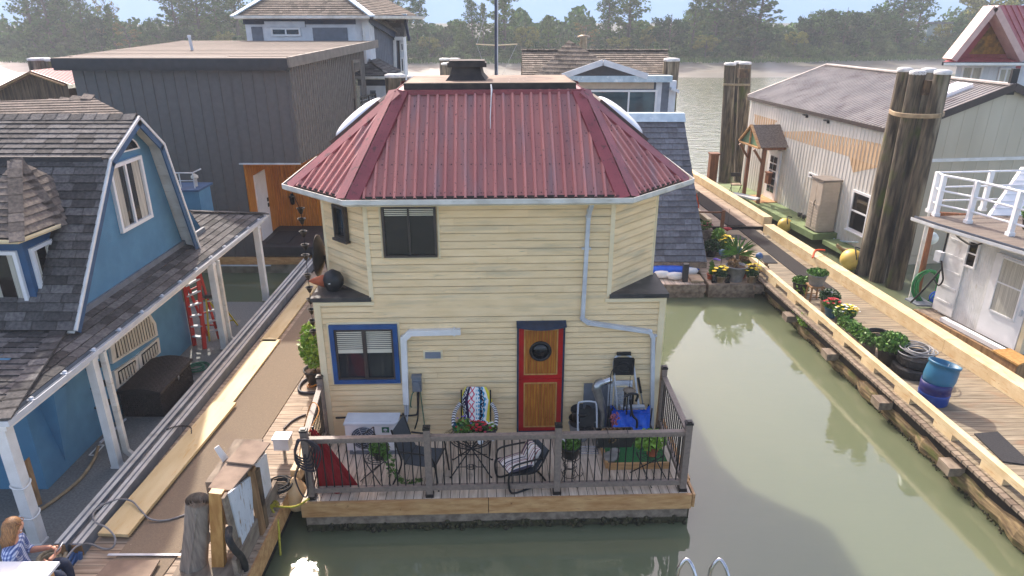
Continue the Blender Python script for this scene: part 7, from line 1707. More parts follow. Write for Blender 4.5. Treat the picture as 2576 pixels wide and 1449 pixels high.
mb=MB(); lq=[sw_((650,690),YS-.3),gl,ga,sw_((1040,540),YS+1.6)]; qd=[gl+V((-1.0,.4,.0)),gl,ga+V((0,0,.06)),ga+V((-.9,1.8,.06))]; tiles(mb,[qd[0],qd[1],qd[2],qd[3]],qd[1]-qd[0],.2,.19,.03,.006,.008,.4); mb.poly(qd); mb.build('gable_roof','shingle_cedar',sh)
mb=MB(); a_,b_=sw_((735,655),YS+.1),sw_((1045,545),YS+1.2); mb.beam(a_,b_,.5,.14); mb.build('solar_tube','dome',sh)['label']='dark framed skylight on the gable roof'
mb=MB(); p=sw_((900,600),YS+.3); mb.tube([p-uz_*.2,p+uz_*.25],.06,8); mb.build('vent_pipe','galv',sh)
mb=MB(); a_,b_=sw_((630,688),YS-.25),sw_((1785,688),YS-.25); mb.lohi((a_.x,YS-.35,b_.z-.1),(b_.x,YS+.1,b_.z+.12)); mb.build('parapet_cap','ridge_blue',sh)
a_,b_=sw_((850,702)),sw_((1625,772)); mb=MB(); ribbed(mb,[V((a_.x-.6,YS,b_.z)),V((b_.x,YS,b_.z)),V((b_.x,YS,a_.z)),V((a_.x-.6,YS,a_.z))],uz_,.13,[(0,.01),(.12,.01),(.122,.002),(.128,.002),(.13,.01)]); mb.build('panel_band','resin_tan',sh)
mb=MB(); c0_,c1__=sw_((1690,705)),sw_((1755,985)); tiles(mb,[V((c0_.x,YS,c1__.z-2)),V((c1__.x,YS,c1__.z-2)),V((c1__.x,YS,c0_.z)),V((c0_.x,YS,c0_.z))],X1,2,.2,.03,.004,.003,.2); mb.build('clapboard','grey_clap',sh)
mb=MB(); p=sw_((1660,840)); mb.lohi((p.x-.1,YS-.05,.3),(p.x+.12,YS,a_.z)); p2=sw_((1755,840)); mb.lohi((p2.x,YS-.03,.3),(p2.x+.25,YS+.2,a_.z)); mb.build('corner_trim','white_house',sh)
a_,b_=sw_((960,780)),sw_((1640,990)); window(sh,(a_.x-.3,YS-.01,b_.z-.1),X1,uz_,-Y1,b_.x-a_.x+.3,a_.z-b_.z+.1,'white_clean',.07,.08,(.68,),(),'glass_teal')
mb=MB(); a_=sw_((1780,760),YS-.4); mb.prism([a_,a_+V((.3,0,-.1)),a_+V((.3,0,-.2)),a_+V((0,0,-.1))],(0,.6,0)); mb.lohi((wl0-.85,YS+.3,e0.z-.25),(wl0+.1,YS+.9,e0.z-.05)); mb.build('eave_return','white_house',sh)
mb=MB(); mb.lohi((wl0-1,YS-.5,-.3),(wr0+.8,32,.3)); mb.build('hull','weathered_wood',sh)
# A frame with slate shingles
af=thing('a_frame_cabin','steep slate shingled A frame cabin with pale blue ridge beside the cream house','cabin',(4.7,21,.4))
ye,yr=19.0,22.2
el,er=W(*n5(10,985),ye),W(*n5(768,940),ye); rl_,rr_=W(*z3(1330,1050),yr),W(*z3(1890,1050),yr); er.z=el.z=.78; rl_.z=rr_.z; el.x-=.5; rl_.x-=.8
mb=MB(); tiles(mb,[el,er,rr_,rl_],X1,.3,.2,.032,.006,.02,.35); mb.poly([el,er,rr_,rl_]); mb.poly([er,er+V((0,6.0,0)),rr_]); mb.poly([rl_,rr_,er+V((0,6,0)),el+V((0,6,0))]); mb.build('shingle_roof','shingle_slate',af)
mb=MB(); mb.prism([rl_+V((0,-.1,-.02)),rr_+V((.03,-.1,-.02)),rr_+V((.03,.1,.22)),rl_+V((0,.1,.22))],(0,.3,0)); mb.build('ridge_cap','ridge_blue',af)
mb=MB(); mb.beam(el-uz_*.09,er-uz_*.09,.1,.16); mb.build('eave_beam','weathered_wood',af)
p=G(*n5(490,1225),.42); mb=MB(); mb.lohi((p.x-.07,18.3,.42),(p.x+.08,18.45,.95)); mb.build('post','charcoal_trim',af)
mb=MB(); mb.prism([V((3.2,19.6,.42)),V((er.x-.15,19.6,.42)),V((er.x-.15,22,.42)),V((3.2,22,.42))],(0,0,.36)); mb.build('floor','dark_gap',af)
fd1=thing('floating_deck','grey timber float under the A frame eave','deck',(4.4,19,.2)); mb=MB(); boards(mb,[V((3.3,18.13,.4)),V((5.5,18.13,.4)),V((5.5,24,.4)),V((3.3,24,.4))],Y1,.14,5); mb.build('deck_boards','deck_grey',fd1); mb=MB(); mb.lohi((3.3,18.09,.18),(5.52,18.13,.41)); mb.lohi((3.3,18.14,.0),(5.5,24,.37)); mb.build('fascia','weathered_wood',fd1)
fd2=thing('floating_deck','grey timber float crowded with potted flowers beside the dock','deck',(6.4,20,.2)); mb=MB(); boards(mb,[V((5.62,18.13,.4)),V((7.1,18.13,.4)),V((6.9,23.2,.4)),V((5.62,23.2,.4))],X1,.14,5); mb.build('deck_boards','deck_grey_x',fd2); mb=MB(); mb.lohi((5.6,18.08,.14),(7.12,18.13,.415)); mb.lohi((5.62,18.14,.0),(6.95,23.2,.37)); mb.build('fascia','weathered_wood',fd2)
ky=V((4.55,19.0,.55)); mb=MB(); mb.lathe(ky,[(.02,-1.0),(.16,-.7),(.24,-.2),(.24,.3),(.15,.75),(.02,1.0)],14,(Y1,uz_,X1),squash=(1,.6)); solo(mb,'kayak','tarp_blue','blue kayak stowed under the A frame eave','kayak')
mb=MB(); mb.lathe(V((3.95,19.1,.5)),[(.02,-.5),(.15,-.3),(.17,.2),(.02,.5)],12,(Y1,uz_,X1)); solo(mb,'float_tube','fabric_red','dark red float stowed left of the blue kayak','float')
for k,(x,y,lab)in enumerate(((4.35,18.62,'left white fender on the float under the A frame'),(4.72,18.5,'right white fender on the float under the A frame'),(5.25,18.9,'white fender beside the post under the A frame'))):
 mb=MB(); mb.lathe(V((x,y,.53)),[(.02,-.24),(.1,-.17),(.115,0),(.1,.17),(.02,.24)],12,(Y1,uz_,X1)); solo(mb,'fender','white_paint',lab,'fender','white fenders under the A frame')
mb=MB(); mb.box((5.3,18.45,.47),(.36,.5,.06)); solo(mb,'crate_lid','pallet','pale board lying right of the post under the A frame','board')
PF=.41
def pp2(lab,pt,r0,r1,h,m_,fol,fls=(),nm='flower_pot'):return potplant(nm,lab,G(*n5(*pt),PF),r0,r1,h,m_,fol,fls)
pl_=pp2('large grey pot with a fan palm',(1150,1180),.2,.3,.46,'pot_grey',[],(),'palm_pot'); pc_=G(*n5(1150,1180),PF)+uz_*.44
mb=MB()
for k in range(46):
 an=R(-20)+R(220)*k/45; L_=random.uniform(.5,.68); d=V((math.cos(an)*.8,random.uniform(-.45,.45),math.sin(an)*.85+.2)).normalized(); c_=pc_+V((0,.05,.32)); s_=d.cross(Y1).normalized()*.022
 mb.poly([c_,c_+d*L_*.6+s_,c_+d*L_-uz_*.06,c_+d*L_*.6-s_],random.random())
mb.build('palm_frond','palm_green',pl_); mb=MB(); mb.tube([pc_,pc_+V((0,.05,.34))],.05,8); mb.build('trunk','bark',pl_); plant(pl_,pc_+V((-.12,-.05,.12)),(.2,.15,.12),110,.06,'leaf_dry')
Yb=[((0,0,.3),(.2,.18,.18),220,.07,'leaf_dark')]
pp2('gold pot of yellow flowers left of the large grey pot',(945,1205),.1,.14,.2,'pot_gold',Yb,[((0,0,.3),(.24,.18,.2),9,.075,'flower_yellow')])
pp2('gold pot of yellow flowers right of the large grey pot',(1375,1210),.12,.15,.24,'pot_gold',Yb,[((0,0,.36),(.24,.2,.2),16,.06,'flower_yellow')])
pp2('small mossy pot with one purple iris',(820,1160),.09,.11,.16,'terracotta',[((0,0,.3),(.07,.07,.26),50,.09,'leaf_green')],[((.12,0,.55),(.05,.05,.05),6,.07,'flower_purple')])
pp2('small terracotta pot behind the right gold pot',(1265,1145),.07,.1,.16,'terracotta',[((0,0,.22),(.1,.1,.1),60,.06,'leaf_dry')])
pp2('dark shrub pot under the A frame roof edge',(820,850),.14,.18,.22,'pot_black',[((0,0,.34),(.28,.24,.22),300,.08,'leaf_dark')])
pp2('teal pot with bright leafy plant by the brown post',(910,780),.14,.18,.3,'barrel_teal',[((0,0,.5),(.22,.2,.26),260,.1,'leaf_light')])
pp2('pot of yellow blooms behind the palm',(990,840),.12,.16,.22,'hose_blue',[((0,0,.4),(.24,.2,.24),240,.07,'leaf_green')],[((.05,0,.42),(.24,.2,.24),18,.06,'flower_yellow')])
pp2('dry grassy pot between the palm and the dock rail',(1290,1010),.1,.14,.2,'pot_black',[((0,0,.32),(.22,.22,.18),220,.08,'leaf_dry'),((.15,-.1,.2),(.3,.2,.14),160,.09,'leaf_green')])
pp2('grassy clump spilling over the float edge by the dock',(1450,1120),.08,.1,.12,'pot_black',[((.05,0,.22),(.3,.24,.18),260,.09,'leaf_dry')])
for pt,lab in(((945,960),'blue glass globe on a stake at the left of the palm'),((1165,920),'blue glass globe on a stake in front of the palm'),((1440,1010),'blue glass globe on a stake near the dock rail')):
 b0=G(*n5(pt[0],pt[1]+160),PF)+uz_*.1; o=thing('garden_globe',lab,'garden globe',b0,0,'blue globes among the pots'); t=b0+uz_*.62
 mb=MB(); mb.ball(t,.105,14); mb.build('globe','hose_blue',o); mb=MB(); mb.tube([b0-uz_*.1,t-uz_*.1],.008,5); mb.build('stake','black_metal',o)
for pt,lab in(((865,1210),'small black lantern left of the left gold pot'),((1045,1210),'small black lantern right of the left gold pot')):
 b0=G(*n5(*pt),PF); o=thing('garden_lantern',lab,'lantern',b0,0,'two black lanterns'); mb=MB()
 for sx in(-1,1):
  for sy in(-1,1):mb.box(b0+V((sx*.05,sy*.05,.1)),(.015,.015,.18))
 mb.box(b0+uz_*.01,(.13,.13,.02)); mb.lathe(b0+uz_*.19,[(.09,0),(.03,.06),(.001,.07)],4,smooth=False); mb.build('frame','black_metal',o); mb=MB(); mb.box(b0+uz_*.1,(.08,.08,.15)); mb.build('glass','glass_dark',o)
fb=thing('flower_trough','weathered flower trough with mixed blooms behind the brown post','planter',V((6.35,22.6,.42))); mb=MB(); mb.lohi((5.9,22.4,.42),(6.9,22.8,.72)); mb.build('box','weathered_wood',fb); plant(fb,(6.4,22.6,.86),(.5,.2,.18),260,.08,'leaf_green'); flowers(fb,(6.4,22.55,.82),(.5,.2,.16),30,.05,'flower_pink')
mb=MB(); pz=G(*n5(955,620),.55); mb.beam(pz,pz+uz_*1.0,.1,.1,Y1); mb.beam(pz+uz_*.92,pz+V((-1.6,.1,.92)),.04,.05); solo(mb,'post_rail','brown_timber','brown post with thin handrail behind the flower float','post')
fl0=W(*n5(650,150),25.0); mb=MB(); mb.tube([V((fl0.x,25,.6)),fl0+uz_*.5],.012,5); mb.cm=1; mb.prism([fl0+V((-.1,0,.45)),fl0+V((.03,0,.1)),fl0+V((.06,0,-.15)),fl0+V((-.06,0,-.1))],(0,.01,0)); solo(mb,'flag_marker',['black_metal','orange'],'small orange pennant beside the slate shingle roof edge','flag')
sp_=thing('garden_spinner','small hanging red and white spinner on a thin wire by the dock runner','ornament',G(*n5(1040,540),.6)); b0=G(*n5(1040,560),.6)
mb=MB(); mb.tube([b0,b0+uz_*.9],.006,5); mb.build('wire','black_metal',sp_); mb=MB(); mb.lathe(b0+uz_*.12,[(.001,0),(.16,.1),(.001,.14)],10); mb.build('bowl','flower_red',sp_)
# pink roofed house at the far right
YP=32.0
ph_=thing('house','white boarded house with pink metal gable roof and gold shingled gable','house',(22,YP,.3))
ap,le,re=W(*z4(2240,65),YP-.6),W(*z4(1880,500),YP-.6),W(*z4(2470,545),YP-.6); le.z=re.z=(le.z+re.z)/2
mb=MB(); ga0,gl0,gr0=W(*z4(2245,175),YP),W(*z4(2000,470),YP),W(*z4(2415,470),YP); gl0.z=gr0.z; tiles(mb,[gl0,gr0,ga0],X1,.16,.15,.03,.006,.008,.4); mb.poly([gl0,gr0,ga0]); mb.build('gable','shingle_gold',ph_)
mb=MB();
for e_ in(le,re):mb.beam(ap,e_,.26,.7,Y1)
mb.build('barge_board','pale_red',ph_)
B2=V((6,4,0)); mb=MB(); q=[re,re+V((7,0,0)),ap+V((7,2.2,.0)),ap]; q[1].z=re.z; rf=[V((re.x,re.y,re.z)),V((re.x+9,re.y+5,re.z)),V((ap.x+9,ap.y+5,ap.z+.1)),V((ap.x,ap.y,ap.z+.1))]
ribbed(mb,rf,rf[3]-rf[0],.42,[(0,.003),(.38,.003),(.39,.04),(.41,.04),(.42,.003)]); mb.poly([V((le.x,le.y,le.z)),ap+uz_*.1,V((ap.x+9,ap.y+5,ap.z+.1)),V((le.x+9,le.y+5,le.z))]); mb.build('roof','red_metal',ph_)
sk=[W(*z4(1815,542),YP-1.1),W(*z4(2480,575),YP-1.1),W(*z4(2440,485),YP),W(*z4(1900,500),YP)]; sk[1].z=sk[0].z; sk[2].z=sk[3].z
mb=MB(); ribbed(mb,sk,sk[3]-sk[0],.2,[(0,.003),(.14,.003),(.155,.03),(.185,.03),(.2,.003)]); mb.poly([p-uz_*.04 for p in sk]); mb.build('skirt_roof','red_metal',ph_)
mb=MB(); gutter_run(mb,[sk[0],sk[1]+X1*5],[sk[0]-Y1*.15,sk[1]+V((5,-.15,0))],sk[0].z-.14,sk[0].z-.01); mb.build('gutter',['white_paint','charcoal_trim'],ph_)
mb=MB(); x0,x1_=W(*z4(1940,600),YP).x,W(*z4(2480,600),YP).x; ribbed(mb,[V((x0,YP,.3)),V((x1_+6,YP,.3)),V((x1_+6,YP,sk[0].z)),V((x0,YP,sk[0].z))],uz_,.25,[(0,.002),(.2,.002),(.205,.02),(.245,.02),(.25,.002)]); mb.prism([V((x0+.05,YP+.03,.3)),V((x1_+6,YP+.03,.3)),V((x1_+11,38,.3)),V((x0+5,38,.3))],(0,0,sk[0].z-.3)); mb.build('wall','white_house',ph_)
mb=MB(); mb.lohi((x1_-.15,YP-.05,.3),(x1_+.05,YP,sk[0].z)); mb.build('corner_board','red_metal',ph_)
for a_,b_ in(((1990,575),(2125,760)),((2310,590),(2400,760))):
 p,q_=W(*z4(*a_),YP),W(*z4(*b_),YP); window(ph_,(p.x,YP-.03,q_.z),X1,uz_,-Y1,q_.x-p.x,p.z-q_.z,'white_clean',.07,.06,(.5,),(),'curtain')
mb=MB(); mb.lohi((x0-.6,YP-1.6,-.3),(x1_+6,YP+1,.3)); mb.build('hull','weathered_wood',ph_)
# mast with spreaders
ms=thing('sailboat_mast','slim dark sailboat mast with pale spreaders behind the red roof','mast',W(1247,180,33)); b0,t0=W(1246,190,33),W(1248,-60,33); b0.z=1
mb=MB(); mb.tube([b0,t0],.075,10); mb.build('mast','navy_dark',ms); mb=MB(); mb.tube([b0+V((.07,-.04,0)),t0+V((.06,-.04,0))],.035,6); mb.build('sail_track','pale_metal',ms)
m0=W(1247,114,33)
for u in(1197,1302):e_=W(u,111,33); mb=MB(); mb.tube([m0,e_],[.035,.025],6); mb.build('spreader','cream_trim',ms)
mb=MB()
for u,u2 in((1199,1228),(1300,1262),(1199,1247)):mb.tube([W(u,112,33),W(u2,192,33)if u2!=1247 else t0],.006,4)
mb.build('stay_wire','pale_metal',ms); mb=MB(); mb.lathe(b0*1-uz_*.6,[(.02,-3.2),(.7,-2),(1.1,0),(1.05,2.5),(.8,3)],14,(X1,uz_,Y1),squash=(1,.5)); mb.build('hull','white_clean',ms)
for lab,a_,b_,m_ in(('pale blue grey far building showing through the trees above the four piles',z4(1700,190),z4(1880,350),'ridge_blue'),('low pale far building between the trees above the cedar roof',z3(860,275),z3(1010,330),'ridge_blue')):
 p,q_=W(*a_,139),W(*b_,139); o=thing('far_building',lab,'building',V(((p.x+q_.x)/2,139,1.9))); mb=MB(); mb.lohi((p.x,139,1.8),(q_.x,145,p.z-.4)); mb.build('wall',m_,o); mb=MB(); mb.lohi((p.x-.5,138.5,p.z-.4),(q_.x+.5,145.5,p.z)); mb.build('roof','shade_grey',o)
# woman with a phone
def skin(name,m,joints,edges,parent,lv=2):
 me=bpy.data.meshes.new(name); me.from_pydata([tuple(ROOT[parent.name]@j[0])for j in joints],edges,[]); me.materials.append(MATS[m]); o=bpy.data.objects.new(name,me); COL.objects.link(o); o.parent=parent
 md=o.modifiers.new('skin','SKIN'); md.use_smooth_shade=True
 for k,j in enumerate(joints):
  sv=me.skin_vertices[0].data[k]; r=j[1]; sv.radius=r if isinstance(r,tuple)else(r,r); sv.use_root=(k==0)
 s=o.modifiers.new('sub','SUBSURF'); s.levels=lv; s.render_levels=lv
 return o
wx=V((.94,.34,0)); wy=V((-.34,.94,0))
wo=thing('person','woman in a blue plaid shirt looking down at a phone, sunglasses on her long hair','person',V((-6.08,6.63,.5)))
B0=V((-6.1,6.62,.02))
def bp3(f,l,z):return B0+wx*f+wy*l+uz_*z
J=[(bp3(0,0,.93),(.15,.12)),(bp3(-.01,0,1.12),(.13,.1)),(bp3(-.02,0,1.32),(.155,.11)),(bp3(-.02,0,1.42),(.1,.08)),(bp3(.01,0,1.5),.055),(bp3(0,.19,1.39),.06),(bp3(.02,.25,1.12),.047),(bp3(.26,.15,1.17),.036),(bp3(.34,.1,1.2),.028),(bp3(0,-.19,1.39),.06),(bp3(.02,-.25,1.1),.047),(bp3(.25,-.15,1.13),.036),(bp3(.34,-.09,1.15),.028),(bp3(.05,.1,.89),.095),(bp3(.42,.12,.93),.065),(bp3(.43,.12,.56),.042),(bp3(.56,.13,.52),.036),(bp3(.05,-.1,.89),.095),(bp3(.42,-.12,.93),.065),(bp3(.43,-.12,.56),.042),(bp3(.56,-.13,.52),.036),(bp3(.05,0,1.57),.06)]
E_=[(0,1),(1,2),(2,3),(3,4),(3,5),(5,6),(6,7),(7,8),(3,9),(9,10),(10,11),(11,12),(0,13),(13,14),(14,15),(15,16),(0,17),(17,18),(18,19),(19,20),(4,21)]
skin('body','skin',J,E_,wo)
hd=bp3(.05,0,1.66); fdir=(wx*.86-uz_*.5).normalized(); hup=(wx*.5+uz_*.86).normalized(); hax=(fdir,wy,hup)
mb=MB(); NN=22
prof=[(.001,-.125),(.045,-.118),(.066,-.09),(.08,-.045),(.09,0),(.094,.045),(.085,.085),(.055,.115),(.001,.128)]
mb.lathe(hd,prof,NN,hax,squash=(1.06,.86)); mb.lathe(hd+fdir*.085-hup*.018,[(.018,-.02),(.013,.01),(.006,.03)],8,hax,squash=(1.4,.9))
for s in(-1,1):mb.lathe(hd+wy*.078*s-hup*.01,[(.02,-.028),(.026,0),(.016,.028)],8,hax,squash=(.8,.4))
mb.build('head','skin',wo)
mb=MB()
for s in(-1,1):mb.ball(hd+fdir*.088+wy*.033*s+hup*.018,.011,8)
mb.build('eye','white_paint',wo); mb=MB(); mb.box(hd+fdir*.086-hup*.062,(.012,.045,.012),hax); mb.build('mouth','pale_red',wo)
mb=MB()
for i in range(300):
 a0=random.uniform(R(58),R(302)); t=random.random()
 st_=hd+hup*(.137-.05*t)+fdir*(.075*math.cos(a0)*t*1.15)+wy*(.085*math.sin(a0)*t)
 md_=hd+fdir*(.108*math.cos(a0))+wy*(.095*math.sin(a0))+hup*.03
 en=bp3(-.03+.085*math.cos(a0),.09*math.sin(a0),1.47+random.uniform(-.06,.05));
 mb.tube(smooth_path([st_,md_,(md_+en)/2+wx*.005,en],3),[.008]*3+[.009]*3+[.008]*3+[.002],5)
mb.lathe(hd+hup*.02-fdir*.02,[(.1,-.04),(.107,.03),(.097,.075),(.062,.112),(.001,.128)],20,hax,squash=(1.0,.95)); mb.build('hair','hair',wo)
mb=MB()
for s in(-1,1):
 c=hd+hup*.118+fdir*.04+wy*.035*s; mb.tube([c+wy*.03*math.cos(t)+fdir*.024*math.sin(t)+hup*.005 for t in[2*PI*k/14 for k in range(14)]],.005,5,closed=True); mb.tube([c+wy*.03*s,hd+hup*.07+wy*.1*s-fdir*.03],.004,4)
mb.build('sunglasses','brown_timber',wo)
pm=bpy.data.materials.new('plaid'); pm.use_nodes=True; MATS['plaid']=pm; N=pm.node_tree.nodes; L=pm.node_tree.links; N['Principled BSDF'].inputs['Roughness'].default_value=.9
tc=N.new('ShaderNodeTexCoord'); prev=None
for ax_n,rot in(('X',0),('Z',0)):
 wv=N.new('ShaderNodeTexWave'); wv.bands_direction=ax_n; wv.inputs['Scale'].default_value=9; wv.inputs['Distortion'].default_value=.6; L.new(tc.outputs['Object'],wv.inputs['Vector'])
 rp=N.new('ShaderNodeValToRGB'); rp.color_ramp.elements[0].position=.45; rp.color_ramp.elements[1].position=.6; rp.color_ramp.elements[0].color=(*S(222,228,240),1); rp.color_ramp.elements[1].color=(*S(120,140,186),1); L.new(wv.outputs['Fac'],rp.inputs[0])
 if prev is None:prev=rp.outputs[0]
 else:
  mx=N.new('ShaderNodeMix'); mx.data_type='RGBA'; mx.blend_type='MULTIPLY'; mx.inputs['Factor'].default_value=.8; L.new(prev,mx.inputs['A']); L.new(rp.outputs[0],mx.inputs['B']); prev=mx.outputs['Result']
L.new(prev,N['Principled BSDF'].inputs['Base Color'])
JS=[(bp3(0,0,.88),(.185,.15)),(bp3(-.01,0,1.12),(.155,.125)),(bp3(-.02,0,1.3),(.175,.13)),(bp3(-.02,0,1.42),(.12,.1)),(bp3(0,.19,1.4),.078),(bp3(.02,.26,1.12),.064),(bp3(.12,.215,1.14),.056),(bp3(0,-.19,1.4),.078),(bp3(.02,-.26,1.1),.064),(bp3(.11,-.215,1.11),.056)]
skin('shirt','plaid',JS,[(0,1),(1,2),(2,3),(3,4),(4,5),(5,6),(3,7),(7,8),(8,9)],wo)
JJ=[(bp3(0,0,.92),(.165,.13)),(bp3(.06,.1,.89),.11),(bp3(.42,.12,.93),.08),(bp3(.43,.12,.6),.06),(bp3(.06,-.1,.89),.11),(bp3(.42,-.12,.93),.08),(bp3(.43,-.12,.6),.06)]
skin('jeans','jeans',JJ,[(0,1),(1,2),(2,3),(0,4),(4,5),(5,6)],wo)
pc=bp3(.43,.02,1.22); pu=(wx*.55+uz_*.6-wy*.1).normalized(); pw=(wy*.95+wx*.1).normalized(); pn=pw.cross(pu).normalized(); pax=(pw,pu,pn)
ph=thing('phone','white phone held in both hands of the woman in the plaid shirt','phone',pc); mb=MB(); mb.box(pc,(.075,.155,.01),pax); mb.build('case','white_clean',ph); mb=MB(); mb.box(pc-pn*.006,(.066,.14,.002),pax); mb.build('screen','glass_dark',ph)
for s,wr in((1,bp3(.34,.1,1.2)),(-1,bp3(.34,-.09,1.15))):
 pal=wr+(pc-wr)*.45+pw*.012*s-uz_*.02
 jj=[(wr,.026),(pal,(.036,.02)),((pal+(pc+pw*.03*s))/2-uz_*.01,(.034,.017))]; ed=[(0,1),(1,2)]
 skin('hand','skin',jj,ed,wo,2)
 for k in range(4):
  b_=jj[2][0]+pu*(.022-.018*k)+pn*.0; tip=pc+pn*.014*(1)-pw*(.0+.012*k)*0+pu*(.03-.022*k)-pw*s*(.018-.004*k); mid=(b_+tip)/2+pn*.022+pw*.012*s
  skin('finger','skin',[(b_,.0095),(mid,.009),(tip,.0075)],[(0,1),(1,2)],wo,1)
 tb_=pal+pu*.025; skin('thumb','skin',[(tb_,.012),((tb_+pc)/2-pn*.02+pu*.02,.0105),(pc-pn*.012+pw*.012*s+pu*.012,.009)],[(0,1),(1,2)],wo,1)
tq=[G(*n1(x,y),1.42)for x,y in((-500,1330),(578,1308))]
st2=thing('stool','low timber stool under the woman in the plaid shirt','stool',bp3(.02,0,.48)); mb=MB(); mb.box(bp3(.02,0,.79),(.36,.36,.04),(wx,wy,uz_)); mb.build('seat','plank_brown',st2)
for a in(-1,1):
 for b in(-1,1):mb=MB(); mb.box(bp3(.02+a*.15,b*.15,.62),(.04,.04,.3),(wx,wy,uz_)); mb.build('leg','plank_brown',st2)
tt=thing('work_table','white topped work table with yellow timber leg in front of the woman','table',V((-5.6,4.9,.6))); xr,yf=tq[1].x,tq[1].y
mb=MB(); mb.lohi((-8.0,3.6,1.385),(xr,yf,1.42)); mb.build('tabletop','white_clean',tt)
for x,y in((xr-.09,yf-.12),(xr-.09,3.7),(-7.9,yf-.12)):mb=MB(); mb.box((x,y,.99),(.09,.09,.78)); mb.build('leg','fascia_wood',tt)
mb=MB(); mb.lohi((-8.2,3.2,.3),(-4.6,5.6,.6)); solo(mb,'landing','weathered_wood','timber landing under the white topped work table','landing')
# water, far bank, trees, sky, sun, haze
m=bpy.data.materials.new('water'); m.use_nodes=True; MATS['water']=m
N=m.node_tree.nodes; L=m.node_tree.links; b=N['Principled BSDF']
b.inputs['Roughness'].default_value=.015; b.inputs['IOR'].default_value=1.72; b.subsurface_method='BURLEY'; b.inputs['Subsurface Weight'].default_value=.9; b.inputs['Subsurface Radius'].default_value=(.9,1,.8); b.inputs['Subsurface Scale'].default_value=.5
tc=N.new('ShaderNodeTexCoord')
nz=N.new('ShaderNodeTexNoise'); nz.inputs['Scale'].default_value=.35; nz.inputs['Detail'].default_value=4; L.new(tc.outputs['Object'],nz.inputs['Vector'])
rp=N.new('ShaderNodeValToRGB'); rp.color_ramp.elements[0].color=(.124,.146,.084,1); rp.color_ramp.elements[1].color=(.15,.17,.1,1); L.new(nz.outputs['Fac'],rp.inputs[0]); L.new(rp.outputs[0],b.inputs['Base Color'])
mp=N.new('ShaderNodeMapping'); mp.inputs['Scale'].default_value=(1.2,2.6,1); L.new(tc.outputs['Object'],mp.inputs[0])
w1=N.new('ShaderNodeTexNoise'); w1.inputs['Scale'].default_value=1.9; w1.inputs['Detail'].default_value=3; L.new(mp.outputs[0],w1.inputs['Vector'])
mp2=N.new('ShaderNodeMapping'); mp2.inputs['Scale'].default_value=(.35,1.1,1); L.new(tc.outputs['Object'],mp2.inputs[0])
w2=N.new('ShaderNodeTexNoise'); w2.inputs['Scale'].default_value=1.6; w2.inputs['Detail'].default_value=5; L.new(mp2.outputs[0],w2.inputs['Vector'])
sp=N.new('ShaderNodeSeparateXYZ'); L.new(tc.outputs['Object'],sp.inputs[0])
far_=N.new('ShaderNodeMapRange'); far_.inputs[1].default_value=17; far_.inputs[2].default_value=36; L.new(sp.outputs['Y'],far_.inputs[0])
bp=N.new('ShaderNodeBump'); bp.inputs['Strength'].default_value=.055; bp.inputs['Distance'].default_value=.05; L.new(w1.outputs['Fac'],bp.inputs['Height'])
mul=N.new('ShaderNodeMath'); mul.operation='MULTIPLY'; mul.inputs[1].default_value=.95; L.new(far_.outputs[0],mul.inputs[0])
bp2=N.new('ShaderNodeBump'); bp2.inputs['Distance'].default_value=.12; L.new(mul.outputs[0],bp2.inputs['Strength']); L.new(w2.outputs['Fac'],bp2.inputs['Height']); L.new(bp.outputs[0],bp2.inputs['Normal'])
L.new(bp2.outputs[0],b.inputs['Normal'])
mb=MB(); mb.poly([(-420,-60,0),(420,-60,0),(420,140,0),(-420,140,0)]); struct(mb,'river_water','water')
def edgeY(x):return 96+(.0022*(x-5)**2 if x>5 else .0004*(x-5)**2)+1.2*math.sin(x*.11)+.6*math.sin(x*.37)
xs=[-420+4*i for i in range(211)]
prof=[(-1,-.25),(1.5,.06),(6,.3),(11,.62),(15,.95),(17,1.25)]
mb=MB(); vs=[]
for x in xs:
 e=edgeY(x)
 for k,(dy,z)in enumerate(prof):vs.append((x,e+dy+.5*math.sin(x*.23+k),z+(.05*math.sin(x*.31+k*2)if k>1 else 0)))
n_=len(prof)
mb.add(vs,[(i*n_+k,(i+1)*n_+k,(i+1)*n_+k+1,i*n_+k+1)for i in range(len(xs)-1)for k in range(n_-1)],True); struct(mb,'mud_bank','mud')
mb=MB(); vs=[]
pr2=[(16.9,1.22),(19,1.6),(22,1.8),(60,2.2),(900,3.0)]
for x in xs:
 e=edgeY(x)
 for k,(dy,z)in enumerate(pr2):vs.append((x,e+dy+.5*math.sin(x*.23+5)*(k==0),z+(.2*math.sin(x*.17+k)if 0<k<3 else 0)))
n_=len(pr2)
mb.add(vs,[(i*n_+k,(i+1)*n_+k,(i+1)*n_+k+1,i*n_+k+1)for i in range(len(xs)-1)for k in range(n_-1)],True);
for i,f in enumerate(mb.f):mb.mi[i]=1 if f[0]%n_>=2 else 0
struct(mb,'far_ground',['grass_bank','forest_floor'])
mb=MB()
for i in range(9000):
 x=random.uniform(-95,95); y=edgeY(x)+random.uniform(15.5,20); z=1.1+(y-edgeY(x)-15.5)*.13; h=random.uniform(.25,.7)
 mb.poly([V((x-.07,y,z)),V((x+.07,y,z)),V((x+random.uniform(-.15,.15),y,z+h))],random.random())
struct(mb,'reed_grass','crown_willow','stuff')
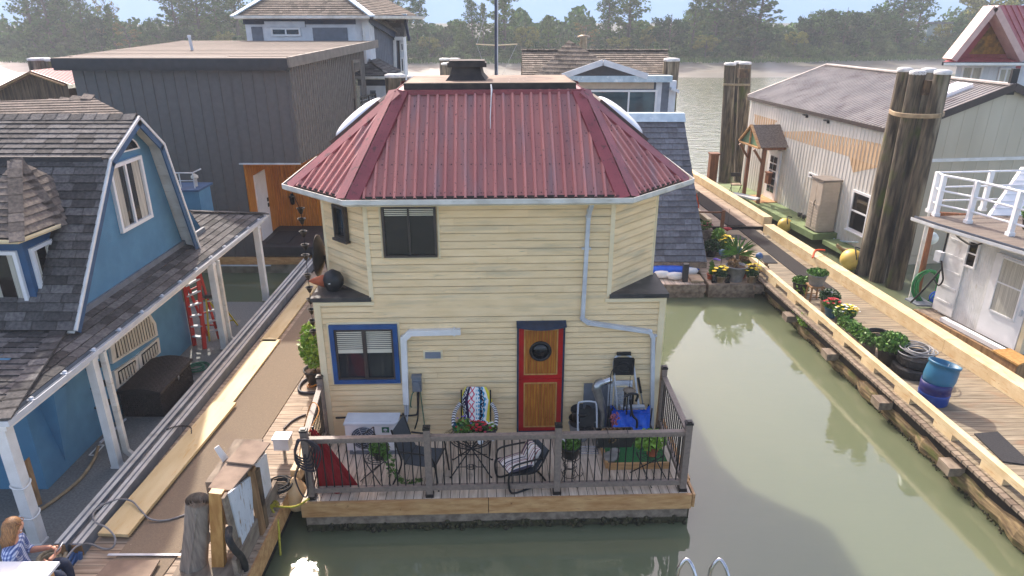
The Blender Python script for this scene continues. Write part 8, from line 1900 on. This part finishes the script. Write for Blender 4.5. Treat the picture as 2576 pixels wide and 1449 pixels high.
def tree_proto(name,kind,h,r,seed):
 rs=random.getstate(); random.seed(seed)
 root=thing(name,'x','tree')
 tb=MB(); cb=MB()
 lean=V((random.uniform(-.04,.04),random.uniform(-.04,.04),1))
 tr=[lean*(h*k/6)+V((random.uniform(-.1,.1),random.uniform(-.1,.1),0))*(k>0)for k in range(7)]
 for p in tr:p.z=max(p.z,0)
 r0=h*.016+.05
 tb.tube(tr,[r0*(1-.14*k)for k in range(7)],6)
 def at(t):
  k=min(5,int(t*6)); return tr[k]+(tr[k+1]-tr[k])*(t*6-k)
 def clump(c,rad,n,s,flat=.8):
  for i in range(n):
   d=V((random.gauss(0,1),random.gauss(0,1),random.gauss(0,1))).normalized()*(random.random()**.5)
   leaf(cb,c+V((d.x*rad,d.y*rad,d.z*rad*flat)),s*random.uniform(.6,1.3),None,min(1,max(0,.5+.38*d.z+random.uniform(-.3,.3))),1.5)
 if kind=='poplar':
  nb=int(h*4.2)
  for i in range(nb):
   t=.1+.88*(i/nb); a=random.random()*6.28; p=at(min(.98,t)); rr=r*(1.05-abs(t-.55)*1.1)*random.uniform(.45,1.1)
   e=p+V((math.cos(a)*rr,math.sin(a)*rr,rr*random.uniform(.5,1.1)))
   tb.tube([p,(p+e)/2+V((0,0,-.1*rr)),e],[r0*.35*(1.1-t),r0*.2*(1.1-t),.02],4)
   clump(e,random.uniform(.5,1.0),34,.27); clump((p+e)/2,random.uniform(.4,.8),20,.26)
  clump(tr[6],.6,50,.22)
 elif kind=='round':
  nb=40
  for i in range(nb):
   d=V((random.gauss(0,1),random.gauss(0,1),random.gauss(0,.9))).normalized(); q=random.uniform(.55,1.0)
   c=at(.62)+V((d.x*r*q,d.y*r*q,d.z*h*.36*q))
   if c.z<h*.12:c.z=h*.12+random.random()
   if i%3==0:tb.tube([at(.4),(at(.45)+c)/2,c],[r0*.4,r0*.22,.02],4)
   clump(c,random.uniform(.5,1.0)*r*.36,70,.26)
 elif kind=='cone':
  nb=int(h*5)
  for i in range(nb):
   t=.1+.9*i/nb; a=i*2.4; p=at(min(.98,t)); rr=r*(1.02-t)**.8*random.uniform(.7,1.15)
   e=p+V((math.cos(a)*rr,math.sin(a)*rr,.15*rr))
   clump(e,.45,26,.22,.7); clump(p+(e-p)*.5,.4,16,.22,.7)
   if i%4==0:tb.tube([p,e],[.04,.01],4)
 elif kind=='bush':
  for i in range(34):
   a=random.random()*6.28; q=random.random()**.6; c=V((math.cos(a)*r*q,math.sin(a)*r*q*.8,h*(.15+.75*random.random()*(1-q*.55))))
   clump(c,random.uniform(.35,.7)*h*.28+.15,55,.2)
   if i%4==0:tb.tube([V((c.x*.2,c.y*.2,0)),c],[.06,.02],4)
 elif kind=='bare':
  for i in range(26):
   t=.25+.7*random.random(); a=random.random()*6.28; p=at(t); rr=r*random.uniform(.4,1)
   e=p+V((math.cos(a)*rr,math.sin(a)*rr,rr*.8)); tb.tube([p,e],[.05,.012],4)
   if random.random()<.75:clump(e,.5,16,.2)
 tb.build('trunk','bark',root); cb.build('crown',KINDM[kind][seed%len(KINDM[kind])],root)
 random.setstate(rs)
 return root
KINDM={'poplar':['crown_poplar','crown_mid'],'round':['crown_dark','crown_mid','crown_yellow'],'cone':['crown_mid','crown_poplar'],'bush':['crown_willow','crown_mid'],'bare':['crown_rust']}
PROT={}
def proto(kind,var):
 k=(kind,var)
 if k not in PROT:
  hh,rr={'poplar':(14,2.0),'round':(8,3.0),'cone':(9,1.9),'bush':(3,2.6),'bare':(7,1.8)}[kind]
  PROT[k]=[tree_proto({'poplar':'poplar_tree','round':'broadleaf_tree','cone':'pointed_tree','bush':'willow_shrub','bare':'thin_tree'}[kind],kind,hh,rr,var+10*len(kind)),hh,rr,False]
 return PROT[k]
TREES=[(30,-130,'poplar',0,1.2,24,'tall loose poplar at the far left edge of the wooded bank'),(85,-95,'poplar',1,1.5,22,'dense tall poplar second from the left end of the wooded bank'),(130,-60,'poplar',0,1.5,26,'bushy tall poplar above the two pile tops beside the grey flat roof'),(190,-20,'poplar',1,1.0,22,'slender open poplar with clear trunk, left of the gap over the grey flat roof'),(238,30,'round',1,.7,20,'low rounded tree between the slender open poplar and the pointed dark tree'),(272,12,'cone',0,.9,18,'pointed dark tree rising above the left end of the grey flat roof'),(262,-10,'bare',0,.9,21,'thin see-through tree just behind the pointed dark tree'),(318,66,'bare',0,1.3,18,'spindly leaning tree right of the pointed dark tree'),(345,62,'round',2,.5,20,'small yellow green tree above the vent pipe roof'),(385,40,'round',2,.6,24,'pale yellow tree left of the tall poplars near the slate blue house'),(425,-40,'poplar',1,1.4,22,'first tall poplar left of the white and slate house'),(478,-70,'poplar',0,1.4,24,'second tall poplar left of the white and slate house'),(530,-50,'poplar',1,1.3,21,'third tall poplar left of the white and slate house'),(575,-90,'poplar',0,1.3,23,'tall poplar touching the roof of the white and slate house'),(455,60,'round',1,.7,18,'rounded low tree above the vent pipe on the grey flat roof'),(560,70,'round',0,.7,18,'dark low tree next to the white and slate house wall'),(985,-60,'poplar',0,1.2,24,'tall poplar just right of the white and slate house roof'),(1045,-10,'poplar',1,1.0,23,'narrow poplar second right of the white and slate house'),(1080,85,'round',0,.8,20,'dark rounded tree above the cluster of four pile tops'),(1115,75,'round',1,.7,24,'greyish tree right of the narrow poplar behind the piles'),(1160,55,'poplar',0,.7,20,'short poplar left of the slim mast'),(1186,5,'poplar',1,.8,22,'pointed poplar pair member nearer the houses, left of the slim mast'),(1215,8,'cone',1,.8,23,'slim conical tree close to the left side of the slim mast'),(1268,-40,'poplar',0,1.4,21,'broad tall poplar directly right of the slim mast'),(1322,55,'round',0,.85,18,'dark round tree left of the cedar shingled roof'),(1382,38,'cone',1,1.1,19,'pointed green tree above the left end of the cedar shingled roof'),(1432,82,'round',2,.5,22,'small yellowish tree right of the pointed green tree'),(1478,66,'bare',0,1.4,20,'rusty leafed thin tree above the metal flue of the cedar roof'),(1440,95,'round',2,.5,18,'low olive tree behind the metal flue'),(1535,-30,'poplar',1,1.1,22,'open tall poplar, first of the pair above the cedar roof'),(1590,-70,'poplar',0,1.5,22,'fuller tall poplar, second of the pair above the cedar roof'),(1560,85,'round',0,.9,18,'dark low tree under the two tall poplars of the cedar roof'),(1640,55,'round',0,.8,22,'dull dark tree right of the fuller tall poplar'),(1690,34,'round',1,1.1,19,'large rounded green tree behind the right end of the cedar roof'),(1752,-10,'poplar',0,1.0,22,'airy poplar between the rounded green tree and the three pile cluster'),(1815,-80,'poplar',1,1.7,22,'very tall poplar over the cluster of three piles'),(1860,-90,'poplar',0,1.5,24,'very tall poplar right of the three pile cluster top'),(1780,80,'round',0,.9,18,'dark low tree behind the three pile cluster'),(1925,-60,'poplar',1,1.8,20,'wide tall poplar left of the sky gap over the open river'),(1905,70,'round',1,1.2,17,'broad dark tree at the foot of the wide tall poplar'),(2010,70,'round',0,.8,18,'feathery dark tree just right of the sky gap over the open river'),(2040,35,'round',1,.8,20,'olive tree behind the feathery dark tree'),(2075,20,'round',2,1.0,19,'rounded yellow green tree above the grey metal roof ridge'),(2135,18,'round',1,1.2,19,'broad spreading tree above the middle of the grey metal roof'),(2215,8,'round',2,1.1,20,'high spreading light tree left of the dark poplar by the four piles'),(2285,-50,'poplar',1,1.6,20,'dark tall poplar above the cluster of four piles'),(2330,-40,'poplar',0,1.2,23,'loose tall poplar right of the dark poplar by the four piles'),(2380,50,'round',0,.7,24,'small dark tree in front of the pale far building'),(2440,30,'round',2,.8,20,'yellow green tree left of the pink gabled house'),(2500,-40,'round',0,1.3,22,'big dark tree behind the pink gabled house'),(2565,-30,'poplar',1,1.5,23,'tall tree behind the ridge of the pink gabled house'),]
for(u,vt,kind,var,wf,dep,lab)in TREES:
 x0=(u-1288)/F*125; Y=edgeY(x0)+dep; top=W(u,vt,Y)
 base=1.75; pr=proto(kind,var); hh=max(2.5,top.z-base)
 r_=pr[0]if not pr[3]else dup(pr[0],(0,0,0)); pr[3]=True
 r_.location=(top.x,Y,base); r_.rotation_euler=(0,0,random.random()*6.28)
 sx=wf*(.55+.45*hh/pr[1]); r_.scale=(sx,sx,hh/pr[1])
 r_['label']=lab; r_['group']='trees along the far bank'
bp_=[]
k=0
u=-40
while u<2600:
 Yo=random.uniform(18.5,23)
 x0=(u-1288)/F*118; Y=edgeY(x0)+Yo
 pr=proto('bush',random.choice((0,0,1)))
 r_=pr[0]if not pr[3]else dup(pr[0],(0,0,0)); pr[3]=True
 hh=random.uniform(1.6,4.4)if u>420 else random.uniform(1.6,3.0)
 r_.location=(x0,Y,1.6); r_.rotation_euler=(0,0,random.random()*6.28); r_.scale=(random.uniform(.8,1.3),random.uniform(.8,1.3),hh/3)
 r_['label']='leafy shrub in the low thicket along the far bank'; r_['group']='shrubs in the thicket along the far bank'
 u+=random.uniform(24,44)
mb=MB()
for i in range(60000):
 x=random.uniform(-150,150); y=edgeY(x)+random.uniform(30,50); hmax=5.2+1.5*math.sin(x*.21)+1.3*math.sin(x*.53+1)+.9*math.sin(x*1.13)
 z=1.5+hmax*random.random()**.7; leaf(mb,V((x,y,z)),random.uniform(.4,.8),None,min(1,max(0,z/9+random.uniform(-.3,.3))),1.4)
struct(mb,'far_wood','crown_mid','stuff')
SUN=V((-.37,.95,0)).normalized()*math.cos(R(42))+V((0,0,math.sin(R(42))))
w=bpy.data.worlds.new('World'); sc.world=w; w.use_nodes=True
N=w.node_tree.nodes; L=w.node_tree.links; bg=N['Background']
sky=N.new('ShaderNodeTexSky'); sky.sky_type='NISHITA'; sky.sun_disc=False
sky.sun_elevation=R(42); sky.sun_rotation=math.atan2(SUN.x,SUN.y); sky.air_density=1.0; sky.dust_density=2.5; sky.ozone_density=2.5
tw=N.new('ShaderNodeMix'); tw.data_type='RGBA'; tw.blend_type='MULTIPLY'; tw.inputs['Factor'].default_value=1; tw.inputs['B'].default_value=(1.25,1.0,.86,1); L.new(sky.outputs[0],tw.inputs['A'])
tc=N.new('ShaderNodeTexCoord'); sx=N.new('ShaderNodeSeparateXYZ'); L.new(tc.outputs['Generated'],sx.inputs[0]); er=N.new('ShaderNodeMapRange'); er.inputs[1].default_value=.03; er.inputs[2].default_value=.2; L.new(sx.outputs['Z'],er.inputs[0])
lb=N.new('ShaderNodeMix'); lb.data_type='RGBA'; lb.inputs['A'].default_value=(.82,1.5,2.55,1); L.new(er.outputs[0],lb.inputs['Factor']); L.new(tw.outputs['Result'],lb.inputs['B'])
L.new(lb.outputs['Result'],bg.inputs[0]); bg.inputs[1].default_value=.15
sl=bpy.data.lights.new('sun','SUN'); sl.energy=2.0; sl.angle=R(1.2); sl.color=(1,.94,.85)
so=bpy.data.objects.new('sun',sl); COL.objects.link(so); so.rotation_euler=(-SUN).to_track_quat('-Z','Y').to_euler(); so.location=(0,0,60)
HAZE=.0011
if HAZE:
 hm=bpy.data.materials.new('haze'); hm.use_nodes=True; N=hm.node_tree.nodes; L=hm.node_tree.links
 N.remove(N['Principled BSDF']); pv=N.new('ShaderNodeVolumePrincipled'); pv.inputs['Color'].default_value=(.84,.9,.97,1); pv.inputs['Density'].default_value=HAZE; pv.inputs['Anisotropy'].default_value=.2
 L.new(pv.outputs[0],N['Material Output'].inputs['Volume']); MATS['haze']=hm
 mb=MB(); mb.lohi((-430,-70,-1.3),(430,340,24)); struct(mb,'haze','haze','stuff')
sc.view_settings.view_transform='Standard'; sc.view_settings.look='None'; sc.view_settings.exposure=1.47; sc.view_settings.gamma=1
sc.view_settings.use_curve_mapping=False
sc.cycles.max_bounces=6; sc.cycles.volume_bounces=0; sc.cycles.transparent_max_bounces=6
